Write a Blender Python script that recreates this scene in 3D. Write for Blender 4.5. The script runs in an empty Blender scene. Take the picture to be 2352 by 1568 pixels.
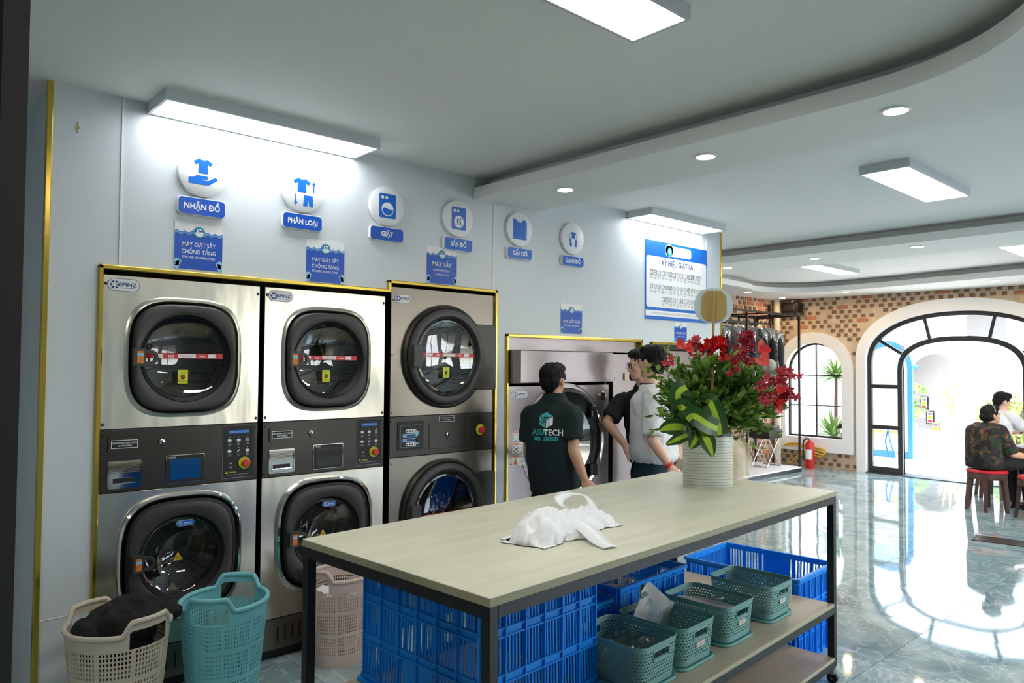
import bpy, bmesh, math, random
from mathutils import Vector, Matrix, noise
PI = math.pi
rnd = random.Random(7)
SC = bpy.context.scene
COL = SC.collection

# ------------------------------------------------------------ camera, sky, sun, exposure
cam = bpy.data.objects.new('camera', bpy.data.cameras.new('camera'))
COL.objects.link(cam)
cam.data.sensor_width = 36.0
cam.data.lens = 26.021
cam.data.clip_start = 0.02
_r, _u, _f = Vector((0.740078, -0.672483, 0.007113)), Vector((-0.027021, -0.019166, 0.999451)), Vector((0.671978, 0.739864, 0.032356))
cam.matrix_world = Matrix(((_r.x, _u.x, -_f.x, 0.0), (_r.y, _u.y, -_f.y, -3.875), (_r.z, _u.z, -_f.z, 1.6), (0, 0, 0, 1)))
SC.camera = cam

world = bpy.data.worlds.new('sky'); SC.world = world
world.use_nodes = True
wn = world.node_tree.nodes; wl = world.node_tree.links
sky = wn.new('ShaderNodeTexSky')
sky.sky_type = 'NISHITA'; sky.sun_disc = False
sky.sun_elevation = math.radians(58); sky.sun_rotation = math.radians(200)
sky.air_density = 1.0; sky.dust_density = 2.0
hs = wn.new('ShaderNodeHueSaturation'); hs.inputs['Saturation'].default_value = 0.55
wl.new(sky.outputs[0], hs.inputs['Color']); wl.new(hs.outputs[0], wn['Background'].inputs[0])
wn['Background'].inputs[1].default_value = 1.7
sun = bpy.data.objects.new('sun', bpy.data.lights.new('sun', 'SUN')); COL.objects.link(sun)
sun.data.energy = 4.5; sun.data.angle = math.radians(0.6); sun.data.color = (1.0, 0.95, 0.87)
sun.rotation_euler = (math.radians(-30), math.radians(3), 0)

LAMP = 21.0         # brightness of the LED panels
SC.view_settings.view_transform = 'Standard'
SC.view_settings.look = 'None'
SC.view_settings.exposure = 0.2
SC.view_settings.gamma = 1.0
SC.view_settings.use_curve_mapping = False

# ------------------------------------------------------------ helpers
def lin(c):
    return tuple(((x / 255.0 + 0.055) / 1.055) ** 2.4 if x / 255.0 > 0.04045 else x / 255.0 / 12.92 for x in c)

class NT:
    def __init__(s, name):
        s.m = bpy.data.materials.new(name); s.m.use_nodes = True
        s.t = s.m.node_tree; s.n = s.t.nodes; s.l = s.t.links
        s.b = s.n['Principled BSDF']; s.out = s.n['Material Output']
    def new(s, kind, **kw):
        n = s.n.new(kind)
        for k, v in kw.items():
            if k in n.inputs: n.inputs[k].default_value = v
            else: setattr(n, k, v)
        return n
    def link(s, a, b): s.l.new(a, b)

def mat(name, c, rough=0.5, metal=0.0, bump=0.0, bscale=40.0, var=0.0, vscale=6.0, spec=None, emit=None, estr=1.0, stretch=None, sss=0.0, coat=0.0, bdist=0.01):
    """principled material from an sRGB colour, with optional colour variation and bump noise"""
    k = NT(name); b = k.b
    col = lin(c)
    b.inputs['Base Color'].default_value = (*col, 1)
    b.inputs['Roughness'].default_value = rough
    b.inputs['Metallic'].default_value = metal
    if spec is not None: b.inputs['Specular IOR Level'].default_value = spec
    if coat: b.inputs['Coat Weight'].default_value = coat
    if emit is not None:
        b.inputs['Emission Color'].default_value = (*lin(emit), 1); b.inputs['Emission Strength'].default_value = estr
    if sss:
        b.inputs['Subsurface Weight'].default_value = sss; b.inputs['Subsurface Radius'].default_value = (0.02, 0.008, 0.004)
    if var or bump:
        tc = k.new('ShaderNodeTexCoord'); mp = k.new('ShaderNodeMapping'); k.link(tc.outputs['Object'], mp.inputs[0])
        if stretch: mp.inputs['Scale'].default_value = stretch
        if var:
            nz = k.new('ShaderNodeTexNoise', Scale=vscale, Detail=4.0); k.link(mp.outputs[0], nz.inputs['Vector'])
            rp = k.new('ShaderNodeValToRGB')
            rp.color_ramp.elements[0].position = 0.3; rp.color_ramp.elements[1].position = 0.7
            rp.color_ramp.elements[0].color = (*[max(0, x * (1 - var)) for x in col], 1)
            rp.color_ramp.elements[1].color = (*[min(1, x * (1 + var)) for x in col], 1)
            k.link(nz.outputs[0], rp.inputs[0]); k.link(rp.outputs[0], b.inputs['Base Color'])
        if bump:
            nb = k.new('ShaderNodeTexNoise', Scale=bscale, Detail=3.0); k.link(mp.outputs[0], nb.inputs['Vector'])
            bp = k.new('ShaderNodeBump', Strength=bump, Distance=bdist); k.link(nb.outputs[0], bp.inputs['Height']); k.link(bp.outputs[0], b.inputs['Normal'])
    return k.m

def clear(name, tint=(1, 1, 1), gloss=0.06, grough=0.0, edge=0.35, bump=0.0, bscale=20.0):
    """thin see-through sheet: transparent, with a glossy share that grows at grazing angles"""
    k = NT(name); k.n.remove(k.b)
    tr = k.new('ShaderNodeBsdfTransparent'); tr.inputs[0].default_value = (*tint, 1)
    gl = k.new('ShaderNodeBsdfGlossy'); gl.inputs['Roughness'].default_value = grough
    lw = k.new('ShaderNodeLayerWeight', Blend=edge)
    mm = k.new('ShaderNodeMapRange'); mm.inputs['To Min'].default_value = gloss; mm.inputs['To Max'].default_value = min(1.0, gloss + 0.75)
    k.link(lw.outputs['Facing'], mm.inputs['Value'])
    mx = k.new('ShaderNodeMixShader'); k.link(mm.outputs[0], mx.inputs[0]); k.link(tr.outputs[0], mx.inputs[1]); k.link(gl.outputs[0], mx.inputs[2])
    if bump:
        nb = k.new('ShaderNodeTexNoise', Scale=bscale, Detail=2.0)
        tc = k.new('ShaderNodeTexCoord'); k.link(tc.outputs['Object'], nb.inputs['Vector'])
        bp = k.new('ShaderNodeBump', Strength=bump, Distance=0.02); k.link(nb.outputs[0], bp.inputs['Height'])
        k.link(bp.outputs[0], gl.inputs['Normal']); k.link(bp.outputs[0], lw.inputs['Normal'])
    k.link(mx.outputs[0], k.out.inputs[0])
    return k.m

class MB:
    """collects geometry and links it as ONE mesh object"""
    def __init__(s, T=None): s.v = []; s.f = []; s.m = []; s.mats = []; s.T = T
    def mi(s, mt):
        if mt not in s.mats: s.mats.append(mt)
        return s.mats.index(mt)
    def add(s, verts, faces, mt, T=None):
        b = len(s.v); M = s.T if T is None else (T if s.T is None else s.T @ T)
        s.v += [tuple(M @ Vector(p)) if M else tuple(p) for p in verts]
        i = s.mi(mt)
        for f in faces: s.f.append(tuple(b + j for j in f)); s.m.append(i)
        return s
    def box(s, x0, x1, y0, y1, z0, z1, mt, T=None):
        v = [(x, y, z) for z in (z0, z1) for y in (y0, y1) for x in (x0, x1)]
        return s.add(v, [(0, 2, 3, 1), (4, 5, 7, 6), (0, 1, 5, 4), (2, 6, 7, 3), (0, 4, 6, 2), (1, 3, 7, 5)], mt, T)
    def loft(s, rings, mt, cap0=False, cap1=False, closed=True, T=None):
        n = len(rings[0]); v = [p for r in rings for p in r]; f = []
        for i in range(len(rings) - 1):
            for j in range(n if closed else n - 1):
                a = i * n + j; b = i * n + (j + 1) % n
                f.append((a, b, b + n, a + n))
        if cap0: f.append(tuple(reversed(range(n))))
        if cap1: f.append(tuple(range((len(rings) - 1) * n, len(rings) * n)))
        return s.add(v, f, mt, T)
    def tube(s, pts, r, mt, seg=8, closed=False, T=None):
        pts = [Vector(p) for p in pts]; rings = []; up = None
        n = len(pts)
        for i, p in enumerate(pts):
            if closed: d = pts[(i + 1) % n] - pts[i - 1]
            else: d = pts[min(i + 1, n - 1)] - pts[max(i - 1, 0)]
            if d.length < 1e-9: d = Vector((0, 0, 1))
            d.normalize()
            if up is None: up = Vector((0, 0, 1)) if abs(d.z) < 0.9 else Vector((1, 0, 0))
            a = d.cross(up)
            if a.length < 1e-6: a = d.cross(Vector((0.3, 1, 0.2)))
            a.normalize(); up = a.cross(d).normalized()
            rr = r[i] if isinstance(r, (list, tuple)) else r
            rings.append([p + a * math.cos(t) * rr + up * math.sin(t) * rr for t in [2 * PI * k / seg for k in range(seg)]])
        if closed: rings.append(rings[0])
        return s.loft(rings, mt, not closed, not closed, T=T)
    def cyl(s, p0, p1, r, mt, seg=16, r1=None, T=None): return s.tube([p0, p1], [r, r if r1 is None else r1], mt, seg, T=T)
    def prism(s, pts, d, mt, T=None):
        """polygon (3-D points, counter-clockwise seen from the side it faces) extruded by vector d backwards"""
        n = len(pts); d = Vector(d); v = [Vector(p) for p in pts] + [Vector(p) + d for p in pts]
        f = [tuple(range(n)), tuple(reversed(range(n, 2 * n)))] + [(i, i + n, (i + 1) % n + n, (i + 1) % n) for i in range(n)]
        return s.add(v, f, mt, T)
    def ell(s, c, r, mt, seg=16, rin=10, T=None):
        v = [(c[0], c[1], c[2] - r[2])]; f = []
        for i in range(1, rin):
            a = -PI / 2 + PI * i / rin
            for j in range(seg):
                t = 2 * PI * j / seg
                v.append((c[0] + r[0] * math.cos(a) * math.cos(t), c[1] + r[1] * math.cos(a) * math.sin(t), c[2] + r[2] * math.sin(a)))
        v.append((c[0], c[1], c[2] + r[2])); L = len(v) - 1
        for j in range(seg):
            f.append((0, 1 + (j + 1) % seg, 1 + j))
            f.append((L, 1 + (rin - 2) * seg + j, 1 + (rin - 2) * seg + (j + 1) % seg))
            for i in range(rin - 2):
                a = 1 + i * seg + j; b = 1 + i * seg + (j + 1) % seg
                f.append((a, b, b + seg, a + seg))
        return s.add(v, f, mt, T)
    def text(s, body, x, z, h, mt, y=0.0, align='CENTER', bold=0.0, T=None, wid=1.0, space=1.0):
        """lettering in the XZ plane facing -Y, cap height h, baseline centred at x, z"""
        v, f = glyphs(body, align, bold, space)
        k = h / 0.70
        return s.add([(x + p[0] * k * wid, y, z + p[1] * k) for p in v], f, mt, T)
    def build(s, name, parent=None, smooth=True, ang=40, world=False, bevel=0.0, bseg=2):
        me = bpy.data.meshes.new(name); me.from_pydata(s.v, [], s.f)
        for m in s.mats: me.materials.append(m)
        if len(s.mats) > 1: me.polygons.foreach_set('material_index', s.m)
        if smooth:
            me.polygons.foreach_set('use_smooth', [True] * len(me.polygons)); me.set_sharp_from_angle(angle=math.radians(ang))
        me.update()
        o = bpy.data.objects.new(name, me); COL.objects.link(o)
        if bevel:
            b = o.modifiers.new('bevel', 'BEVEL'); b.width = bevel; b.segments = bseg; b.limit_method = 'ANGLE'; b.angle_limit = math.radians(50)
        if parent is not None: attach(o, parent, world)
        return o

_gl = {}
def glyphs(body, align, bold, space):
    key = (body, align, bold, space)
    if key not in _gl:
        c = bpy.data.curves.new('lettering', 'FONT'); c.body = body.replace('\u0110', '\u00d0'); c.align_x = align; c.size = 1.0; c.offset = bold; c.resolution_u = 3; c.space_character = space
        o = bpy.data.objects.new('lettering', c); COL.objects.link(o)
        dg = bpy.context.evaluated_depsgraph_get()
        me = bpy.data.meshes.new_from_object(o.evaluated_get(dg))
        _gl[key] = ([(v.co.x, v.co.y) for v in me.vertices], [tuple(p.vertices) for p in me.polygons])
        bpy.data.objects.remove(o); bpy.data.curves.remove(c); bpy.data.meshes.remove(me)
    return _gl[key]

def wm(o):
    M = o.matrix_basis
    return wm(o.parent) @ o.matrix_parent_inverse @ M if o.parent else M.copy()
def attach(o, parent, world=False):
    o.parent = parent
    o.matrix_parent_inverse = wm(parent).inverted() if world else Matrix()
def tag(o, label=None, cat=None, group=None, kind=None):
    for k, v in (('label', label), ('category', cat), ('group', group), ('kind', kind)):
        if v: o[k] = v
    return o
def thing(name, label, cat, loc=(0, 0, 0), rz=0.0, group=None):
    o = bpy.data.objects.new(name, None); COL.objects.link(o); o.empty_display_size = 0.1
    o.location = loc; o.rotation_euler = (0, 0, rz)
    return tag(o, label, cat, group)
def struct(o): o['kind'] = 'structure'; return o
def dup(o, loc=None, rz=None, label=None, parent=None):
    c = o.copy(); COL.objects.link(c)
    if parent is not None: c.parent = parent
    if loc is not None: c.location = loc
    if rz is not None: c.rotation_euler = (0, 0, rz)
    if label: c['label'] = label
    for ch in [x for x in list(bpy.data.objects) if x.parent == o]: dup(ch, parent=c)
    return c
def put(name, mesh, parent, M=None):
    o = bpy.data.objects.new(name, mesh); COL.objects.link(o)
    if M is not None: o.matrix_basis = M
    if parent is not None: o.parent = parent
    return o

def ring(cx, cz, rx, rz, n, y, N=64):
    """super-ellipse ring in the XZ plane at depth y"""
    out = []
    for i in range(N):
        t = 2 * PI * i / N; c, q = math.cos(t), math.sin(t)
        if n >= 50:
            k = max(abs(c), abs(q)); out.append((cx + rx * c / k, y, cz + rz * q / k))
        else:
            out.append((cx + rx * math.copysign(abs(c) ** (2.0 / n), c), y, cz + rz * math.copysign(abs(q) ** (2.0 / n), q)))
    return out
def rrect(x0, x1, z0, z1, r, k=4):
    """rounded rectangle outline, counter-clockwise in (a, b)"""
    out = []
    for cx, cz, a0 in ((x1 - r, z0 + r, -PI / 2), (x1 - r, z1 - r, 0), (x0 + r, z1 - r, PI / 2), (x0 + r, z0 + r, PI)):
        for i in range(k + 1):
            a = a0 + PI / 2 * i / k; out.append((cx + r * math.cos(a), cz + r * math.sin(a)))
    return out
def disc(cx, cz, r, n=24): return [(cx + r * math.cos(2 * PI * i / n), cz + r * math.sin(2 * PI * i / n)) for i in range(n)]
def xz(pts, y): return [(a, y, b) for a, b in pts]
def flat(mb, pts, y, mt, d=0.0006, T=None):
    """thin printed shape facing -Y"""
    return mb.prism(xz(pts, y), (0, d, 0), mt, T)
def arch(yc, hw, z0, zs, rise, n=24, p=2.0):
    """arch outline (y, z) from bottom right up and over to bottom left"""
    pts = [(yc + hw, z0)]
    for i in range(n + 1):
        t = PI * i / n; c, q = math.cos(t), math.sin(t)
        pts.append((yc + hw * math.copysign(abs(c) ** (2.0 / p), c), zs + rise * abs(q) ** (2.0 / p)))
    pts.append((yc - hw, z0))
    return pts
def grid_sheet(name, us, vs, fn, hole, mt, thick, parent=None, wrap=False, smooth=True):
    """sheet with punched holes: one connected mesh given its thickness by Solidify"""
    nu, nv = len(us), len(vs); verts = [fn(u, v) for v in vs for u in us]; f = []
    for j in range(nv - 1):
        for i in range(nu if wrap else nu - 1):
            if hole(i, j): continue
            a = j * nu + i; b = j * nu + (i + 1) % nu
            f.append((a, b, b + nu, a + nu))
    m = MB(); m.add(verts, f, mt); o = m.build(name, parent, False)
    bm = bmesh.new(); bm.from_mesh(o.data); bmesh.ops.delete(bm, geom=[v for v in bm.verts if not v.link_faces], context='VERTS'); bm.to_mesh(o.data); bm.free()
    sd = o.modifiers.new('solid', 'SOLIDIFY'); sd.thickness = thick; sd.offset = 0
    return o
def remeshed(name, mb, voxel, parent=None, smooth=4, disp=None, world=True):
    """closed pieces fused into one continuous surface"""
    src = mb.build(name, None, False)
    r = src.modifiers.new('r', 'REMESH'); r.mode = 'VOXEL'; r.voxel_size = voxel; r.use_smooth_shade = True
    if smooth:
        q = src.modifiers.new('s', 'SMOOTH'); q.iterations = smooth; q.factor = 0.5
    dg = bpy.context.evaluated_depsgraph_get()
    me = bpy.data.meshes.new_from_object(src.evaluated_get(dg)); me.name = name
    bpy.data.objects.remove(src)
    if disp:
        me.calc_loop_triangles(); vs = [v.co + v.normal * disp(v.co, v.normal) for v in me.vertices]
        for v, c in zip(me.vertices, vs): v.co = c
    if not me.materials:
        for m in mb.mats: me.materials.append(m)
    me.polygons.foreach_set('use_smooth', [True] * len(me.polygons))
    o = bpy.data.objects.new(name, me); COL.objects.link(o)
    if parent is not None: attach(o, parent, world)
    return o

# ------------------------------------------------------------ materials
def plast(name, c, rough, trans):
    """thin moulded plastic that lets some light through"""
    k = NT(name); k.b.inputs['Base Color'].default_value = (*lin(c), 1); k.b.inputs['Roughness'].default_value = rough
    tl_ = k.new('ShaderNodeBsdfTranslucent'); tl_.inputs[0].default_value = (*lin(c), 1)
    mx = k.new('ShaderNodeMixShader'); mx.inputs[0].default_value = trans
    k.link(k.b.outputs[0], mx.inputs[1]); k.link(tl_.outputs[0], mx.inputs[2]); k.link(mx.outputs[0], k.out.inputs[0]); return k.m
M_wall = mat('wall_paint', (212, 220, 226), 0.45, bump=0.03, bscale=60)
M_ceil = mat('ceiling_paint', (238, 238, 234), 0.7, bump=0.03, bscale=90)
M_plaster = mat('white_plaster', (244, 243, 244), 0.75, bump=0.15, bscale=25)
M_gold = mat('brushed_gold', (214, 184, 84), 0.22, 1.0, bump=0.05, bscale=30)
M_steel = mat('stainless_steel', (224, 220, 206), 0.25, 1.0, bump=0.35, bscale=4.0, bdist=0.02, stretch=(1, 1, 0.3))
M_steel2 = mat('brushed_steel', (132, 126, 116), 0.32, 1.0, bump=0.04, bscale=60, stretch=(1, 1, 0.05))
M_steel3 = mat('grey_brushed_steel', (166, 158, 160), 0.36, 1.0, bump=0.04, bscale=3)
M_chrome = mat('chrome', (225, 225, 222), 0.07, 1.0)
M_band = mat('dark_coated_steel', (66, 63, 60), 0.36, 0.75, bump=0.02, bscale=80)
M_darkplast = mat('charcoal_plastic', (58, 57, 57), 0.42, bump=0.03, bscale=300)
M_blackplast = mat('black_plastic', (16, 16, 17), 0.3)
M_rubber = mat('black_rubber', (12, 12, 12), 0.55)
M_black = mat('black_painted_steel', (16, 16, 16), 0.38)
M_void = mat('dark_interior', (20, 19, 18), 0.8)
M_white = mat('white_plastic', (236, 238, 240), 0.4)
M_fixture = mat('white_lamp_housing', (205, 210, 214), 0.45)
M_blue = mat('blue_print', (8, 104, 205), 0.35)
M_blue2 = mat('deep_blue_print', (4, 82, 190), 0.3)
M_navy = mat('navy_print', (16, 60, 130), 0.4)
M_pblue = mat('pale_blue_print', (150, 205, 240), 0.4)
M_teal = mat('teal_print', (50, 175, 175), 0.5)
M_wprint = mat('white_print', (240, 243, 246), 0.4)
M_gprint = mat('grey_print', (150, 152, 156), 0.5)
M_red = mat('red_print', (222, 48, 52), 0.45)
M_yel = mat('yellow_print', (218, 226, 40), 0.45)
M_amber = mat('amber_print', (238, 196, 40), 0.45)
M_orange = mat('orange_print', (224, 128, 44), 0.5)
M_kprint = mat('black_print', (14, 14, 14), 0.5)
M_glassd = clear('smoked_glass', (0.55, 0.56, 0.56), 0.05, 0.0, 0.3)
M_glassw = clear('window_glass', (0.96, 0.98, 0.98), 0.03, 0.0, 0.25)
M_film = clear('clear_plastic_film', (0.95, 0.97, 1.0), 0.26, 0.16, 0.5, bump=0.9, bscale=14)
M_film2 = clear('thin_clear_bag', (0.94, 0.94, 0.94), 0.1, 0.1, 0.5, bump=0.9, bscale=18)
M_emit = mat('lit_diffuser', (255, 255, 255), 0.5, emit=(255, 246, 235), estr=LAMP)
M_emitd = mat('lit_downlight', (255, 255, 255), 0.5, emit=(255, 244, 226), estr=LAMP * 2.2)
M_emitw = mat('warm_lit_downlight', (255, 255, 255), 0.5, emit=(255, 222, 166), estr=LAMP * 9.0)
M_emitl = mat('lit_wall_diffuser', (255, 255, 255), 0.5, emit=(250, 252, 252), estr=LAMP * 0.45)
M_screen = mat('lit_screen_blue', (5, 20, 50), 0.15, emit=(2, 62, 110), estr=0.55)
M_screen0 = mat('grey_screen', (62, 62, 64), 0.1)
M_basb = plast('beige_plastic', (226, 218, 200), 0.45, 0.25)
M_bast = plast('turquoise_plastic', (136, 214, 222), 0.4, 0.2)
M_basp = plast('pale_pink_plastic', (236, 216, 208), 0.45, 0.25)
M_crate = plast('blue_crate_plastic', (16, 158, 255), 0.36, 0.2)
M_bin = plast('sage_green_plastic', (138, 186, 180), 0.45, 0.2)
M_tray = mat('mint_tray_plastic', (128, 196, 192), 0.35)
M_cloth = mat('black_cloth', (17, 18, 20), 0.9, bump=0.3, bscale=300)
M_bagw = mat('white_bag_plastic', (236, 240, 244), 0.35, sss=0.0, bump=0.25, bscale=26)
M_tan = mat('tan_cardboard', (186, 160, 98), 0.8)
M_pbl = mat('pale_blue_foam', (214, 232, 236), 0.7)
M_skin = mat('skin', (205, 158, 128), 0.5, sss=0.08, var=0.06, vscale=14)
M_skin2 = mat('fair_skin', (222, 178, 152), 0.5, sss=0.08, var=0.05, vscale=14)
M_hair = mat('black_hair', (12, 11, 12), 0.62, spec=0.25, bump=0.7, bscale=140, stretch=(1, 1, 0.2))
M_hair2 = mat('dark_brown_hair', (24, 19, 18), 0.62, spec=0.25, bump=0.7, bscale=140, stretch=(1, 1, 0.2))
M_polo = mat('dark_green_polo_cloth', (12, 33, 36), 0.85, bump=0.25, bscale=260)
M_polo2 = mat('black_polo_cloth', (14, 22, 25), 0.85, bump=0.25, bscale=260)
M_tee = mat('white_cotton', (222, 224, 226), 0.85, bump=0.25, bscale=200)
M_trs = mat('black_trousers_cloth', (14, 14, 16), 0.85, bump=0.2, bscale=200)
M_trt = mat('dark_teal_trousers_cloth', (4, 46, 58), 0.85, bump=0.2, bscale=200)
M_trk = mat('khaki_trousers_cloth', (196, 160, 108), 0.85, bump=0.2, bscale=200)
M_watch = mat('orange_red_strap', (218, 62, 30), 0.5)
M_wood = mat('dark_stained_wood', (78, 48, 38), 0.42, var=0.25, vscale=12, stretch=(1, 1, 0.15))
M_redcush = mat('red_vinyl', (206, 30, 44), 0.4)
M_leafs = [plast('leaf_green', (110, 152, 60), 0.42, 0.35), plast('dark_leaf_green', (78, 120, 46), 0.42, 0.35), plast('light_leaf_green', (156, 186, 90), 0.42, 0.35)]
M_strap = mat('deep_green_leaf', (34, 74, 24), 0.35)
M_strapl = mat('lime_leaf_stripe', (158, 188, 44), 0.35)
M_stem = mat('stem_green', (76, 96, 44), 0.6)
M_fred = mat('bright_red_petal', (214, 22, 24), 0.4, var=0.15, vscale=30)
M_fdk = mat('crimson_petal', (160, 20, 38), 0.45, var=0.25, vscale=30)
M_fpk = mat('rose_pink_petal', (200, 60, 78), 0.45, var=0.2, vscale=30)
M_fco = mat('coral_petal', (236, 88, 78), 0.45)
def veil(name, c, a):
    k = NT(name); k.b.inputs['Base Color'].default_value = (*lin(c), 1); k.b.inputs['Roughness'].default_value = 0.8; k.b.inputs['Alpha'].default_value = a; return k.m
M_tulle = veil('cream_tulle', (240, 230, 204), 0.36)
M_alu = mat('grey_metal_tube', (190, 188, 184), 0.25, 1.0)
M_ext = mat('red_enamel', (205, 40, 38), 0.3)
M_yelhose = mat('yellow_hose', (222, 186, 40), 0.5)
M_pipe = mat('cream_pipe', (228, 218, 196), 0.5)
M_navyframe = mat('blue_painted_frame', (34, 104, 160), 0.5)
M_easel = mat('pine_wood', (222, 190, 128), 0.6, var=0.12, vscale=14)
M_paper = mat('white_board', (238, 240, 244), 0.6)
M_pot = mat('white_glaze', (240, 240, 238), 0.3)
M_palm = mat('palm_green', (96, 130, 62), 0.5, var=0.25, vscale=9)
M_dry = mat('dried_leaf', (226, 204, 142), 0.7, var=0.2, vscale=12)
M_strip = mat('dark_brown_gloss', (44, 34, 30), 0.28)

def tile_mat():
    k = NT('teal_marble_tile'); b = k.b
    tc = k.new('ShaderNodeTexCoord'); oi = k.new('ShaderNodeObjectInfo')
    ad = k.new('ShaderNodeVectorMath', operation='MULTIPLY_ADD'); ad.inputs[1].default_value = (13.0, 17.0, 0.0)
    k.link(oi.outputs['Random'], ad.inputs[0]); k.link(tc.outputs['Object'], ad.inputs[2])
    n1 = k.new('ShaderNodeTexNoise', Scale=2.2, Detail=6.0, Distortion=1.4); k.link(ad.outputs[0], n1.inputs['Vector'])
    r1 = k.new('ShaderNodeValToRGB'); e = r1.color_ramp.elements
    e[0].position = 0.3; e[0].color = (*lin((112, 140, 146)), 1); e[1].position = 0.72; e[1].color = (*lin((172, 192, 194)), 1)
    k.link(n1.outputs[0], r1.inputs[0])
    n2 = k.new('ShaderNodeTexNoise', Scale=3.2, Detail=5.0, Distortion=2.2); k.link(ad.outputs[0], n2.inputs['Vector'])
    r2 = k.new('ShaderNodeValToRGB'); e = r2.color_ramp.elements
    e[0].position = 0.47; e[0].color = (0, 0, 0, 1); e[1].position = 0.5; e[1].color = (0.6, 0.6, 0.6, 1)
    x = e.new(0.53); x.color = (0, 0, 0, 1)
    k.link(n2.outputs[0], r2.inputs[0])
    mx = k.new('ShaderNodeMix', data_type='RGBA'); mx.inputs[7].default_value = (*lin((206, 222, 222)), 1)
    k.link(r2.outputs[0], mx.inputs[0]); k.link(r1.outputs[0], mx.inputs[6]); k.link(mx.outputs[2], b.inputs['Base Color'])
    b.inputs['Roughness'].default_value = 0.045; b.inputs['Specular IOR Level'].default_value = 0.75
    n3 = k.new('ShaderNodeTexNoise', Scale=1.6, Detail=1.0); k.link(ad.outputs[0], n3.inputs['Vector'])
    bp = k.new('ShaderNodeBump', Strength=0.06, Distance=0.05); k.link(n3.outputs[0], bp.inputs['Height']); k.link(bp.outputs[0], b.inputs['Normal'])
    return k.m
M_tile = tile_mat()
M_grout = mat('grout', (120, 140, 144), 0.8)

def wood_mat(name, c1, c2, rough=0.4):
    k = NT(name); b = k.b
    tc = k.new('ShaderNodeTexCoord'); mp = k.new('ShaderNodeMapping'); mp.inputs['Scale'].default_value = (1.2, 9.0, 9.0); k.link(tc.outputs['Object'], mp.inputs[0])
    n = k.new('ShaderNodeTexNoise', Scale=2.2, Detail=6.0, Distortion=0.6); k.link(mp.outputs[0], n.inputs['Vector'])
    r = k.new('ShaderNodeValToRGB'); r.color_ramp.elements[0].position = 0.35; r.color_ramp.elements[1].position = 0.65
    r.color_ramp.elements[0].color = (*lin(c1), 1); r.color_ramp.elements[1].color = (*lin(c2), 1)
    k.link(n.outputs[0], r.inputs[0]); k.link(r.outputs[0], b.inputs['Base Color']); b.inputs['Roughness'].default_value = rough
    return k.m
M_top = wood_mat('pale_wood_laminate', (206, 206, 182), (217, 217, 196), 0.38)
M_edge = mat('laminate_edge', (176, 168, 138), 0.5)
M_shelf = wood_mat('beige_shelf_laminate', (196, 176, 152), (206, 188, 164), 0.4)

def drum_mat():
    k = NT('perforated_drum_steel'); b = k.b
    tc = k.new('ShaderNodeTexCoord'); v = k.new('ShaderNodeTexVoronoi', Scale=44.0, Randomness=0.0); k.link(tc.outputs['Object'], v.inputs['Vector'])
    r = k.new('ShaderNodeValToRGB'); r.color_ramp.elements[0].position = 0.3; r.color_ramp.elements[0].color = (0.01, 0.01, 0.01, 1)
    r.color_ramp.elements[1].position = 0.34; r.color_ramp.elements[1].color = (0.62, 0.6, 0.56, 1)
    k.link(v.outputs['Distance'], r.inputs[0]); k.link(r.outputs[0], b.inputs['Base Color'])
    b.inputs['Metallic'].default_value = 0.9; b.inputs['Roughness'].default_value = 0.28
    return k.m
M_drum = drum_mat()

def camo_mat():
    k = NT('camouflage_cloth'); b = k.b
    tc = k.new('ShaderNodeTexCoord'); n = k.new('ShaderNodeTexNoise', Scale=11.0, Detail=1.0); k.link(tc.outputs['Object'], n.inputs['Vector'])
    r = k.new('ShaderNodeValToRGB'); r.color_ramp.interpolation = 'CONSTANT'; e = r.color_ramp.elements
    e[0].position = 0.0; e[0].color = (*lin((26, 52, 34)), 1); e[1].position = 0.40; e[1].color = (*lin((34, 28, 28)), 1)
    for p, c in ((0.53, (92, 56, 38)), (0.58, (30, 62, 38)), (0.67, (150, 74, 52))): x = e.new(p); x.color = (*lin(c), 1)
    k.link(n.outputs[0], r.inputs[0]); k.link(r.outputs[0], b.inputs['Base Color']); b.inputs['Roughness'].default_value = 0.85
    return k.m
M_camo = camo_mat()

def brick_mat(name, dark, light):
    k = NT(name); b = k.b
    oi = k.new('ShaderNodeObjectInfo'); tc = k.new('ShaderNodeTexCoord')
    n = k.new('ShaderNodeTexNoise', Scale=9.0, Detail=3.0); k.link(tc.outputs['Object'], n.inputs['Vector'])
    r = k.new('ShaderNodeValToRGB'); r.color_ramp.elements[0].position = 0.35; r.color_ramp.elements[1].position = 0.65
    r.color_ramp.elements[0].color = (*lin(dark), 1); r.color_ramp.elements[1].color = (*lin(light), 1)
    k.link(n.outputs[0], r.inputs[0]); k.link(r.outputs[0], b.inputs['Base Color']); b.inputs['Roughness'].default_value = 0.9
    return k.m
M_brickd = brick_mat('dark_brick', (120, 88, 74), (146, 110, 90))
M_bricko = brick_mat('orange_brick', (180, 112, 84), (198, 130, 100))
M_mortar = mat('sandy_mortar', (212, 190, 164), 0.95, var=0.12, vscale=7, bump=0.3, bscale=60)
M_court = mat('pale_terrace_paving', (226, 222, 214), 0.7)
M_cwall = mat('white_courtyard_wall', (238, 238, 238), 0.8)
M_sill = mat('dark_threshold', (52, 56, 60), 0.4)

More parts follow.
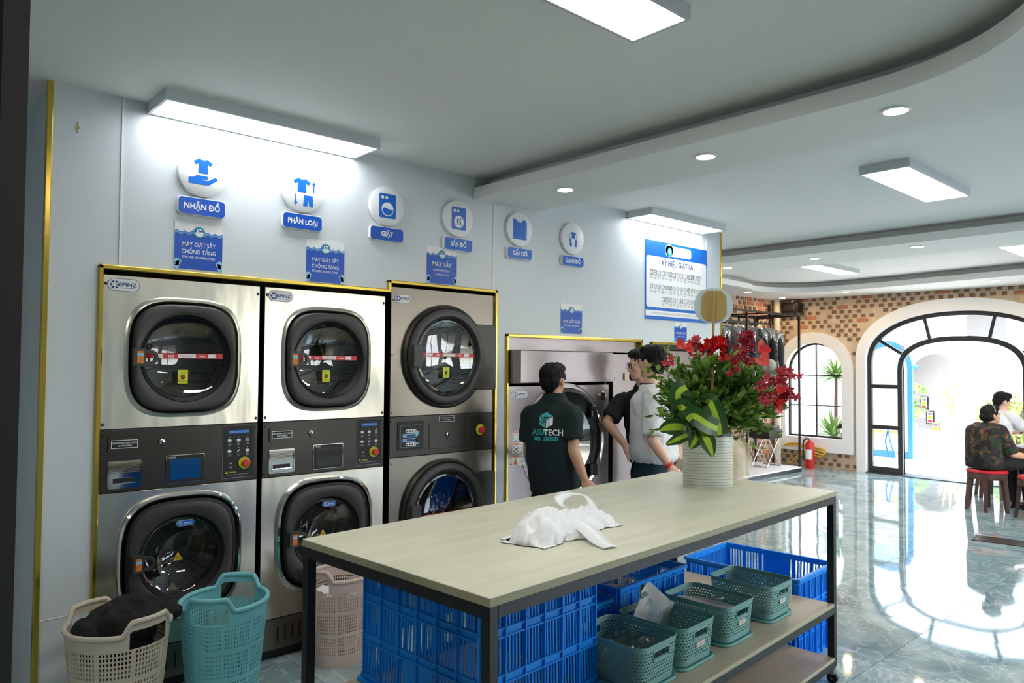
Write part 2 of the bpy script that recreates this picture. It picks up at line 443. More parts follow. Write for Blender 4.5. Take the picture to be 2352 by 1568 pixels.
def stripe_mat():
    """vase glaze: cream with fine grey hand-drawn rings"""
    k = NT('cream_glaze_with_grey_lines'); b = k.b
    tc = k.new('ShaderNodeTexCoord'); sp = k.new('ShaderNodeSeparateXYZ'); k.link(tc.outputs['Object'], sp.inputs[0])
    n = k.new('ShaderNodeTexNoise', Scale=9.0, Detail=1.0); k.link(tc.outputs['Object'], n.inputs['Vector'])
    m1 = k.new('ShaderNodeMath', operation='MULTIPLY_ADD'); m1.inputs[1].default_value = 0.006; k.link(n.outputs[0], m1.inputs[0]); k.link(sp.outputs['Z'], m1.inputs[2])
    m2 = k.new('ShaderNodeMath', operation='MULTIPLY'); m2.inputs[1].default_value = 66.0; k.link(m1.outputs[0], m2.inputs[0])
    m3 = k.new('ShaderNodeMath', operation='FRACT'); k.link(m2.outputs[0], m3.inputs[0])
    r = k.new('ShaderNodeValToRGB'); e = r.color_ramp.elements
    e[0].position = 0.0; e[0].color = (*lin((74, 76, 72)), 1); e[1].position = 0.17; e[1].color = (*lin((222, 224, 212)), 1)
    k.link(m3.outputs[0], r.inputs[0]); k.link(r.outputs[0], b.inputs['Base Color']); b.inputs['Roughness'].default_value = 0.3
    return k.m
M_vase = stripe_mat()

# ------------------------------------------------------------ the room
CZ = 2.877; BZ = 2.727
fl = struct(MB().box(-4, 11.9, -7, 2.6, -0.12, -0.006, M_grout).build('floor', None, False))
TS = 0.8
tile_me = None
for i in range(-5, 15):
    for j in range(-8, 3):
        x, y = i * TS + 0.25, j * TS + 0.2
        if not (-3.9 < x < 11.75 and -6.6 < y < 2.4): continue
        if -0.6 < x < 6 and y > 0.3: continue
        w = min(TS, 11.75 - x + 0.0)
        if tile_me is None:
            t = MB().box(0, TS - 0.003, 0, TS - 0.003, -0.02, 0.0, M_tile).build('tile', fl, False); tile_me = t.data; t.location = (x, y, 0)
        else:
            put('tile', tile_me, fl, Matrix.Translation((x, y, 0)) @ Matrix.Diagonal((w / TS, 1, 1, 1)))

ce = struct(MB().box(-4, 11.9, -7, 2.6, CZ, CZ + 0.15, M_ceil).build('ceiling', None, False))
def arc(cx, cy, r, a0, a1, n=14): return [(cx + r * math.cos(a0 + (a1 - a0) * k / n), cy + r * math.sin(a0 + (a1 - a0) * k / n)) for k in range(n + 1)]
def inset(path, d):
    """path moved sideways by d (to its left is positive)"""
    out = []
    for i, p in enumerate(path):
        a = Vector(path[max(i - 1, 0)]); b = Vector(path[min(i + 1, len(path) - 1)]); t = (b - a).normalized()
        out.append((p[0] - t.y * d, p[1] + t.x * d))
    return out
def drop(path, outer, side):
    """lowered ceiling: plate under BZ, core behind the open slot, upstand lip along the path"""
    def poly(pts, z0, z1, nm):
        m = MB(); n = len(pts)
        bm = bmesh.new(); vs = [bm.verts.new((p[0], p[1], z0)) for p in pts]; es = [bm.edges.new((vs[i], vs[(i + 1) % n])) for i in range(n)]
        bmesh.ops.triangle_fill(bm, edges=es, use_beauty=True)
        bm.verts.index_update(); v = [tuple(x.co) for x in bm.verts]; f = [tuple(x.index for x in q.verts) for q in bm.faces]; bm.free()
        m.add(v, f, M_ceil); m.add([(a, b, z1) for a, b, _ in v], f, M_ceil)
        m.add([(p[0], p[1], z) for z in (z0, z1) for p in pts], [(i, (i + 1) % n, n + (i + 1) % n, n + i) for i in range(n)], M_ceil)
        o = m.build(nm, ce, False); return o
    poly(path + outer, BZ, BZ + 0.016, 'soffit')
    poly(inset(path, 0.13 * side) + outer, BZ + 0.016, CZ - 0.001, 'soffit_core')
    q = inset(path, 0.016 * side); n = len(path)
    lip = MB(); po = inset(path, -0.003 * side); lip.loft([[(*p, BZ - 0.001) for p in q], [(*p, BZ - 0.001) for p in po], [(*p, BZ + 0.076) for p in po], [(*p, BZ + 0.076) for p in q], [(*p, BZ + 0.016) for p in q]], M_ceil, closed=False)
    lip.build('cove_lip', ce)
p1 = [(3.16, -0.004), (3.16, -1.2), (3.16, -2.4)] + arc(2.36, -2.6, 0.8, 0, -PI / 2) + [(1.5, -3.4), (-3.99, -3.4)]
drop(p1, [(-3.99, -6.6), (3.75, -6.6), (3.75, -0.004)], 1)
p2 = [(7.1, 2.4), (7.1, 0.0), (7.1, -6.5)]
drop(p2, [(7.95, -6.5), (7.95, 2.4)], 1)
p3 = [(7.951, 1.52), (8.8, 1.6), (9.7, 1.68)] + arc(10.0, 0.98, 0.8, PI * 0.56, 0.1) + [(10.75, 0.3), (10.45, -1.5), (10.3, -3.0), (10.3, -6.5)]
drop(p3, [(11.74, -6.5), (11.74, 2.4), (7.951, 2.4)], 1)
MB().box(6.25, 7.1, 1.3, 2.4, BZ, CZ - 0.001, M_ceil).build('soffit', ce, False)

# machine wall: front sheets around the two openings, a solid end and back
wl_ = struct(MB().box(0.679, 6.2, 1.5, 1.58, 0, CZ, M_wall).build('wall_left', None, False))
m = MB()
for a in ((0.679, 0.893, 0, CZ), (0.893, 2.488, 2.052, CZ), (2.488, 3.361, 2.108, CZ), (3.361, 3.463, 0, CZ), (3.463, 4.985, 1.812, CZ), (4.985, 5.11, 0, CZ), (5.11, 6.05, 1.80, CZ), (6.05, 6.2, 0, CZ)):
    m.box(a[0], a[1], 0, 0.03, a[2], a[3], M_wall)
m.build('wall_panel', wl_, False)
MB().box(0.679, 0.70, 0.03, 1.5, 0, CZ, M_wall).build('end_panel', wl_, False)
MB().box(6.18, 6.2, 0.03, 1.5, 0, CZ, M_wall).build('end_panel', wl_, False)
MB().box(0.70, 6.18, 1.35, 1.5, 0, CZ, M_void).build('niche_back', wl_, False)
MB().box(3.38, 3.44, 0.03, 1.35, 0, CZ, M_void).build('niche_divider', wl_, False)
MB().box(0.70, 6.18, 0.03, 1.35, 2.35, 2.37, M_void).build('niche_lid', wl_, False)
for xs, z0, z1 in ((0.979, 2.06, CZ), (3.337, 2.11, 2.72), (5.958, 1.82, CZ)):
    MB().box(xs - 0.004, xs + 0.004, -0.004, 0.001, z0, z1, M_white).build('joint_strip', wl_, False)
MB().box(0.69, 0.89, -0.003, 0.001, 0.446, 0.449, M_white).build('joint_strip', wl_, False)
m = MB(); m.box(0.781, 0.800, -0.003, 0.001, 2.683, 2.69, M_easel); m.box(0.788, 0.793, -0.003, 0.001, 2.662, 2.715, M_easel); m.build('tape_mark', wl_, False)
def goldpath(name, pts, w=0.022, d=0.018):
    """gold angle strip along an opening, in the wall plane; pts run around the opening"""
    m = MB()
    for (xa, za), (xb, zb) in zip(pts, pts[1:]):
        if abs(xa - xb) < 1e-6: m.box(xa - w / 2, xa + w / 2, -d, 0.03, min(za, zb), max(za, zb) + w / 2, M_gold)
        else: m.box(min(xa, xb) - w / 2, max(xa, xb) + w / 2, -d, 0.03, za - w / 2, za + w / 2, M_gold)
    return struct(m.build(name, None, False, bevel=0.004, bseg=1))
goldpath('trim_1', [(0.900, 0.0), (0.900, 2.052), (2.492, 2.052), (2.492, 2.110), (3.358, 2.110), (3.358, 0.0)])
goldpath('trim_2', [(3.468, 0.0), (3.468, 1.812), (4.980, 1.812), (4.980, 0.0)])
goldpath('trim_3', [(5.115, 0.0), (5.115, 1.80), (6.05, 1.80), (6.05, 0.0)])
struct(MB().box(0.664, 0.688, -0.012, 0.02, 0, CZ, M_gold).build('trim_4', None, False, bevel=0.003, bseg=1))
struct(MB().box(6.192, 6.21, -0.012, 0.02, 0, CZ, M_gold).build('trim_5', None, False, bevel=0.003, bseg=1))
# gold-edged door in the end of the block, seen at the far left
d = struct(MB().box(0.660, 0.678, 0.62, 1.42, 0, 2.02, M_wall).build('door_1', None, False))
m = MB(); m.box(0.652, 0.66, 0.60, 0.62, 0, 2.04, M_gold); m.box(0.652, 0.66, 1.42, 1.44, 0, 2.04, M_gold); m.box(0.652, 0.66, 0.60, 1.44, 2.02, 2.04, M_gold); m.build('gold_edge', d, False)
# black door jamb close to the camera on the left
struct(MB(Matrix.Translation((0.251537, -2.07712, 0)) @ Matrix.Rotation(math.radians(47), 4, 'Z')).box(-0.04, 0.04, 0.0, 0.08, 0, CZ, mat('matt_black_paint', (7, 8, 9), 0.9)).build('door_2', None, False))

# back, right and end walls
struct(MB().box(-4.1, -4, -7, 2.6, 0, CZ, M_wall).build('wall_back', None, False))
wr = MB(); wr.box(-4, 11.97, -6.72, -6.6, 0, 0.35, M_wall); wr.box(-4, 11.97, -6.72, -6.6, 2.45, CZ, M_wall)
for x in (-4, 6.3, 8.7, 11.1): wr.box(x, x + (0.87 if x > 10 else 8.4 if x < 0 else 0.5), -6.72, -6.6, 0.35, 2.45, M_wall)
struct(wr.build('wall_right', None, False))
for n_, x in enumerate((4.4, 6.8, 9.2)):  # unseen windows, added to bring more daylight into the room
    x1 = x + 1.9
    w_ = MB(); w_.box(x, x1, -6.68, -6.64, 0.35, 0.39, M_black); w_.box(x, x1, -6.68, -6.64, 2.41, 2.45, M_black); w_.box(x, x + 0.04, -6.68, -6.64, 0.39, 2.41, M_black); w_.box(x1 - 0.04, x1, -6.68, -6.64, 0.39, 2.41, M_black); w_.box((x + x1) / 2 - 0.02, (x + x1) / 2 + 0.02, -6.68, -6.64, 0.39, 2.41, M_black)
    w_ = struct(w_.build('window_%d' % (n_ + 2), None, False))
    for a, b in ((x + 0.04, (x + x1) / 2 - 0.02), ((x + x1) / 2 + 0.02, x1 - 0.04)): MB().add([(a, -6.66, 0.39), (b, -6.66, 0.39), (b, -6.66, 2.41), (a, -6.66, 2.41)], [(0, 1, 2, 3)], M_glassw).build('pane', w_, False)
struct(MB().box(-4, 0.66, 1.5, 1.6, 0, CZ, M_wall).build('wall_passage', None, False))

# brick walls
DY, DHW = -0.36, 1.266
WY, WHW = 1.73, 0.47
def arch_z(y, yc, hw, zs, rise, p):
    d = abs(y - yc) / hw
    return None if d >= 1 else zs + rise * (1 - d ** p) ** (1 / p)
wf = MB(); N = 300; y0, y1 = -6.6, 2.5
for i in range(N):
    a = y0 + (y1 - y0) * i / N; b = y0 + (y1 - y0) * (i + 1) / N; c = (a + b) / 2
    zd = arch_z(c, DY, DHW + 0.05, 1.7, 0.76, 2.2); zw = arch_z(c, WY, WHW + 0.05, 1.53, 0.52, 2.0)
    if zd: wf.box(11.75, 11.97, a, b, zd, CZ, M_mortar)
    elif zw: wf.box(11.75, 11.97, a, b, 0, 0.43, M_mortar); wf.box(11.75, 11.97, a, b, zw, CZ, M_mortar)
    else: wf.box(11.75, 11.97, a, b, 0, CZ, M_mortar)
wf = struct(wf.build('wall_far', None, False))
wa = struct(MB().box(6.2, 11.97, 2.4, 2.5, 0, CZ, M_mortar).build('wall_alcove', None, False))
bh = MB().box(-0.012, 0.02, -0.032, 0.032, -0.025, 0.025, M_brickd).build('brick', wf, False); hd_me = bh.data
bo = MB().box(-0.010, 0.02, -0.09, 0.09, -0.026, 0.026, M_bricko).build('brick', wf, False); st_me = bo.data
bh.location = (11.75, -1.2, 2.68); bo.location = (11.75, -1.5, 2.68)
spots = []
z = 0.06; row = 0
while z < 2.72:
    y = -2.6 + (0.07 if row % 2 else 0)
    while y < 2.36:
        st = rnd.random() < 0.10
        w = 0.205 if st else 0.072
        yc = y + w / 2
        inside = False
        for yy in (yc - w / 2 - 0.01, yc + w / 2 + 0.01):
            zo = arch_z(yy, DY, DHW + 0.13, 1.72, 0.90, 2.2); zw = arch_z(yy, WY, WHW + 0.16, 1.54, 0.66, 2.0)
            if zo and z < zo: inside = True
            if zw and 0.22 < z < zw: inside = True
        if not inside and rnd.random() < 0.86: spots.append((yc + rnd.uniform(-0.008, 0.008), z + rnd.uniform(-0.004, 0.004), st, rnd.uniform(0.85, 1.1)))
        y += w + 0.058
    z += 0.0735; row += 1
far_m = MB(); cnt = 0
spots.sort(key=lambda s: (0 if (s[1] > 1.3 and -1.3 < s[0]) else 1, -s[1]))
for yc, zc, st, sc in spots:
    if cnt < 290:
        o = put('brick', st_me if st else hd_me, wf, Matrix.Translation((11.75, yc, zc)) @ Matrix.Diagonal((1, sc, 1, 1))); cnt += 1
    elif yc > -2.2:
        hw = (0.09 if st else 0.032) * sc
        far_m.box(11.737, 11.77, yc - hw, yc + hw, zc - 0.025, zc + 0.025, M_bricko if st else M_brickd)
tag(far_m.build('bricks', wf, False), kind='stuff')
al = MB(); z = 0.06; row = 0
while z < 2.72:
    x = 8.2 + (0.07 if row % 2 else 0)
    while x < 11.6:
        w = 0.2 if rnd.random() < 0.1 else 0.075
        if rnd.random() < 0.85: al.box(x, x + w, 2.388, 2.41, z - 0.029, z + 0.029, M_bricko if w > 0.1 else M_brickd)
        x += w + 0.06
    z += 0.0735; row += 1
tag(al.build('bricks', wa, False), kind='stuff')

def band(name, inner, outer, x0, x1, mt, bottom=True):
    """flat surround between two outlines (y, z), from x0 (front) to x1"""
    m = MB(); n = len(inner)
    A = [(x0, *p) for p in inner]; B = [(x0, *p) for p in outer]; C_ = [(x1, *p) for p in outer]; D = [(x1, *p) for p in inner]
    m.loft([D, A, B, C_, D], mt, closed=bottom)
    return m.build(name, None, True, 30)
# arched window
wo = arch(WY, 0.635, 0.25, 1.54, 0.635, 28); wi = arch(WY, WHW, 0.47, 1.53, WHW, 28)
struct(band('trim_6', wi, wo, 11.67, 11.9, M_plaster))
wfr = struct(band('window_1', arch(WY, WHW - 0.03, 0.50, 1.53, WHW - 0.03, 28), arch(WY, WHW, 0.47, 1.53, WHW, 28), 11.79, 11.83, M_black))
zt = 1.53 + WHW - 0.03
MB().box(11.795, 11.825, WY - 0.009, WY + 0.009, 0.49, zt, M_black).build('mullion', wfr, False)
for zz in (0.985, 1.478): MB().box(11.795, 11.825, WY - WHW + 0.02, WY + WHW - 0.02, zz - 0.008, zz + 0.008, M_black).build('mullion', wfr, False)
for sgn in (-1, 1):
    for za, zb in ((0.50, 0.977), (0.993, 1.47), (1.486, None)):
        ya, yb = (WY + 0.009, WY + WHW - 0.03) if sgn > 0 else (WY - WHW + 0.03, WY - 0.009)
        if zb: pts = [(ya, za), (yb, za), (yb, zb), (ya, zb)]
        else:
            top = [(WY + sgn * (0.009 + (WHW - 0.04) * k / 10), 1.53 + math.sqrt(max(0.0, (WHW - 0.03) ** 2 - (0.009 + (WHW - 0.04) * k / 10) ** 2))) for k in range(11)]
            pts = [(top[0][0], za), (top[-1][0], za)] + top[::-1]
        MB().add([(11.81, *p) for p in pts], [tuple(range(len(pts)))], M_glassw).build('pane', wfr, False)
# arched doorway: plaster surround, steel frame with fanlight and side lights
struct(band('trim_7', arch(DY, DHW, 0.0, 1.7, 0.72, 40, 2.2), arch(DY, DHW + 0.14, 0.0, 1.72, 0.88, 40, 2.2), 11.68, 11.9, M_plaster, False))
dfr = struct(band('door_3', arch(DY, DHW - 0.06, 0.0, 1.69, 0.67, 40, 2.2), arch(DY, DHW, 0.0, 1.7, 0.72, 40, 2.2), 11.77, 11.83, M_black, False))
ai = arch(DY, 0.765, 0.0, 1.54, 0.455, 30, 2.5); ao = arch(DY, 0.83, 0.0, 1.55, 0.515, 30, 2.5)
b_ = band('inner_arch', ai, ao, 11.77, 11.83, M_black, False); attach(b_, dfr)
def bar(p, q, w=0.022, nm='glazing_bar'):
    p = Vector(p); q = Vector(q); t = (q - p).normalized(); s = Vector((-t.y, t.x)) * w
    MB().prism([(11.775, *(p + s)), (11.775, *(p - s)), (11.775, *(q - s)), (11.775, *(q + s))], (0.05, 0, 0), M_black).build(nm, dfr, False)
for sg in (1, -1):
    bar((DY + sg * 0.375, 2.0), (DY + sg * 0.455, 2.36)); bar((DY + sg * 0.775, 1.82), (DY + sg * 1.14, 2.06))
    for zz in (1.32, 0.70): bar((DY + sg * 0.80, zz), (DY + sg * 1.23, zz), 0.03)
    bar((DY + sg * 0.80, 0.05), (DY + sg * 1.23, 0.05), 0.05)
    for za, zb in ((0.10, 0.67), (0.73, 1.29), (1.35, 1.80)):
        ya, yb = sorted((DY + sg * 0.82, DY + sg * 1.215))
        MB().add([(11.80, ya, za), (11.80, yb, za), (11.80, yb, zb), (11.80, ya, zb)], [(0, 1, 2, 3)], M_glassw).build('pane', dfr, False)
op = arch(DY, DHW - 0.05, 1.70, 1.70, 0.66, 30, 2.2)[1:-1]; ip = arch(DY, 0.82, 1.56, 1.56, 0.50, 30, 2.5)[1:-1]
for a, b in ((0, 6), (6, 12), (12, 19), (19, 25), (25, 30)):
    MB().loft([[(11.80, *op[k]) for k in range(a, b + 1)], [(11.80, *ip[k]) for k in range(a, b + 1)]], M_glassw, closed=False).build('pane', dfr, False)
# open leaf seen edge-on, folded outwards
LT = Matrix.Translation((11.84, 0.412, 0)) @ Matrix.Rotation(math.radians(20), 4, 'Z')
lf = MB(LT); lf.box(0, 0.72, -0.017, 0.017, 0.02, 0.10, M_black); lf.box(0, 0.05, -0.017, 0.017, 0.10, 1.70, M_black); lf.box(0.67, 0.72, -0.017, 0.017, 0.10, 1.95, M_black); lf.box(0.05, 0.67, -0.015, 0.015, 0.68, 0.72, M_black); lf.prism([(0.05, -0.017, 1.66), (0.67, -0.017, 1.91), (0.67, -0.017, 1.95), (0.05, -0.017, 1.70)], (0, 0.034, 0), M_black)
lf = lf.build('door_leaf', dfr, False)
m = MB(LT); m.add([(0.05, 0, 0.1), (0.67, 0, 0.1), (0.67, 0, 1.91), (0.05, 0, 1.66)], [(0, 1, 2, 3)], M_glassw); m.build('pane', lf, False)
struct(MB().box(11.66, 12.0, DY - DHW, DY + DHW, -0.004, 0.012, M_sill).build('trim_8', None, False))

# ------------------------------------------------------------ lamps
def panel_light(x0, x1, y0, y1, label, group=None, em=None):
    t = thing('ceiling_light', label, 'ceiling light', ((x0 + x1) / 2, (y0 + y1) / 2, CZ), 0, group)
    a, b = (x1 - x0) / 2, (y1 - y0) / 2; h = 0.055
    m = MB(); R0 = [(-a, -b), (a, -b), (a, b), (-a, b)]; k = 0.014
    R1 = [(-a + k, -b + k), (a - k, -b + k), (a - k, b - k), (-a + k, b - k)]
    m.loft([[(*p, 0) for p in R0], [(*p, -h) for p in R0], [(*p, -h) for p in R1], [(*p, -h + 0.006) for p in R1]], M_fixture, True)
    m.build('housing', t, False)
    MB().add([(*p, -h + 0.004) for p in R1], [(3, 2, 1, 0)], em or M_emit).build('diffuser', t, False)
panel_light(1.085, 2.24, -0.285, -0.005, 'long white LED light against the wall above the round shirt and hand signs', None, M_emitl)
panel_light(4.79, 5.87, -0.26, -0.005, 'long white LED light against the wall above the laundry symbols poster', None, M_emitl)
panel_light(1.0, 2.19, -2.39, -2.13, 'large white LED ceiling light nearest the camera, cut by the top edge')
panel_light(4.76, 5.90, -2.20, -1.90, 'white LED ceiling light between the two lowered beams, alone on its bay')
panel_light(8.47, 9.75, 0.17, 0.43, 'white LED ceiling light in the far bay nearest the brick corner')
panel_light(8.30, 9.50, -1.92, -1.66, 'white LED ceiling light in the far bay cut by the right edge')
for n_, (x, y) in enumerate(((-1.6, -2.27), (1.6, -5.2), (4.9, -4.9), (8.9, -4.4))):  # panels added out of view as fill light for the room
    panel_light(x - 0.6, x + 0.6, y - 0.14, y + 0.14, 'unseen LED panel added as fill light, ' + ('behind the camera on the left', 'behind the camera on the right', 'over the right half of the room', 'over the far right of the room')[n_])
def downlight(x, y, label, warm=False, group=None):
    t = thing('downlight', label, 'downlight', (x, y, BZ), 0, group)
    m = MB(); m.loft([[(r * math.cos(2 * PI * k / 24), r * math.sin(2 * PI * k / 24), z) for k in range(24)] for r, z in ((0.062, 0.0), (0.062, -0.006), (0.05, -0.008), (0.047, -0.002))], M_white)
    m.build('trim_ring', t)
    MB().add([(0.048 * math.cos(2 * PI * k / 24), 0.048 * math.sin(2 * PI * k / 24), -0.004) for k in range(24)], [tuple(reversed(range(24)))], M_emitw if warm else M_emitd).build('lens', t, False)
for i, (x, y) in enumerate(((3.4, -0.627), (3.4, -1.66), (3.385, -2.63))):
    downlight(x, y, ('round recessed downlight in the near beam closest to the machine wall', 'round recessed downlight in the near beam, second out from the wall', 'round recessed downlight in the near beam farthest from the wall')[i], group='downlights in the near beam')
for i, (x, y) in enumerate(((7.42, 0.672), (7.42, -0.34), (7.35, -1.348))):
    downlight(x, y, ('round downlight in the middle beam beside the gold-edged wall end', 'round downlight in the middle beam above the far LED panel', 'round downlight in the middle beam farthest to the right')[i], group='downlights in the middle beam')
for i, (x, y) in enumerate(((10.04, 1.94), (11.24, 2.016), (11.09, 0.943), (10.96, -0.073), (10.85, -1.07))):
    downlight(x, y, ('round downlight above the clothes rack', 'warm round downlight above the black box in the brick corner', 'warm round downlight between the arched window and the doorway', 'warm round downlight above the left half of the arched doorway', 'warm round downlight at the right above the arched doorway')[i], i > 0, 'downlights along the brick wall')

# ------------------------------------------------------------ laundry machines
def sticker(mb, x0, x1, z0, z1, y, bg, r=0.0):
    mb.prism(xz(rrect(x0, x1, z0, z1, max(r, 0.0008), 3), y), (0, 0.0012, 0), bg)
def logo_plate(parent, x0, x1, z0, z1, y, plate=None, ink=None):
    """pill-shaped maker's plate: six-blade fan and the word beside it"""
    plate = plate or M_white; ink = ink or M_navy
    m = MB(); w, h = x1 - x0, z1 - z0; r = h * 0.48
    m.prism(xz(rrect(x0, x1, z0, z1, r, 6), y), (0, 0.003, 0), ink)
    k = h * 0.035
    m.prism(xz(rrect(x0 + k, x1 - k, z0 + k, z1 - k, r - k, 6), y - 0.0008), (0, 0.002, 0), plate)
    cx, cz, R = x0 + w * 0.215, (z0 + z1) / 2, h * 0.34
    for i in range(6):
        a = PI / 3 * i
        pts = [(R * 0.30, -R * 0.06), (R, -R * 0.36), (R * 0.92, R * 0.40)]
        flat(m, [(cx + p * math.cos(a) - q * math.sin(a), cz + p * math.sin(a) + q * math.cos(a)) for p, q in pts], y - 0.0016, ink)
    m.text('SPINZ', x0 + w * 0.62, cz - h * 0.12, h * 0.30, ink, y - 0.0016, bold=0.02, wid=1.15)
    flat(m, [(x0 + w * 0.36, cz - h * 0.26), (x0 + w * 0.84, cz - h * 0.26), (x0 + w * 0.84, cz - h * 0.23), (x0 + w * 0.36, cz - h * 0.23)], y - 0.0016, ink)
    return m.build('logo_plate', parent, False)
def shell(parent, x0, x1, y1, z0, z1, mt):
    """cabinet sides, top, back and floor, open to the front"""
    m = MB(); k = 0.004; y0 = 0.03
    m.box(x0, x0 + k, y0, y1, z0, z1, mt); m.box(x1 - k, x1, y0, y1, z0, z1, mt); m.box(x0 + k, x1 - k, y0, y1, z1 - k, z1, mt); m.box(x0 + k, x1 - k, y0, y1, z0, z0 + k, mt); m.box(x0 + k, x1 - k, y1 - k, y1, z0, z1, M_void)
    return m.build('cabinet', parent, False)
def tape(parent, x0, x1, zc, y, h=0.024):
    m = MB(); w = x1 - x0
    sticker(m, x0, x1, zc - h / 2, zc + h / 2, y, M_red)
    for a, b in ((0.09, 0.21), (0.40, 0.635), (0.80, 0.90)): flat(m, [(x0 + w * a, zc - h * 0.4), (x0 + w * b, zc - h * 0.4), (x0 + w * b, zc + h * 0.4), (x0 + w * a, zc + h * 0.4)], y - 0.0007, M_wprint)
    m.text('WARRANTY VOID IF REMOVED', x0 + w * 0.517, zc + h * 0.05, h * 0.17, M_gprint, y - 0.0014); m.text('DO NOT REMOVE', x0 + w * 0.517, zc - h * 0.26, h * 0.17, M_gprint, y - 0.0014)
    m.text('\u2039\u2039\u2039', x0 + w * 0.31, zc - h * 0.28, h * 0.62, M_wprint, y - 0.0007, bold=0.03, wid=1.5); m.text('\u203a\u203a\u203a', x0 + w * 0.72, zc - h * 0.28, h * 0.62, M_wprint, y - 0.0007, bold=0.03, wid=1.5)
    return m.build('warning_tape', parent, False)
def hot_label(parent, cx, cz, y, w=0.049, h=0.068):
    m = MB(); sticker(m, cx - w / 2, cx + w / 2, cz - h / 2, cz + h / 2, y, M_yel)
    m.text('WARNING', cx, cz + h * 0.28, h * 0.08, M_gprint, y - 0.001); m.text('HOT SURFACE', cx, cz - h * 0.38, h * 0.08, M_kprint, y - 0.001)
    flat(m, disc(cx, cz - h * 0.06, h * 0.14, 12), y - 0.001, M_kprint)
    for k in range(4): flat(m, [(cx + (-0.13 + 0.075 * k) * h, cz), (cx + (-0.09 + 0.075 * k) * h, cz), (cx + (-0.09 + 0.075 * k) * h, cz + h * 0.17), (cx + (-0.13 + 0.075 * k) * h, cz + h * 0.17)], y - 0.001, M_kprint)
    flat(m, [(cx - h * 0.2, cz - h * 0.22), (cx - h * 0.17, cz - h * 0.25), (cx + h * 0.2, cz + h * 0.16), (cx + h * 0.17, cz + h * 0.19)], y - 0.0018, M_red)
    return m.build('hot_surface_label', parent, False)
def tri_label(parent, cx, cz, y, s=0.05):
    m = MB(); flat(m, [(cx - s * 0.5, cz - s * 0.42), (cx + s * 0.5, cz - s * 0.42), (cx, cz + s * 0.46)], y, M_kprint)
    flat(m, [(cx - s * 0.46, cz - s * 0.40), (cx + s * 0.46, cz - s * 0.40), (cx, cz + s * 0.42)], y - 0.0008, M_amber)
    for k in (-1, 0, 1):
        x = cx + k * s * 0.11
        m.tube([(x, y - 0.0012, cz - s * 0.24), (x + s * 0.04, y - 0.0012, cz - s * 0.14), (x - s * 0.03, y - 0.0012, cz - s * 0.02), (x + s * 0.02, y - 0.0012, cz + s * 0.1)], s * 0.02, M_kprint, 4)
    return m.build('hot_triangle_label', parent, False)
def d_handle(parent, x0, x1, zc, h, y):
    """flat grip block with an open D-shaped ring on its right"""
    o = MB(); w = x1 - x0; xb = x0 + w * 0.45
    o.prism(xz(rrect(x0, xb, zc - h / 2, zc + h / 2, h * 0.08, 3), y - 0.030), (0, 0.030, 0), M_darkplast)
    R = h / 2; pts = [(xb - 0.004, zc + R - 0.008)] + [(x1 - R + (R - 0.008) * math.sin(t), zc + (R - 0.008) * math.cos(t)) for t in [PI * k / 10 for k in range(11)]] + [(xb - 0.004, zc - R + 0.008)]
    a = [(p[0], p[1]) for p in pts]; q = [(p[0] + (0.0 if i in (0, 12) else -0.015 * math.sin(PI * (i - 1) / 10)), p[1] - 0.015 * math.cos(PI * (min(max(i - 1, 0), 10)) / 10)) for i, p in enumerate(pts)]
    o.loft([[(x, y - 0.008, z) for x, z in a], [(x, y - 0.028, z) for x, z in a], [(x, y - 0.028, z) for x, z in q], [(x, y - 0.008, z) for x, z in q], [(x, y - 0.008, z) for x, z in a]], M_darkplast, closed=False)
    xl, xr = x0 + w * 0.13, x0 + w * 0.37; zb, zt = zc - h * 0.34, zc + h * 0.34
    flat(o, [(xl, zb), (xr, zb), (xr, zc + h * 0.05), (xl, zc + h * 0.05)], y - 0.0308, M_orange)
    flat(o, [(xl, zc + h * 0.05), (xr, zc + h * 0.05), (xr, zc + h * 0.22), (xl, zc + h * 0.22)], y - 0.0308, M_pblue)
    flat(o, [(xl, zc + h * 0.22), (xr, zc + h * 0.22), (xr, zt), (xl, zt)], y - 0.0308, M_orange)
    return o.build('handle', parent, False)
def drum(parent, cx, cz, r, depth, y):
    m = MB(); n = 48
    m.loft([ring(cx, cz, r, r, 2, y, n), ring(cx, cz, r * 1.12, r * 1.12, 2, y + 0.03, n), ring(cx, cz, r * 1.12, r * 1.12, 2, y + depth * 0.3, n)], M_drum)
    m.loft([ring(cx, cz, r * 1.12, r * 1.12, 2, y + depth * 0.3, n), ring(cx, cz, r * 1.08, r * 1.08, 2, y + depth * 0.34, n), ring(cx, cz, r * 1.08, r * 1.08, 2, y + depth * 0.40, n), ring(cx, cz, r * 1.12, r * 1.12, 2, y + depth * 0.44, n)], M_chrome)
    m.loft([ring(cx, cz, r * 1.12, r * 1.12, 2, y + depth * 0.44, n), ring(cx, cz, r * 1.1, r * 1.1, 2, y + depth, n)], M_drum)
    m.loft([ring(cx, cz, r * 1.1, r * 1.1, 2, y + depth, n), ring(cx, cz, r * 0.5, r * 0.5, 2, y + depth + 0.01, n)], M_steel2, cap1=True)
    for k in range(3):
        a = 0.5 + 2 * PI * k / 3; c, s = math.cos(a), math.sin(a)
        m.prism([(cx + r * 1.1 * math.cos(a + d), y + 0.03, cz + r * 1.1 * math.sin(a + d)) for d in (-0.16, 0.16)] + [(cx + r * 0.85 * c, y + 0.06, cz + r * 0.85 * s)], (0, depth * 0.9, 0), M_steel2)
    return m.build('drum', parent)
def rivets(parent, pts, y, mt, r=0.008):
    for x, z in pts:
        m = MB(); m.loft([ring(x, z, r, r, 2, y, 12), ring(x, z, r * 0.8, r * 0.8, 2, y - 0.003, 12), ring(x, z, r * 0.3, r * 0.3, 2, y - 0.004, 12)], mt, cap1=True); m.build('rivet', parent)
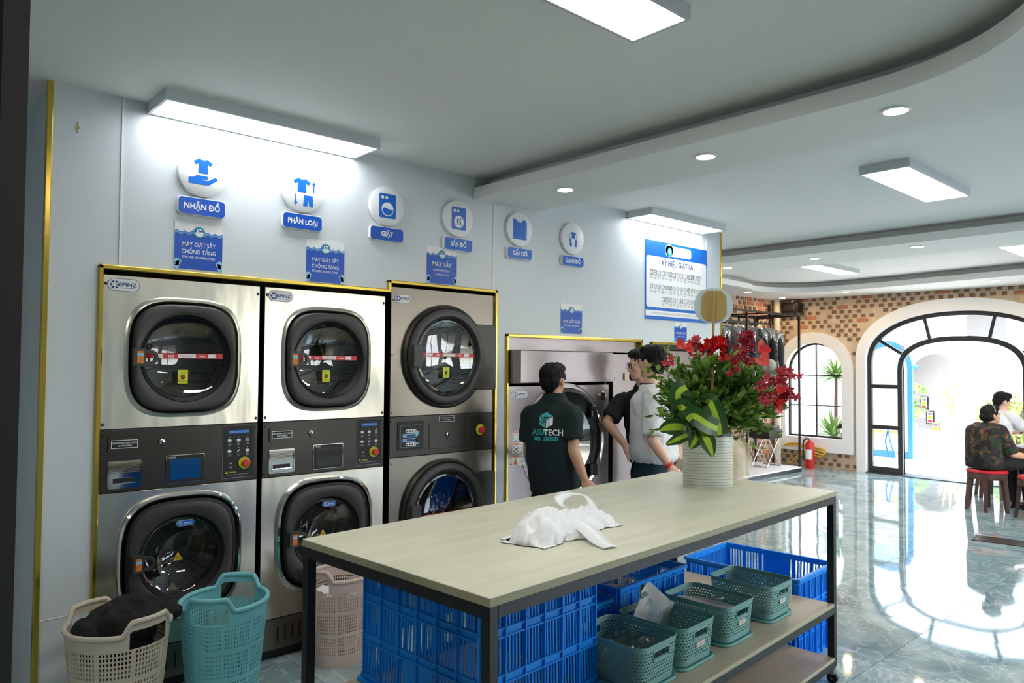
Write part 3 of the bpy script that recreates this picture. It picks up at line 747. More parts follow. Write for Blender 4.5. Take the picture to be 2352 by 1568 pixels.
def estop(parent, cx, cz, y, r=0.031, text=True):
    m = MB(); m.loft([ring(cx, cz, r, r, 2, y, 28), ring(cx, cz, r, r, 2, y - 0.004, 28)], M_yel, cap1=True)
    if text: m.text('EMERGENCY', cx, cz + r * 0.68, r * 0.22, M_kprint, y - 0.0045); m.text('STOP', cx, cz - r * 0.88, r * 0.2, M_kprint, y - 0.0045)
    rr_ = r * 0.62
    m.loft([ring(cx, cz, rr_ * 0.7, rr_ * 0.7, 2, y - 0.004, 24), ring(cx, cz, rr_ * 0.7, rr_ * 0.7, 2, y - 0.018, 24), ring(cx, cz, rr_, rr_, 2, y - 0.02, 24), ring(cx, cz, rr_, rr_, 2, y - 0.028, 24), ring(cx, cz, rr_ * 0.8, rr_ * 0.8, 2, y - 0.033, 24)], M_red, cap1=True)
    return m.build('emergency_stop_button', parent)
def keylock(parent, cx, cz, y):
    m = MB(); m.loft([ring(cx, cz, 0.014, 0.014, 2, y, 20), ring(cx, cz, 0.014, 0.014, 2, y - 0.008, 20), ring(cx, cz, 0.010, 0.010, 2, y - 0.010, 20)], M_chrome, cap1=True)
    m.box(cx - 0.002, cx + 0.002, y - 0.0115, y - 0.009, cz - 0.006, cz + 0.006, M_kprint)
    m.box(cx + 0.002, cx + 0.012, y - 0.005, y, cz - 0.028, cz - 0.01, M_band)
    return m.build('lock', parent)
def lint_label(parent, x0, x1, z0, z1, y):
    m = MB(); sticker(m, x0, x1, z0, z1, y, M_wprint); k = 0.003
    sticker(m, x0 + k, x1 - k, z0 + k, z1 - k, y - 0.0008, M_kprint); h = z1 - z0
    m.text('FOR FASTEST DRY CLEAN', (x0 + x1) / 2, z0 + h * 0.55, h * 0.17, M_wprint, y - 0.0018, bold=0.02, wid=(x1 - x0) / (h * 2.75)); m.text('LINT SCREEN', (x0 + x1) / 2, z0 + h * 0.23, h * 0.17, M_wprint, y - 0.0018, bold=0.02, wid=(x1 - x0) / (h * 2.75))
    return m.build('lint_screen_label', parent, False)
def squircle_door(root, nm, cx, cz, pw, ph, gr, bowl, y, expo=3.6):
    """dark square-round door with a round window; returns the door part"""
    m = MB(); R = lambda k, e, yy: ring(cx, cz, pw * k, ph * k, e, yy)
    g = lambda k, yy: ring(cx, cz, gr * k, gr * k, 2, yy)
    m.loft([R(1.0, expo, y + 0.02), R(1.0, expo, y - 0.018), R(0.975, expo, y - 0.030), R(0.95, expo, y - 0.033), g(1.16, y - 0.030), g(1.12, y - 0.026)], M_darkplast)
    d = m.build(nm, root)
    s = MB(); s.loft([g(1.13, y - 0.027), g(1.11, y - 0.03), g(1.06, y - 0.012), g(1.0, y + 0.004), g(0.985, y + 0.006)], M_rubber); s.build('gasket', d)
    w = MB(); w.loft([g(1.02, y - 0.004), g(0.97, y + 0.0), g(0.7, y + bowl * 0.5), g(0.35, y + bowl * 0.9), g(0.02, y + bowl)], M_glassd); w.build('door_glass', d)
    return d
def stacker(x0, label, screen):
    """two drums in one cabinet, 0.764 wide; x0 is its left edge"""
    W = 0.764; t = thing('stacked_washer_dryer', label, 'washing machine', (x0, 0, 0))
    F = -0.002
    shell(t, 0.004, W - 0.004, 0.75, 0.05, 2.01, M_steel2)
    MB().box(0.01, W - 0.01, 0.015, 0.6, 0.0, 0.05, M_blackplast).build('plinth', t, False)
    kp = MB(); kp.box(0, W, F, 0.028, 0.05, 0.214, M_steel2); kp.build('kick_panel', t, False, bevel=0.002)
    for k in range(14): MB().box(0.10 + k * 0.043, 0.11 + k * 0.043, F - 0.001, F + 0.002, 0.09, 0.17, M_void).build('vent_slot', t, False)
    cx = 0.381
    for nm, z0, z1, cz, rx, rz in (('lower_panel', 0.217, 0.982, 0.642, 0.272, 0.288), ('upper_panel', 1.284, 2.018, 1.629, 0.262, 0.274)):
        zc = (z0 + z1) / 2; hh = (z1 - z0) / 2
        def outer(y, k=0.0): return [(p[0], y, p[2]) for p in ring(W / 2, zc, W / 2 - k, hh - k, 60, 0)]
        m = MB(); e = 3.4
        m.loft([outer(0.026), outer(F + 0.002), outer(F, 0.002), ring(cx, cz, rx * 1.09, rz * 1.09, e, F), ring(cx, cz, rx * 1.05, rz * 1.05, e, F - 0.008), ring(cx, cz, rx * 1.02, rz * 1.02, e, F - 0.010), ring(cx, cz, rx * 0.99, rz * 0.99, e, F + 0.004), ring(cx, cz, rx * 0.985, rz * 0.985, e, F + 0.03)], M_steel)
        m.build(nm, t, True, 28)
    d = squircle_door(t, 'dryer_door', cx, 1.627, 0.250, 0.266, 0.196, 0.03, 0.0)
    d_handle(d, 0.125, 0.245, 1.627, 0.088, -0.03); tape(d, 0.192, 0.565, 1.636, -0.012); hot_label(d, 0.368, 1.532, -0.01)
    drum(t, cx, 1.627, 0.205, 0.5, 0.03)
    cr = MB(); e = 3.2
    cr.loft([ring(cx, 0.642, 0.290 * k, 0.305 * k, e, yy) for k, yy in ((1.03, F), (1.02, -0.026), (0.99, -0.034), (0.965, -0.028), (0.95, 0.01))], M_chrome); cr.build('chrome_ring', t)
    d = squircle_door(t, 'washer_door', cx, 0.642, 0.258, 0.275, 0.185, 0.10, 0.0, 3.3)
    m = MB(); m.loft([ring(cx, 0.642, 0.262, 0.279, 3.3, -0.01), ring(cx, 0.642, 0.262, 0.279, 3.3, -0.03), ring(cx, 0.642, 0.25, 0.267, 3.3, -0.034)], M_rubber); m.build('door_seal', d)
    d_handle(d, 0.140, 0.255, 0.638, 0.085, -0.03); tri_label(d, 0.363, 0.640, -0.012 + 0.004)
    p = logo_plate(d, 0.345, 0.430, 0.790, 0.819, -0.034, M_blue, M_wprint)
    drum(t, cx, 0.642, 0.185, 0.5, 0.06)
    m = MB(); m.box(0, W, F, 0.028, 0.984, 1.282, M_band); c = m.build('control_panel', t, False, bevel=0.002)
    m = MB(); m.loft([xz(rrect(0.035, 0.512, 1.172, 1.252, 0.012), yy) for yy in (F, F - 0.004)], M_chrome)
    m.prism(xz(rrect(0.037, 0.510, 1.174, 1.250, 0.011), F - 0.005), (0, 0.004, 0), M_band); m.build('lint_drawer', c, False)
    lint_label(c, 0.05, 0.167, 1.192, 1.232, F - 0.006); keylock(c, 0.276, 1.213, F - 0.005)
    m = MB(); m.loft([xz(rrect(0.036, 0.186, 1.002, 1.132, 0.010), F - 0.001), xz(rrect(0.036, 0.186, 1.002, 1.132, 0.010), F - 0.004), xz(rrect(0.042, 0.180, 1.008, 1.126, 0.008), F - 0.004)], M_chrome)
    m.prism(xz(rrect(0.042, 0.180, 1.008, 1.126, 0.008), F - 0.002), (0, 0.002, 0), M_chrome)
    for k in range(7): m.box(0.044, 0.178, F - 0.0035, F - 0.001, 1.076 + k * 0.0068, 1.079 + k * 0.0068, M_steel2)
    m.box(0.062, 0.158, F - 0.0045, F - 0.001, 1.028, 1.05, M_kprint); m.box(0.056, 0.166, F - 0.012, F - 0.002, 1.018, 1.026, M_chrome); m.build('coin_slot', c, False)
    m = MB(); m.prism(xz(rrect(0.298, 0.486, 1.002, 1.142, 0.006), F - 0.004), (0, 0.004, 0), M_chrome); m.prism(xz(rrect(0.301, 0.483, 1.005, 1.139, 0.005), F - 0.005), (0, 0.002, 0), M_kprint)
    m.prism(xz(rrect(0.319, 0.465, 1.020, 1.122, 0.002), F - 0.0056), (0, 0.001, 0), screen); m.prism(xz(rrect(0.31, 0.345, 1.126, 1.135, 0.004), F - 0.0056), (0, 0.001, 0), M_gprint); m.build('touch_screen', c, False)
    m = MB(); m.prism(xz(rrect(0.576, 0.742, 1.0, 1.268, 0.006), F - 0.003), (0, 0.003, 0), M_gprint); m.prism(xz(rrect(0.578, 0.744, 1.003, 1.270, 0.005), F - 0.004), (0, 0.003, 0), M_kprint)
    y = F - 0.0046; m.prism(xz(rrect(0.606, 0.716, 1.232, 1.249, 0.004), y), (0, 0.001, 0), M_blue); m.text('OPERATING STEPS', 0.661, 1.2365, 0.009, M_pblue, y - 0.0006)
    for r_, zz in enumerate((1.196, 1.140)):
        for k, xx in enumerate((0.612, 0.660, 0.708)):
            flat(m, disc(xx, zz + 0.018, 0.0022, 8), y, M_wprint)
            if (r_, k) == (0, 2):
                for a in range(3):
                    for b2 in range(3): flat(m, disc(xx - 0.006 + a * 0.006, zz - 0.004 + b2 * 0.006, 0.0022, 6), y, M_wprint)
            elif k == 1 and r_: m.tube([(xx - 0.007, y, zz - 0.005), (xx + 0.007, y, zz + 0.008)], 0.0025, M_wprint, 5)
            else:
                flat(m, rrect(xx - 0.009, xx + 0.006, zz - 0.006, zz + 0.008, 0.002), y, M_wprint); flat(m, disc(xx + 0.005, zz + 0.001, 0.006, 10), y - 0.0002, M_wprint)
            m.text(('Load', 'Select', 'Select')[k] if not r_ else ('Add', 'Push', 'Select')[k], xx, zz - 0.017, 0.0042, M_wprint, y); m.text(('Clothes', 'Cycle', 'Program')[k] if not r_ else ('Detergent', 'Start', 'Coins')[k], xx, zz - 0.024, 0.0042, M_wprint, y)
    m.prism(xz(rrect(0.612, 0.628, 1.074, 1.082, 0.002), y), (0, 0.001, 0), M_gprint); m.text('USB', 0.62, 1.054, 0.006, M_wprint, y)
    flat(m, [(0.592, 1.026), (0.606, 1.026), (0.599, 1.038)], y, M_yel); m.text('WARNING', 0.63, 1.028, 0.006, M_yel, y, bold=0.02); m.text('Do not open the door until the machine is running', 0.66, 1.016, 0.0038, M_wprint, y)
    m.build('instruction_panel', c, False)
    estop(c, 0.692, 1.076, F - 0.004)
    logo_plate(t, 0.019, 0.159, 1.942, 2.002, F - 0.002)
    rivets(t, [(0.012, 1.975), (W - 0.012, 1.975), (0.012, 1.308), (W - 0.012, 1.308)], F, M_band)
    rivets(t, [(0.014, 1.26), (W - 0.014, 1.26), (0.014, 1.005), (W - 0.014, 1.005), (0.02, 0.19), (W - 0.02, 0.19)], F, M_band, 0.006)
    return t
stacker(0.911, 'stacked steel washer and dryer with a lit blue screen, nearest the camera', M_screen)
stacker(1.703, 'stacked steel washer and dryer with a dark grey screen, second from left', M_screen0)

# tumble dryer, two round doors
def tumbler(x0):
    W = 0.846; t = thing('tumble_dryer', 'taller stacked tumble dryer of darker steel with two big round doors', 'tumble dryer', (x0, 0, 0)); F = -0.002
    shell(t, 0.004, W - 0.004, 0.9, 0.05, 2.07, M_steel2)
    MB().box(0.01, W - 0.01, 0.015, 0.6, 0, 0.05, M_blackplast).build('plinth', t, False)
    cx = 0.418
    for nm, dn, z0, z1, cz in (('lower_panel', 'lower_door', 0.05, 1.026, 0.66), ('upper_panel', 'upper_door', 1.279, 2.082, 1.655)):
        zc, hh = (z0 + z1) / 2, (z1 - z0) / 2
        def outer(y, k=0.0): return [(p[0], y, p[2]) for p in ring(W / 2, zc, W / 2 - k, hh - k, 60, 0)]
        g = lambda r, yy: ring(cx, cz, r, r, 2, yy)
        m = MB(); m.loft([outer(0.026), outer(F + 0.002), outer(F, 0.002), g(0.30, F), g(0.27, F + 0.02)], M_steel2); m.build(nm, t, True, 28)
        m = MB(); m.loft([g(0.335, F), g(0.335, -0.02), g(0.32, -0.03), g(0.31, -0.026)], M_band); m.loft([g(0.31, -0.02), g(0.305, -0.045), g(0.29, -0.052), g(0.265, -0.048), g(0.255, -0.03)], M_darkplast)
        d = m.build(dn, t)
        s = MB(); s.loft([g(0.257, -0.03), g(0.25, -0.034), g(0.235, -0.02), g(0.23, -0.015)], M_rubber); s.build('gasket', d)
        s = MB(); s.loft([g(0.236, -0.026), g(0.226, -0.03), g(0.222, -0.022)], M_chrome); s.build('glass_rim', d)
        s = MB(); s.loft([g(0.226, -0.022), g(0.15, -0.006), g(0.02, 0.0)], M_glassd); s.build('door_glass', d)
        h = MB(); h.prism(xz(rrect(0.122, 0.196, cz - 0.072, cz + 0.072, 0.012), -0.075), (0, 0.03, 0), M_darkplast); h.build('handle', d, False, bevel=0.006)
        q = MB(); pts = rrect(0.66, 0.838, cz - 0.22, cz + 0.22, 0.012); q.prism(xz(pts, -0.03), (0, 0.028, 0), M_band); q.build('hinge_cover', t, False, bevel=0.004)
        tape(d, 0.205, 0.635, cz + 0.01 if cz > 1 else cz - 0.02, -0.034)
        if cz > 1: hot_label(d, 0.408, 1.552, -0.03, 0.053)
        drum(t, cx, cz, 0.24, 0.6, 0.04)
        f = MB(); bag = ell_noise(cx + 0.02, 0.14, cz - 0.04, 0.15, 0.08, 0.17); f.add(*bag, M_film2); f.build('wrapped_parts', t)
    m = MB(); m.box(0, W, F, 0.028, 1.028, 1.277, M_band); c = m.build('control_panel', t, False, bevel=0.002)
    m = MB(); m.prism(xz(rrect(0.055, 0.252, 1.066, 1.247, 0.004), F - 0.003), (0, 0.003, 0), M_kprint); m.loft([xz(rrect(0.078, 0.232, 1.085, 1.222, 0.002), F - 0.0035), xz(rrect(0.08, 0.23, 1.087, 1.220, 0.002), F - 0.0035)], M_gprint)
    y = F - 0.004
    for zz, up in ((1.183, 1), (1.100, -1)):
        flat(m, rrect(0.12, 0.195, zz - 0.009, zz + 0.012, 0.003), y, M_wprint)
        for k in range(4): flat(m, disc(0.129 + k * 0.019, zz + 0.001, 0.006, 10), y - 0.0005, M_kprint)
    for zz, up in ((1.157, 1), (1.129, -1)):
        flat(m, [(0.094, zz - 0.011), (0.192, zz - 0.011), (0.192, zz + 0.011), (0.094, zz + 0.011)], y, M_pblue)
        flat(m, [(0.123, zz - 0.007), (0.19, zz - 0.007), (0.19, zz + 0.007), (0.123, zz + 0.007)], y - 0.0005, M_navy)
        p = [(0.19, zz - 0.011), (0.205, zz - 0.006), (0.218, zz + up * 0.02 - 0.002), (0.218, zz + up * 0.026), (0.198, zz + up * 0.026), (0.19, zz + 0.011)]
        flat(m, p, y, M_pblue); m.text('TIME', 0.108, zz + 0.001, 0.005, M_navy, y - 0.0006); m.text('TEMP', 0.108, zz - 0.007, 0.005, M_navy, y - 0.0006)
    m.build('control_display', c, False)
    lint_label(c, 0.374, 0.498, 1.231, 1.270, F - 0.002)
    m = MB(); m.prism(xz(rrect(0.296, 0.575, 1.06, 1.226, 0.012), F - 0.003), (0, 0.003, 0), M_band); m.build('lint_door', c, False, bevel=0.0015); keylock(c, 0.44, 1.148, F - 0.003)
    m = MB(); m.prism(xz(rrect(0.638, 0.806, 1.042, 1.262, 0.004), F - 0.002), (0, 0.002, 0), M_band); m.build('button_plate', c, False, bevel=0.001); estop(c, 0.719, 1.165, F - 0.002, 0.036, False)
    logo_plate(t, 0.024, 0.142, 1.985, 2.038, F - 0.002)
    rivets(t, [(0.016, 2.0), (W - 0.016, 2.03), (0.014, 1.66), (0.016, 1.30), (W - 0.016, 1.31), (0.016, 1.25), (W - 0.016, 1.25), (0.016, 1.05), (W - 0.016, 1.07), (0.016, 0.99), (W - 0.016, 1.0)], F, M_steel2, 0.007)
    return t
def ell_noise(cx, cy, cz, rx, ry, rz):
    m = MB(); m.ell((0, 0, 0), (1, 1, 1), M_void, 28, 18); v = []
    for p in m.v:
        p = Vector(p); k = 1 + 0.16 * noise.noise(p * 2.3 + Vector((cx, cz, 0)) * 3) + 0.08 * noise.noise(p * 6.0)
        v.append((cx + p.x * rx * k, cy + p.y * ry * k, cz + p.z * rz * k))
    return v, m.f
tumbler(2.509)

# dry cleaning machine in the second opening
t = thing('dry_cleaning_machine', 'wide grey steel dry cleaning machine with one huge round door behind the man', 'dry cleaner', (3.485, 0, 0))
shell(t, 0.006, 1.08, 1.2, 0.03, 1.70, M_steel3)
MB().box(0.0, 1.49, -0.004 + 0.03, 0.06, 1.713, 1.80, M_steel3).build('header_panel', t, False)
MB().box(0.0, 1.082, -0.05, 0.03, 1.474, 1.708, M_steel3).build('hood', t, False, bevel=0.006)
MB().box(0.0, 0.075, -0.052, -0.049, 1.476, 1.706, M_band).build('hood_end', t, False)
def douter(y): return [(p[0], y, p[2]) for p in ring(0.541, 0.74, 0.541, 0.712, 60, 0)]
cx, cz = 0.576, 1.03
m = MB(); m.loft([douter(0.03), douter(0.0), ring(cx, cz, 0.46, 0.44, 2, 0.0), ring(cx, cz, 0.455, 0.435, 2, 0.008), ring(cx, cz, 0.45, 0.43, 2, 0.0), ring(cx, cz, 0.36, 0.36, 2, -0.004), ring(cx, cz, 0.36, 0.36, 2, 0.03)], M_steel3); m.build('front_panel', t, True, 28)
m = MB(); m.loft([ring(cx, cz, r_, r_, 2, yy) for r_, yy in ((0.405, 0.0), (0.405, -0.035), (0.395, -0.048), (0.375, -0.044), (0.37, -0.03))], M_chrome); d = m.build('round_door', t)
m = MB(); m.loft([ring(cx, cz, r_, r_, 2, yy) for r_, yy in ((0.372, -0.034), (0.355, -0.02), (0.285, -0.012), (0.28, 0.0))], M_blackplast); m.build('door_liner', d)
m = MB(); m.loft([ring(cx, cz, r_, r_, 2, yy) for r_, yy in ((0.285, -0.014), (0.15, 0.02), (0.02, 0.03))], M_glassd); m.build('door_glass', d)
for zz in (1.24, 0.80):
    m = MB(); m.box(cx + 0.24, cx + 0.32, -0.05, -0.02, zz - 0.045, zz + 0.045, M_black); m.box(cx + 0.255, cx + 0.275, -0.056, -0.05, zz - 0.03, zz + 0.01, M_chrome); m.box(cx + 0.29, cx + 0.312, -0.058, -0.05, zz - 0.045, zz + 0.045, M_chrome); m.build('hinge', d, False, bevel=0.003)
drum(t, cx, cz, 0.3, 0.7, 0.06)
m = MB(); m.loft([ring(1.005, 1.367, r_, r_, 2, yy, 24) for r_, yy in ((0.034, 0.0), (0.034, -0.012), (0.024, -0.014), (0.022, -0.004))], M_chrome); m.loft([ring(1.005, 1.367, 0.023, 0.023, 2, -0.005, 24), ring(1.005, 1.367, 0.003, 0.003, 2, -0.003, 24)], M_kprint); m.build('porthole', t)
logo_plate(t, 0.046, 0.189, 1.366, 1.42, -0.001)
for zc, kind in ((1.102, 0), (1.015, 1), (0.931, 2)):
    m = MB(); sticker(m, 0.043, 0.180, zc - 0.037, zc + 0.037, -0.001, M_wprint); y = -0.0018
    sticker(m, 0.046, 0.110, zc + 0.022, zc + 0.035, y, M_orange); m.text('WARNING', 0.078, zc + 0.025, 0.007, M_wprint, y - 0.001)
    if kind == 0: flat(m, rrect(0.055, 0.095, zc - 0.03, zc + 0.015, 0.008), y, M_gprint); flat(m, rrect(0.058, 0.092, zc - 0.027, zc + 0.012, 0.006), y - 0.0006, M_wprint)
    elif kind == 1: flat(m, disc(0.076, zc - 0.008, 0.026), y, M_kprint); flat(m, disc(0.076, zc - 0.008, 0.022), y - 0.0006, M_wprint); m.tube([(0.058, y - 0.001, zc + 0.006), (0.094, y - 0.001, zc - 0.022)], 0.002, M_kprint, 4); m.tube([(0.062, y - 0.001, zc - 0.02), (0.08, y - 0.001, zc - 0.004), (0.09, y - 0.001, zc - 0.004)], 0.003, M_kprint, 4)
    else: flat(m, [(0.05, zc - 0.032), (0.1, zc - 0.032), (0.075, zc + 0.018)], y, M_orange); m.text('!', 0.075, zc - 0.026, 0.025, M_kprint, y - 0.0008)
    for k in range(6): flat(m, [(0.112, zc + 0.02 - k * 0.0095), (0.172 - 0.012 * (k % 3), zc + 0.02 - k * 0.0095), (0.172 - 0.012 * (k % 3), zc + 0.0225 - k * 0.0095), (0.112, zc + 0.0225 - k * 0.0095)], y, M_gprint)
    m.build('warning_sticker', t, False)
rivets(t, [(0.03, 1.405), (0.03, 0.905), (1.06, 1.41), (1.06, 0.93)], 0.0, M_kprint, 0.006)
MB().box(0.0, 1.09, 0.0, 1.2, 0.0, 0.028, M_blackplast).build('plinth', t, False)

t = thing('control_cabinet', 'pale steel control cabinet with a round latch between dry cleaner and the black-shirted man', 'cabinet', (4.622, 0, 0))
MB().box(0, 0.352, 0.0, 1.0, 0.03, 1.70, M_steel3).build('cabinet', t, False, bevel=0.003)
MB().box(0.01, 0.34, 0.02, 0.9, 0.0, 0.03, M_blackplast).build('plinth', t, False)
m = MB(); m.box(0.135, 0.20, -0.012, 0, 1.482, 1.546, M_chrome); m.loft([ring(0.245, 1.514, r_, r_, 2, yy, 24) for r_, yy in ((0.036, 0), (0.034, -0.03), (0.024, -0.04))], M_blackplast, cap1=True); m.build('latch', t)
m = MB(); sticker(m, 0.07, 0.13, 1.36, 1.385, -0.0015, M_wprint); sticker(m, 0.073, 0.127, 1.363, 1.382, -0.0024, M_kprint); m.build('name_plate', t, False)
m = MB(); sticker(m, 0.13, 0.27, 1.185, 1.235, -0.0015, M_kprint); m.text('DRY CLEAN', 0.20, 1.205, 0.012, M_pblue, -0.0028); m.build('display', t, False)
MB().box(0.0, 0.352, -0.001, 0.0, 1.176, 1.180, M_gprint).build('panel_seam', t, False)
rivets(t, [(0.02, 1.5), (0.02, 0.5)], 0.0, M_kprint, 0.005)

t = thing('wet_cleaning_machine', 'grey steel machine in the third opening, mostly hidden behind the flowers', 'washing machine', (5.13, 0, 0))
MB().box(0, 0.90, 0.03, 1.1, 0.03, 1.74, M_steel3).build('cabinet', t, False, bevel=0.004)
MB().box(0.01, 0.89, 0.05, 1.0, 0.0, 0.03, M_blackplast).build('plinth', t, False)
cx, cz = 0.45, 0.95
m = MB(); m.loft([ring(cx, cz, r_, r_, 2, yy) for r_, yy in ((0.33, 0.03), (0.33, -0.02), (0.30, -0.03), (0.27, -0.01))], M_chrome); d = m.build('round_door', t)
m = MB(); m.loft([ring(cx, cz, r_, r_, 2, yy) for r_, yy in ((0.275, -0.01), (0.12, 0.01), (0.02, 0.015))], M_glassd, cap1=True); m.build('door_glass', d)
MB().box(0.0, 0.90, 0.02, 0.06, 1.745, 1.79, M_band).build('header_panel', t, False)

# flexible ducts lying on top of the machines
for i, (x, y, lab) in enumerate(((1.22, 0.28, 'left'), (1.72, 0.30, 'middle'), (2.20, 0.26, 'right'))):
    m = MB(); pts = []; rad = []
    for k in range(40):
        a = k / 39; pts.append((-0.2 + 0.4 * a, 0.05 * math.sin(a * 3), 0.055 + 0.0 * a)); rad.append(0.05 + 0.005 * (k % 2))
    m.tube(pts, rad, M_alu, 14)
    o = m.build('flexible_duct'); o.location = (x, y - 0.2, 2.02)
    tag(o, 'silver flexible duct on top of the stacked machines, %s of three' % lab, 'duct', 'flexible ducts above the machines')

# ------------------------------------------------------------ signs on the wall
TEE = [(-0.52, 0.28), (-0.2, 0.5), (-0.1, 0.43), (0.1, 0.43), (0.2, 0.5), (0.52, 0.28), (0.42, 0.06), (0.26, 0.15), (0.26, -0.5), (-0.26, -0.5), (-0.26, 0.15), (-0.42, 0.06)]
PALM = [(-0.5, 0.1), (-0.35, 0.12), (-0.2, 0.24), (0.14, 0.24), (0.2, 0.19), (0.19, 0.12), (0.12, 0.08), (-0.04, 0.06), (-0.02, 0.02), (0.2, 0.04), (0.42, 0.22), (0.5, 0.2), (0.52, 0.12), (0.22, -0.16), (0.14, -0.18), (-0.5, -0.18)]
CUP = [(0.0, -0.5), (0.36, -0.5), (0.4, -0.2), (0.5, 0.1), (0.5, 0.48), (0.42, 0.5), (0.38, 0.1), (0.28, 0.0), (0.12, 0.18), (0.06, 0.12), (0.16, -0.08), (0.02, -0.26)]
def shp(m, pts, cx, cz, sx, sz, y, mt):
    n = len(pts); bm = bmesh.new(); vs = [bm.verts.new((cx + a * sx, y, cz + b * sz)) for a, b in pts]
    bmesh.ops.triangle_fill(bm, edges=[bm.edges.new((vs[i], vs[(i + 1) % n])) for i in range(n)]); bm.verts.index_update()
    v = [tuple(q.co) for q in bm.verts]; f = [tuple(q.index for q in x.verts) for x in bm.faces]; bm.free()
    m.add(v, f, mt); m.add([(a, b + d, c) for d in (0, 0.0012) for a, b, c in v[:n]], [(i, (i + 1) % n, n + (i + 1) % n, n + i) for i in range(n)], mt)
def icon(i, m, cx, cz, y):
    B = M_blue
    if i == 0: shp(m, TEE, cx, cz + 0.037, 0.092, 0.074, y, B); shp(m, PALM, cx, cz - 0.038, 0.142, 0.11, y, B)
    elif i == 1:
        shp(m, TEE, cx - 0.01, cz + 0.032, 0.1, 0.078, y, B)
        shp(m, [(-0.42, 0.5), (0.42, 0.5), (0.5, -0.5), (0.1, -0.5), (0.0, 0.1), (-0.1, -0.5), (-0.5, -0.5)], cx + 0.03, cz - 0.052, 0.062, 0.062, y, B)
        for x, z, s in ((0.062, 0.03, 1), (-0.046, -0.052, -1)):
            shp(m, [(-0.12, -0.5), (0.12, -0.5), (0.12, 0.2), (0.4, 0.2), (0.0, 0.52), (-0.4, 0.2), (-0.12, 0.2)][::s], cx + x, cz + z, 0.026, 0.062 * s, y, B)
    elif i in (2, 3):
        flat(m, rrect(cx - 0.06, cx + 0.06, cz - 0.075, cz + 0.075, 0.012), y, B, 0.0012)
        for k in (0, 1): flat(m, disc(cx - 0.036 + k * 0.028, cz + 0.05, 0.010, 14), y - 0.0012, M_wprint)
        if i == 2:
            flat(m, disc(cx, cz - 0.02, 0.042), y - 0.0012, M_wprint); flat(m, disc(cx, cz - 0.02, 0.037), y - 0.0018, B)
            flat(m, [(cx + 0.037 * math.cos(t), cz - 0.02 + 0.037 * math.sin(t)) for t in [PI * k / 14 for k in range(15)]], y - 0.0026, M_wprint)
            flat(m, [(cx - 0.037 + 0.074 * k / 10, cz - 0.018 + 0.006 * math.sin(k * 0.63 * 1.0)) for k in range(11)][::1] + [(cx + 0.037, cz - 0.026), (cx - 0.037, cz - 0.026)], y - 0.0033, B)
        else:
            flat(m, disc(cx, cz - 0.022, 0.040), y - 0.0012, M_wprint)
            for k in (-1, 1): m.tube([(cx + k * 0.011 + 0.005 * math.sin(q * 1.3), y - 0.002, cz - 0.044 + q * 0.0075) for q in range(7)], 0.0035, B, 5)
    elif i == 4:
        shp(m, [(-0.5, -0.5), (0.5, -0.5), (0.5, 0.5), (0.32, 0.5), (0.24, 0.4), (0.1, 0.34), (-0.1, 0.34), (-0.24, 0.4), (-0.32, 0.5), (-0.5, 0.5)], cx - 0.006, cz - 0.002, 0.118, 0.142, y, B)
        shp(m, [(-0.5, -0.5), (0.5, -0.5), (0.5, 0.5), (-0.5, 0.5)], cx + 0.061, cz - 0.008, 0.009, 0.125, y, B)
        m.tube([(cx - 0.006 + 0.04 * math.cos(t), y - 0.0004, cz + 0.068 - 0.014 * math.sin(t)) for t in [PI * k / 8 for k in range(9)]], 0.0013, B, 4)
    else:
        shp(m, TEE, cx, cz + 0.026, 0.062, 0.05, y, B)
        shp(m, CUP, cx + 0.014, cz - 0.012, 0.062, 0.1, y, B); shp(m, [(-a, b) for a, b in CUP][::-1], cx - 0.014, cz - 0.012, 0.062, 0.1, y, B)
names = ('NHẬN ĐỒ', 'PHÂN LOẠI', 'GIẶT', 'SẤY ĐỒ', 'GẤP ĐỒ', 'GIAO ĐỒ')
what = ('a shirt over an open palm', 'a shirt, shorts and two arrows', 'a washing machine half full of water', 'a dryer with two heat waves', 'a folded shirt', 'two hands under a small shirt')
for i in range(6):
    cx = 1.351 + 0.5532 * i; cz = 2.569
    t = thing('round_sign', 'round white wall sign with a blue picture of ' + what[i], 'sign', (cx, -0.022, cz), 0, 'round picture signs in a row')
    m = MB(); m.loft([ring(0, 0, 0.120, 0.120, 2, yy, 48) for yy in (0.020, -0.004)] + [ring(0, 0, 0.117, 0.117, 2, -0.006, 48)], M_white, cap1=True); m.build('plate', t)
    m = MB(); icon(i, m, 0, 0, -0.0072); m.build('picture', t, False)
    cx = 1.351 + 0.5540 * i; cz = 2.397
    t = thing('name_sign', 'blue rounded name sign reading %s under the round picture sign' % names[i], 'sign', (cx, -0.022, cz), 0, 'blue name signs in a row')
    hw = 0.119; hh = 0.045 - 0.001 * i
    m = MB(); m.prism(xz(rrect(-hw, hw, -hh, hh, 0.02, 5), -0.002), (0, 0.022, 0), M_white); m.build('plate', t, False, bevel=0.002)
    m = MB(); m.prism(xz(rrect(-hw + 0.004, hw - 0.003, -hh + 0.003, hh - 0.004, 0.018, 5), -0.004), (0, 0.003, 0), M_blue2 if i < 3 else M_blue); m.text(names[i], 0, -0.0145, 0.029, M_wprint, -0.0046, bold=0.028, wid=0.84 if len(names[i]) > 7 else 0.92); m.build('lettering', t, False)
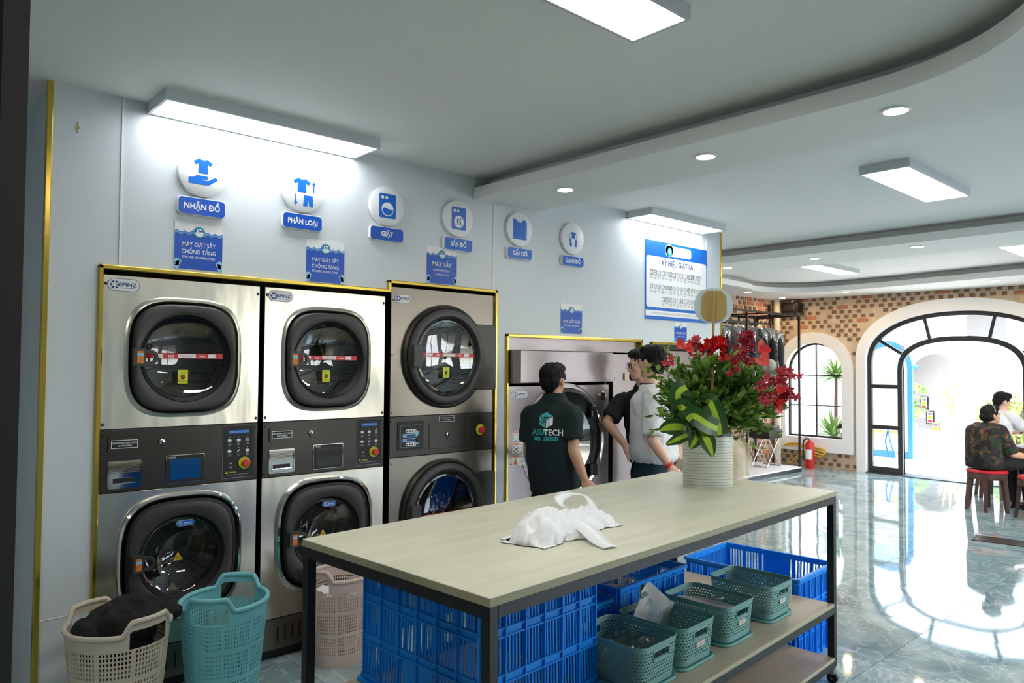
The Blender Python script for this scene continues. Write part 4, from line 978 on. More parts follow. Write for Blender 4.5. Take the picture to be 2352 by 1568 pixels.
def notice(x0, x1, z0, z1, lines, label):
    w, h = x1 - x0, z1 - z0; t = thing('machine_notice', label, 'poster', (x0, -0.003, z0), 0, 'blue and white machine notices')
    m = MB(); m.box(0, w, -0.001, 0.003, 0, h, M_white); sheet = m.build('sheet', t, False)
    m = MB(); y = -0.0016
    wave = [(w * k / 40, h * (0.80 + 0.018 * math.sin(k * 0.98)) ) for k in range(41)]
    m.prism(xz([(0, 0), (w, 0)] + wave[::-1], y), (0, 0.0006, 0), M_blue2)
    for dz in (0.025, 0.05): m.tube([(a, y - 0.0004, b - h * dz) for a, b in wave], h * 0.005, M_pblue, 4)
    cx, cz, R = w * 0.5, h * 0.80, h * 0.125
    flat(m, disc(cx, cz, R), y - 0.0010, M_navy); flat(m, disc(cx, cz, R * 0.95), y - 0.0016, M_teal); flat(m, disc(cx, cz, R * 0.76), y - 0.0022, M_blue2)
    for a, b, r_ in ((-0.2, 0.25, 0.26), (0.1, 0.34, 0.32), (0.32, 0.16, 0.22)): flat(m, disc(cx + a * R, cz + b * R, r_ * R, 14), y - 0.0028, M_wprint)
    flat(m, [(cx + 0.74 * R * math.cos(q), cz - 0.02 * R + 0.72 * R * math.sin(q)) for q in [PI + PI * k / 14 for k in range(15)]], y - 0.0034, M_pbl)
    for sx in (0, 1):
        for a, b, r_ in ((0.04, 0.04, 0.05), (0.08, 0.12, 0.05), (0.03, 0.17, 0.055), (0.12, 0.16, 0.025), (0.02, 0.10, 0.05)):
            X = a * w if not sx else w - a * w; r2 = r_ * h
            flat(m, disc(min(max(X, r2), w - r2), max(b * h, r2), r2, 12), y - 0.0010 - 0.0002 * sx, M_pblue)
    for s, zf, hf, wf_ in lines: m.text(s, w / 2, h * zf, h * hf, M_wprint, y - 0.0012, bold=0.004, wid=wf_)
    m.build('print', t, False)
notice(1.227, 1.466, 2.076, 2.315, [('MÁY GIẶT SẤY', 0.49, 0.088, 0.84), ('CHỒNG TẦNG', 0.335, 0.088, 0.84), ('STACKER WASHER DRYER', 0.235, 0.050, 0.82)], 'blue STACKER WASHER DRYER notice above the first stacked machine')
notice(1.938, 2.180, 2.069, 2.310, [('MÁY GIẶT SẤY', 0.49, 0.088, 0.84), ('CHỒNG TẦNG', 0.335, 0.088, 0.84), ('STACKER WASHER DRYER', 0.235, 0.050, 0.82)], 'blue STACKER WASHER DRYER notice above the second stacked machine')
notice(2.771, 3.015, 2.128, 2.367, [('MÁY SẤY', 0.47, 0.12, 0.95), ('ENERGY EFFICIENT', 0.335, 0.055, 0.86), ('TUMBLE DRYER', 0.22, 0.055, 0.86)], 'blue notice MÁY SẤY above the tumble dryer')
notice(4.009, 4.246, 1.846, 2.070, [('MÁY GIẶT KHÔ', 0.36, 0.098, 0.86), ('DRY CLEANING MACHINE', 0.24, 0.055, 0.82)], 'blue notice MÁY GIẶT KHÔ above the dry cleaning machine')
notice(5.452, 5.64, 1.822, 1.99, [('MÁY GIẶT ƯỚT', 0.40, 0.10, 0.86), ('WET CLEANING MACHINE', 0.24, 0.055, 0.82)], 'small blue notice under the laundry symbols poster')
# laundry symbols poster
t = thing('symbols_poster', 'big white and blue laundry symbols poster headed KÝ HIỆU GIẶT LÀ', 'poster', (5.034, -0.006, 2.004))
w, h = 0.925, 0.678
m = MB(); m.box(0, w, -0.001, 0.004, 0, h, M_blue); m.build('backing', t, False)
m = MB(); y = -0.0016; m.prism(xz(rrect(0.012, w - 0.012, 0.105, 0.545, 0.03, 5), y), (0, 0.0006, 0), M_wprint); m.prism(xz(rrect(0.003, w - 0.003, 0.03, 0.078, 0.001, 2), y), (0, 0.0006, 0), M_wprint)
m.prism(xz(rrect(0.285, 0.67, 0.565, 0.655, 0.025, 5), y), (0, 0.0006, 0), M_wprint); m.prism(xz(disc(0.34, 0.615, 0.055), y), (0, 0.0006, 0), M_wprint)
m.text('KÝ HIỆU GIẶT LÀ', w / 2, 0.475, 0.046, M_navy, y - 0.0008, bold=0.012, wid=0.92)
shp(m, [(-0.5, -0.5), (0.5, -0.5), (0.5, 0.2), (0.2, 0.5), (-0.2, 0.5), (-0.5, 0.2)], 0.345, 0.605, 0.06, 0.07, y - 0.0008, M_teal); flat(m, disc(0.345, 0.605, 0.02), y - 0.0018, M_wprint)
m.text('GIẶT LÀ THÀNH CÔNG', 0.525, 0.607, 0.022, M_teal, y - 0.0008, wid=0.8); m.text('CHUYÊN GIẶT LÀ CHUYÊN NGHIỆP', 0.525, 0.582, 0.012, M_gprint, y - 0.0008, wid=0.9)
m.text('THIẾT BỊ GIẶT LÀ CÔNG NGHIỆP - TƯ VẤN LẮP ĐẶT GIẶT SẤY CHO MỌI NHÀ', w / 2, 0.046, 0.016, M_gprint, y - 0.0008, wid=0.92)
for r_, (zz, n0, n1) in enumerate(((0.405, 0, 14), (0.285, 0, 15), (0.18, 3, 13))):
    for k in range(n0, n1):
        cx = 0.085 + k * 0.0545; s = 0.019
        if r_ == 0: pts = rrect(cx - s, cx + s, zz - s, zz + s, 0.006)
        elif r_ == 1: pts = disc(cx, zz, s, 14)
        else: pts = [(cx - s, zz - s), (cx + s, zz - s), (cx + s * 0.7, zz + s), (cx - s * 0.7, zz + s)]
        c2 = M_kprint if (k + r_) % 5 < 2 else M_gprint
        m.tube([(a, y - 0.0008, b) for a, b in pts], 0.0022, c2, 4, closed=True)
        if k % 3 == 1: flat(m, disc(cx, zz, 0.005, 8), y - 0.0006, c2)
        elif k % 3 == 2: m.tube([(cx - s * 0.8, y - 0.0008, zz - s * 0.8), (cx + s * 0.8, y - 0.0008, zz + s * 0.8)], 0.0018, c2, 4)
        for q in range(2 + k % 2): flat(m, rrect(cx - 0.018, cx + 0.018, zz - 0.038 - q * 0.010, zz - 0.034 - q * 0.010, 0.001, 2), y - 0.0004, M_gprint)
m.build('print', t, False)

# ------------------------------------------------------------ work table
TA = 0.06798
TL, TW, TH = 2.489, 0.966, 0.97
TM = Matrix.Translation((2.5284, -1.7741, 0)) @ Matrix.Rotation(TA, 4, 'Z')
def tpt(u, v, z): return tuple(TM @ Vector((u, v, z)))
t = thing('work_table', 'long pale wood topped work table with a black steel frame and two shelves', 'table', (2.5284, -1.7741, 0), TA)
L, W = TL / 2, TW / 2
m = MB(); m.box(-L, L, -W, W, TH - 0.004, TH, M_top); m.box(-L, L, -W, W, TH - 0.026, TH - 0.004, M_edge); m.build('tabletop', t, False, bevel=0.001, bseg=1)
S = 0.035
for sx in (-1, 1):
    for sy in (-1, 1):
        x, y = sx * (L - S / 2 - 0.002), sy * (W - S / 2 - 0.002)
        lg = MB().box(x - S / 2, x + S / 2, y - S / 2, y + S / 2, 0.085, TH - 0.027, M_black).build('leg', t, False, bevel=0.002)
        c = MB(); c.cyl((x - 0.011, y, 0.026), (x + 0.011, y, 0.026), 0.026, M_rubber, 18); c.box(x - 0.016, x + 0.016, y - 0.012, y + 0.02, 0.045, 0.085, M_alu); c.cyl((x - 0.016, y, 0.026), (x + 0.016, y, 0.026), 0.006, M_alu, 8); c.build('caster', lg)
def rails(z, h=0.035):
    m = MB(); i = 0.002
    for sy in (-1, 1): y = sy * (W - S / 2 - i); m.box(-L + S + i, L - S - i, y - S / 2, y + S / 2, z - h, z, M_black)
    for sx in (-1, 1): x = sx * (L - S / 2 - i); m.box(x - S / 2, x + S / 2, -W + S + i, W - S - i, z - h, z, M_black)
    return m.build('frame_rail', t, False)
rails(TH - 0.027); rails(0.388); rails(0.118)
for z in (0.405, 0.135):
    m = MB(); m.box(-L + 0.004, L - 0.038, -W + 0.002, W - 0.002, z - 0.003, z, M_shelf); m.box(-L + 0.004, L - 0.038, -W + 0.002, W - 0.002, z - 0.017, z - 0.003, M_edge); m.build('shelf', t, False)

# ------------------------------------------------------------ open lattice containers
def lat(n, holes, gap, solid):
    """positions along a side: n groups of `holes` slots; returns positions and which cells are slots"""
    unit = holes * (1 + gap) + gap
    tot = n * unit + (n + 1) * solid
    pos = [0.0]; kind = []
    for g in range(n):
        pos.append(pos[-1] + solid); kind.append(0)
        for h in range(holes):
            if h: pos.append(pos[-1] + gap); kind.append(0)
            pos.append(pos[-1] + 1); kind.append(1)
        pos[-1] += 0
    pos.append(pos[-1] + solid); kind.append(0)
    e = pos[-1]
    return [p / e for p in pos], kind
def crate(name, label, cu, cv, z0, lx, ly, h, group, upside=False, taper=0.03, rz=TA, mt=None):
    mt = mt or M_crate
    c = tpt(cu, cv, 0); t = thing(name, label, 'crate', (c[0], c[1], z0), rz, group)
    def zz(a): return (h - a * h) if upside else a * h
    us, ku = lat(6, 5, 0.75, 2.2); vs, kv = lat(3 if h > 0.3 else 2, 1, 0.5, 0.22 if h > 0.3 else 0.4)
    for s, (ax, ln, off) in enumerate((('x', lx, -ly / 2), ('x', lx, ly / 2), ('y', ly, -lx / 2), ('y', ly, lx / 2))):
        def fn(u, v, ax=ax, ln=ln, off=off):
            k = 1 - taper * (1 - v); a = (u - 0.5) * ln * k; b = off * k
            return (a, b, zz(0.0 + v)) if ax == 'x' else (b, a, zz(v))
        nv = len(kv)
        def hole(i, j, ax=ax):
            if not (ku[i] and kv[j]): return False
            if ax == 'y' and j == nv - 2 and 0.36 < us[i] < 0.62: return False
            return True
        pnl = grid_sheet('side_panel', us, vs, fn, hole, mt, 0.004, t, smooth=False)
        m = MB()
        sg = -1 if off < 0 else 1
        def rail(u0, u1, v, th, hh):
            k = 1 - taper * (1 - v); a0, a1 = (u0 - 0.5) * ln * k, (u1 - 0.5) * ln * k; b = off * k; o0, o1 = sorted((b, b + sg * th)); q0, q1 = sorted((zz(v) - hh, zz(v) + hh))
            if ax == 'x': m.box(a0, a1, o0, o1, q0, q1, mt)
            else: m.box(o0, o1, a0, a1, q0, q1, mt)
        for j in range(nv + 1):
            if j in (0, nv): continue
            rail(0.0, 1.0, (vs[j]) , 0.010, 0.003)
        rail(-0.012, 1.012, 0.985, 0.018, 0.008)
        for i, kk in enumerate(ku):
            if not kk and us[i + 1] - us[i] > 0.03:
                k = 1; b = off; o0, o1 = sorted((b * 0.985, b * 0.985 + sg * 0.012)); a0 = ((us[i] + us[i + 1]) / 2 - 0.5) * ln
                if ax == 'x': m.box(a0 - 0.003, a0 + 0.003, o0, o1, 0.01, h - 0.01, mt)
                else: m.box(o0, o1, a0 - 0.003, a0 + 0.003, 0.01, h - 0.01, mt)
        m.build('ribs', pnl, False)
    k = 1 - taper
    us2, ku2 = lat(5, 4, 0.6, 1.5)
    fl_ = grid_sheet('base_grid', us2, us2, lambda u, v: ((u - 0.5) * lx * k, (v - 0.5) * ly * k, zz(0.01) if not upside else h - 0.004), lambda i, j: bool(ku2[i] and ku2[j]), mt, 0.005, t, smooth=False)
    return t
crate('storage_crate', 'big blue crate upside down on the middle shelf, near end of the table', -0.70, 0.125, 0.406, 0.60, 0.65, 0.48, 'blue plastic crates', True)
crate('storage_crate', 'shallow blue crate with plastic bags on the middle shelf, behind the green baskets', 0.275, 0.19, 0.406, 0.54, 0.40, 0.228, 'blue plastic crates')
crate('storage_crate', 'low dark blue crate on the middle shelf half hidden behind the upside down crate', -0.188, 0.215, 0.406, 0.33, 0.40, 0.185, 'blue plastic crates')
crate('storage_crate', 'tall bright blue empty crate on the floor past the far end of the table', 1.50, 0.06, 0.0, 0.49, 0.66, 0.475, 'blue plastic crates', False, 0.05)

# woven-look baskets on their lids
def bin_basket(cu, label, cards=True):
    c = tpt(cu, -0.228, 0); t = thing('storage_basket', label, 'basket', (c[0], c[1], 0.406), TA, 'green storage baskets on the middle shelf')
    w, l, h = 0.262, 0.328, 0.164
    def outline(k, n=20):
        o = rrect(-w / 2 * k, w / 2 * k, -l / 2 * k, l / 2 * k, 0.045 * k, 5); return o
    base = outline(1.0); N = len(base)
    # resample the outline evenly
    P = [Vector((*p, 0)) for p in base]; per = [0]
    for i in range(N): per.append(per[-1] + (P[(i + 1) % N] - P[i]).length)
    def at_(s):
        s = s % per[-1]
        for i in range(N):
            if per[i + 1] >= s: return P[i].lerp(P[(i + 1) % N], (s - per[i]) / max(1e-9, per[i + 1] - per[i]))
    M = 148; ring_ = [at_(per[-1] * i / M) for i in range(M)]
    rows = 25; vs = [0.012 + 0.152 * j / (rows - 1) for j in range(rows)]
    def fn(u, v):
        p = ring_[u]; k = 0.90 + 0.10 * (v / h); return (p.x * k, p.y * k, v)
    def hole(i, j):
        p = ring_[i]; z = vs[j]
        if abs(p.y) > l * 0.49 and abs(p.x) < 0.052:
            if 0.108 < z < 0.140: return True
            if 0.10 < z < 0.15: return False
        if j < 2 or j > rows - 4: return False
        return j % 2 == 0 and (i + (1 if (j // 2) % 2 else 0)) % 2 == 0 and 3 <= j
    grid_sheet('woven_wall', list(range(M)), vs, fn, hole, M_bin, 0.0025, t, True)
    m = MB(); m.loft([[(p.x * 0.9, p.y * 0.9, 0.012) for p in ring_]], M_bin, True); m.build('base', t)
    m = MB(); m.tube([(p.x * 1.0, p.y * 1.0, h) for p in ring_], 0.0032, M_bin, 6, True); m.build('rim', t)
    for s in (-1, 1):
        m = MB(); y = s * l / 2 * 0.965
        m.tube([(a, y + s * 0.004 * (b / 0.14), b) for a, b in rrect(-0.054, 0.054, 0.106, 0.142, 0.012, 3)], 0.004, M_bin, 6, True); m.build('handle_edge', t)
    m = MB(); m.loft([[(p.x * 0.98, p.y * 0.965, 0.0) for p in ring_], [(p.x * 1.02, p.y * 0.99, 0.002) for p in ring_], [(p.x * 1.03, p.y * 1.0, 0.012) for p in ring_], [(p.x * 1.005, p.y * 0.98, 0.012) for p in ring_], [(p.x * 0.97, p.y * 0.95, 0.006) for p in ring_]], M_tray, True, True); m.build('tray', t)
    if cards:
        m = MB(Matrix.Translation((0.0, -l / 2 * 0.955 - 0.004, 0.083))); m.box(-0.032, 0.032, -0.001, 0.001, -0.011, 0.011, mat('pale_label', (206, 196, 184), 0.6) if 'pale_label' not in bpy.data.materials else bpy.data.materials['pale_label'])
        m.text('KT', 0, -0.004, 0.009, M_gprint, -0.0016); m.build('label_card', t, False)
    return t
bin_basket(-0.250, 'green storage basket holding a clear plastic bag, nearest the upside down crate', False)
bin_basket(0.04, 'green storage basket with a printed laundry bag standing up out of it')
bin_basket(0.395, 'green storage basket filled with a flat white printed sheet')
bin_basket(0.81, 'green storage basket at the far end of the middle shelf, nearly empty')

def crumple(nx, ny, fn, amp, sc, seed):
    v = []; f = []
    for j in range(ny):
        for i in range(nx):
            p = Vector(fn(i / (nx - 1), j / (ny - 1))); q = p * sc + Vector((seed, seed * 1.7, 0))
            d = Vector((noise.noise(q), noise.noise(q + Vector((31, 0, 0))), noise.noise(q + Vector((0, 47, 0)))))
            r = abs(noise.noise(q * 2.7 + Vector((5, 5, 5))))
            v.append(p + d * amp + Vector((0, 0, r * amp * 0.7)))
    for j in range(ny - 1):
        for i in range(nx - 1): a = j * nx + i; f.append((a, a + 1, a + nx + 1, a + nx))
    return v, f
def tl(cu, cv, z): return Matrix.Translation(tpt(cu, cv, z)) @ Matrix.Rotation(TA, 4, 'Z')
# contents of the baskets and crate
m = MB(tl(-0.250, -0.228, 0.43)); v, f = crumple(22, 26, lambda a, b: ((a - 0.5) * 0.19, (b - 0.5) * 0.26, 0.055 + 0.06 * math.sin(b * 3.1) * a), 0.03, 16, 3); m.add(v, f, M_film2)
o = m.build('plastic_bag'); tag(o, 'crumpled clear plastic bag lying in the nearest green basket', 'plastic bag')
m = MB(tl(0.04, -0.20, 0.43))
pts = lambda a, b: ((a - 0.5) * 0.19 + 0.02 * b, 0.10 - 0.26 * a * 0.2 - 0.05 * b, 0.05 + b * 0.21 * (1.0 - 0.75 * abs(a - 0.28)))
v, f = crumple(20, 20, pts, 0.010, 14, 9); m.add(v, f, M_wprint)
PB = tl(0.04, -0.20, 0.43)
o = thing('printed_laundry_bag', 'white laundry bag with green and blue print standing up in a green basket', 'laundry bag', tpt(0.04, -0.20, 0.43), TA)
mm = MB(); mm.add(v, f, mat('white_bag_film', (214, 210, 208), 0.35, bump=0.2, bscale=30)); mm.build('bag_sheet', o)
G = mat('dark_green_print', (0, 84, 84), 0.5); CY = mat('cyan_print', (20, 140, 176), 0.5)
R_ = Matrix.Translation((-0.012, 0.035, 0.13)) @ Matrix.Rotation(math.radians(-22), 4, 'X') @ Matrix.Rotation(math.radians(-62), 4, 'Y')
mm = MB(R_); mm.text('GIẶT LÀ SẠCH', 0.0, 0.012, 0.017, G, -0.012, bold=0.02)
mm.text('CHUYÊN NGHIỆP', 0.0, -0.012, 0.010, CY, -0.012, bold=0.01); mm.text('0968 689 866', 0.0, -0.034, 0.012, CY, -0.012, bold=0.02); mm.text('GIAO NHẬN TẬN NƠI', 0.0, -0.052, 0.008, CY, -0.012)
flat(mm, disc(-0.055, -0.03, 0.006, 12), -0.012, CY); mm.build('print', o, False)
mm = MB(Matrix.Translation((-0.045, 0.055, 0.225)) @ Matrix.Rotation(math.radians(-18), 4, 'X')); flat(mm, [(-0.03, -0.028), (0.03, -0.022), (0.024, 0.012), (0.0, 0.03), (-0.024, 0.012)], -0.004, G, 0.002); mm.build('corner_mark', o, False)
o = thing('printed_sheet', 'flat white printed bag with a dark green round emblem lying in a green basket', 'laundry bag', tpt(0.395, -0.228, 0.53), TA)
v, f = crumple(16, 18, lambda a, b: ((a - 0.5) * 0.20, (b - 0.5) * 0.27, 0.012 * math.sin(a * 5)), 0.006, 14, 21); mm = MB(); mm.add(v, f, bpy.data.materials['white_bag_film']); mm.build('bag_sheet', o)
mm = MB(Matrix.Translation((0.04, -0.03, 0.026)) @ Matrix.Rotation(math.radians(-90), 4, 'X')); flat(mm, [(-0.045, -0.03), (0.045, -0.03), (0.05, 0.02), (0.0, 0.05), (-0.05, 0.02)], 0, G, 0.001); mm.tube([(0.025 * math.cos(q), -0.001, 0.008 + 0.025 * math.sin(q)) for q in [PI * k / 12 for k in range(25)]], 0.002, M_wprint, 4); mm.build('emblem', o, False)
m = MB(tl(0.275, 0.19, 0.41)); v, f = crumple(26, 22, lambda a, b: ((a - 0.5) * 0.48, (b - 0.5) * 0.34, 0.15 + 0.04 * math.sin(a * 4) * math.sin(b * 3.14)), 0.03, 11, 33); m.add(v, f, M_film2)
m2 = MB(tl(0.275, 0.19, 0.41)); v, f = crumple(20, 18, lambda a, b: ((a - 0.5) * 0.46, (b - 0.5) * 0.32, 0.05 + 0.08 * math.sin(a * 3.14) * math.sin(b * 3.14)), 0.02, 12, 37); m2.add(v, f, bpy.data.materials['white_bag_film'])
o = m.build('film_bundle'); tag(o, 'loose clear film heaped over the shallow blue crate', 'plastic bag')
o = m2.build('white_bag'); tag(o, 'white plastic bags under clear film in the shallow blue crate', 'plastic bag')
m = MB(tl(0.81, -0.228, 0.43)); m.ell((0.01, -0.02, 0.02), (0.085, 0.11, 0.025), bpy.data.materials['white_bag_film'], 20, 10); o = m.build('folded_bag'); tag(o, 'small pale folded bag on the bottom of the farthest green basket', 'plastic bag')

# ------------------------------------------------------------ crumpled carrier bag on the table
t = thing('carrier_bag', 'crumpled white plastic carrier bag lying on the table top', 'plastic bag', tpt(-0.50, -0.09, TH), TA)
def bag_sheet(seed, w, h, c, lift, nm, rot=0.0, n=46):
    """one crumpled film layer of the bag: sharp ridges, puffed in the middle, edges resting on the table"""
    v = []; f = []; M = Matrix.Rotation(rot, 3, 'Z')
    for j in range(n):
        for i in range(n):
            a, b2 = i / (n - 1) * 2 - 1, j / (n - 1) * 2 - 1
            r = min(1.0, (abs(a) ** 2.6 + abs(b2) ** 2.6) ** (1 / 2.6))
            q = Vector((a * 2.2 + seed, b2 * 1.8 - seed, seed * 0.37)); wob = 1 + 0.16 * noise.noise(q * 0.9)
            r1 = 1 - 2.2 * abs(noise.noise(q * 1.25)); r2 = 1 - 2.2 * abs(noise.noise(q * 2.7 + Vector((4, 9, 2)))); r3 = 1 - 2.0 * abs(noise.noise(q * 5.5 + Vector((1, 5, 8))))
            dome = max(0.0, 1 - r ** 2.0) ** 0.75
            z = lift * dome * (0.85 + 0.25 * r1) + 0.009 * r2 * dome ** 0.6 + 0.0035 * r3 * dome ** 0.4
            p = M @ Vector((a * w * wob, b2 * h * (1 + 0.2 * noise.noise(q * 1.1 + Vector((8, 1, 0)))), 0))
            v.append((c[0] + p.x + 0.007 * r2, c[1] + p.y + 0.007 * r1, max(0.004, z + 0.003)))
    for j in range(n - 1):
        for i in range(n - 1): a = j * n + i; f.append((a, a + 1, a + n + 1, a + n))
    m = MB(); m.add(v, f, M_bagw); o = m.build(nm, t, True, 60); sd = o.modifiers.new('solid', 'SOLIDIFY'); sd.thickness = 0.0008; return o
bag_sheet(3.1, 0.155, 0.10, (-0.11, -0.03, 0.0), 0.095, 'puffed_end', 0.25)
bag_sheet(7.7, 0.25, 0.10, (0.02, -0.01, 0.0), 0.062, 'body', 0.12)
bag_sheet(12.4, 0.12, 0.085, (0.17, -0.005, 0.0), 0.06, 'gathered_end', -0.2)
bag_sheet(17.9, 0.10, 0.055, (-0.02, -0.10, 0.0), 0.036, 'front_fold', -0.4, 30)
def ribbon(name, pts, wd, parent, mt, up=(0, 0, 1), solid=0.001, twist=0.0):
    m = MB(); P = [Vector(p) for p in pts]; L_, R2 = [], []
    for i, p in enumerate(P):
        d = (P[min(i + 1, len(P) - 1)] - P[max(i - 1, 0)]).normalized(); s = d.cross(Vector(up))
        s = s.normalized() if s.length > 1e-4 else Vector((1, 0, 0))
        w = wd[i] if isinstance(wd, (list, tuple)) else wd
        s = (Matrix.Rotation(twist * i / len(P), 3, d) @ s) * (w / 2); L_.append(p - s); R2.append(p + s)
    m.loft([L_, [a.lerp(b_, 0.5) + Vector((0, 0, 0.25 * (b_ - a).length * 0.3)) for a, b_ in zip(L_, R2)], R2], mt, closed=False)
    o = m.build(name, parent); sd = o.modifiers.new('solid', 'SOLIDIFY'); sd.thickness = solid; sd.offset = 0; return o
def curve(pts, n=16):
    """smooth path through the points"""
    P = [Vector(p) for p in pts]; out = []
    for i in range(len(P) - 1):
        a = P[max(i - 1, 0)]; b_ = P[i]; c = P[i + 1]; d = P[min(i + 2, len(P) - 1)]
        for k in range(n):
            q = k / n; out.append(0.5 * ((2 * b_) + (c - a) * q + (2 * a - 5 * b_ + 4 * c - d) * q * q + (3 * b_ - a - 3 * c + d) * q ** 3))
    out.append(P[-1]); return out
ribbon('handle_loop', curve([(0.10, 0.05, 0.07), (0.16, 0.13, 0.085), (0.25, 0.15, 0.095), (0.29, 0.09, 0.085), (0.25, 0.02, 0.05), (0.21, 0.0, 0.03)], 8), 0.045, t, M_bagw, (0.3, -0.4, 1), 0.002)
ribbon('handle_loop', curve([(0.02, -0.07, 0.05), (-0.01, -0.16, 0.03), (-0.05, -0.24, 0.012), (-0.07, -0.30, 0.004)], 8), [0.09 - 0.0013 * k for k in range(25)], t, M_bagw, (0, 0, 1), 0.002)

# ------------------------------------------------------------ laundry baskets on the floor
def laundry_basket(label, x, y, h, mt, rz, rx=0.205, ry=0.185, hh=0.055, group='laundry baskets on the floor'):
    t = thing('laundry_basket', label, 'laundry basket', (x, y, 0), rz, group)
    N = 180; us = list(range(N))
    def bump(u):
        a = 2 * PI * u / N; d = abs(math.atan2(math.sin(a), math.cos(a))); d = min(d, PI - d)
        q = max(0.0, min(1.0, (0.62 - d) / 0.24)); return q * q * (3 - 2 * q)
    hz = h - 0.055
    vs = [0.0, 0.055]; kind = [0]
    bands = 3; rows = 6; cell = (hz - 0.055) / (bands * (rows * 1.45 + 1.2))
    for b_ in range(bands):
        vs.append(vs[-1] + cell * 1.2); kind.append(0)
        for r_ in range(rows):
            vs.append(vs[-1] + cell); kind.append(1)
            vs.append(vs[-1] + cell * 0.45); kind.append(0)
    vs.append(h - 0.018); kind.append(2); vs.append(h); kind.append(0)
    def fn(u, v):
        a = 2 * PI * u / N; k = 0.74 + 0.26 * (v / h) ** 0.8
        z = v + (hh * bump(u) * max(0.0, (v - hz) / (h - hz)) if v > hz else 0)
        if v > h - 0.001: k += 0.0
        return (rx * k * math.cos(a), ry * k * math.sin(a), z)
    def hole(i, j):
        if kind[j] == 2: return bump(i) > 0.75 and bump((i + 1) % N) > 0.75
        return kind[j] == 1 and (i % 20) not in (0, 19) and i % 2 == 1
    grid_sheet('lattice_wall', us, vs, fn, hole, mt, 0.0035, t, True)
    m = MB(); m.loft([[(rx * 0.74 * math.cos(2 * PI * u / 60), ry * 0.74 * math.sin(2 * PI * u / 60), 0.002) for u in range(60)]], mt, True); m.build('base', t)
    m = MB(); m.tube([Vector(fn(u, h)) for u in us], 0.011, mt, 8, True); m.build('rim', t)
    return t
laundry_basket('beige laundry basket heaped with black clothes, at the left by the gold trim', 0.905, -0.415, 0.50, M_basb, math.radians(112), 0.205, 0.195)
laundry_basket('turquoise laundry basket on the floor in front of the first stacked machine', 1.365, -0.385, 0.50, M_bast, math.radians(50), 0.215, 0.19)
laundry_basket('pale pink laundry basket on the floor behind the table leg', 2.06, -0.225, 0.46, M_basp, math.radians(200), 0.2, 0.175)
def pile(name, label, cat, x, y, z, pcs, mt, seed, amp=0.02):
    b = MB(Matrix.Translation((x, y, z)))
    for c, r in pcs: b.ell(c, r, mt, 16, 10)
    o = remeshed(name, b, 0.008, None, 2, lambda p, n: amp * (1 - 2 * abs(noise.noise(p * 14 + Vector((seed, 0, 0))))) + 0.006 * noise.noise(p * 40))
    return tag(o, label, cat)
pile('black_trousers', 'black folded trousers heaped over the beige laundry basket', 'clothes', 0.905, -0.415, 0.50, [((0.02, 0.0, 0.0), (0.15, 0.13, 0.07)), ((0.06, 0.03, 0.035), (0.10, 0.10, 0.045)), ((0.0, 0.02, -0.08), (0.15, 0.14, 0.09))], M_cloth, 3)
pile('black_shirt', 'black shirt sleeve hanging over the right rim of the beige basket', 'clothes', 0.905, -0.415, 0.50, [((0.15, 0.02, 0.02), (0.075, 0.06, 0.035)), ((0.20, 0.0, 0.005), (0.05, 0.045, 0.03))], M_cloth, 13, 0.012)
pile('rolled_garment', 'black rolled garment at the left side of the beige basket', 'clothes', 0.905, -0.415, 0.50, [((-0.13, -0.04, 0.0), (0.05, 0.06, 0.05)), ((-0.11, -0.02, -0.05), (0.05, 0.08, 0.05))], M_cloth, 23, 0.012)
m = MB(Matrix.Translation((2.06, -0.225, 0.36))); v, f = crumple(20, 20, lambda a, b: ((a - 0.5) * 0.22, (b - 0.5) * 0.2, 0.02 * math.sin(a * 6)), 0.02, 14, 51); m.add(v, f, M_bagw); o = m.build('white_bag'); tag(o, 'white plastic bag inside the pale pink laundry basket', 'plastic bag')

# ------------------------------------------------------------ vase and flowers on the table
VC = Vector(tpt(0.90, 0.055, 0)); VANG = math.atan2(-0.672, 0.740)   # long side faces the camera
VM = Matrix.Translation((VC.x, VC.y, TH)) @ Matrix.Rotation(VANG, 4, 'Z')
t = thing('vase', 'cream oval vase with fine grey rings standing at the far end of the table', 'vase', (VC.x, VC.y, TH), VANG)
def lens(k, z, n=40, hx=0.133, hy=0.066):
    out = []
    for i in range(n):
        a = 2 * PI * i / n; c, s = math.cos(a), math.sin(a)
        out.append((hx * k * math.copysign(abs(c) ** 1.15, c), hy * k * math.copysign(abs(s) ** 1.0, s), z))
    return out
HV = 0.262
m = MB(); m.loft([lens(0.985, 0.0), lens(1.0, 0.004), lens(1.0, HV * 0.5), lens(1.0, HV - 0.003), lens(0.99, HV), lens(0.95, HV - 0.002), lens(0.94, HV - 0.06)], M_vase, True); m.build('body', t)
m = MB(); m.loft([lens(0.93, HV - 0.03), lens(0.93, HV + 0.045), lens(0.88, HV + 0.05), lens(0.5, HV + 0.05)], mat('dark_green_liner', (12, 62, 48), 0.35), False, True); m.build('liner', t)

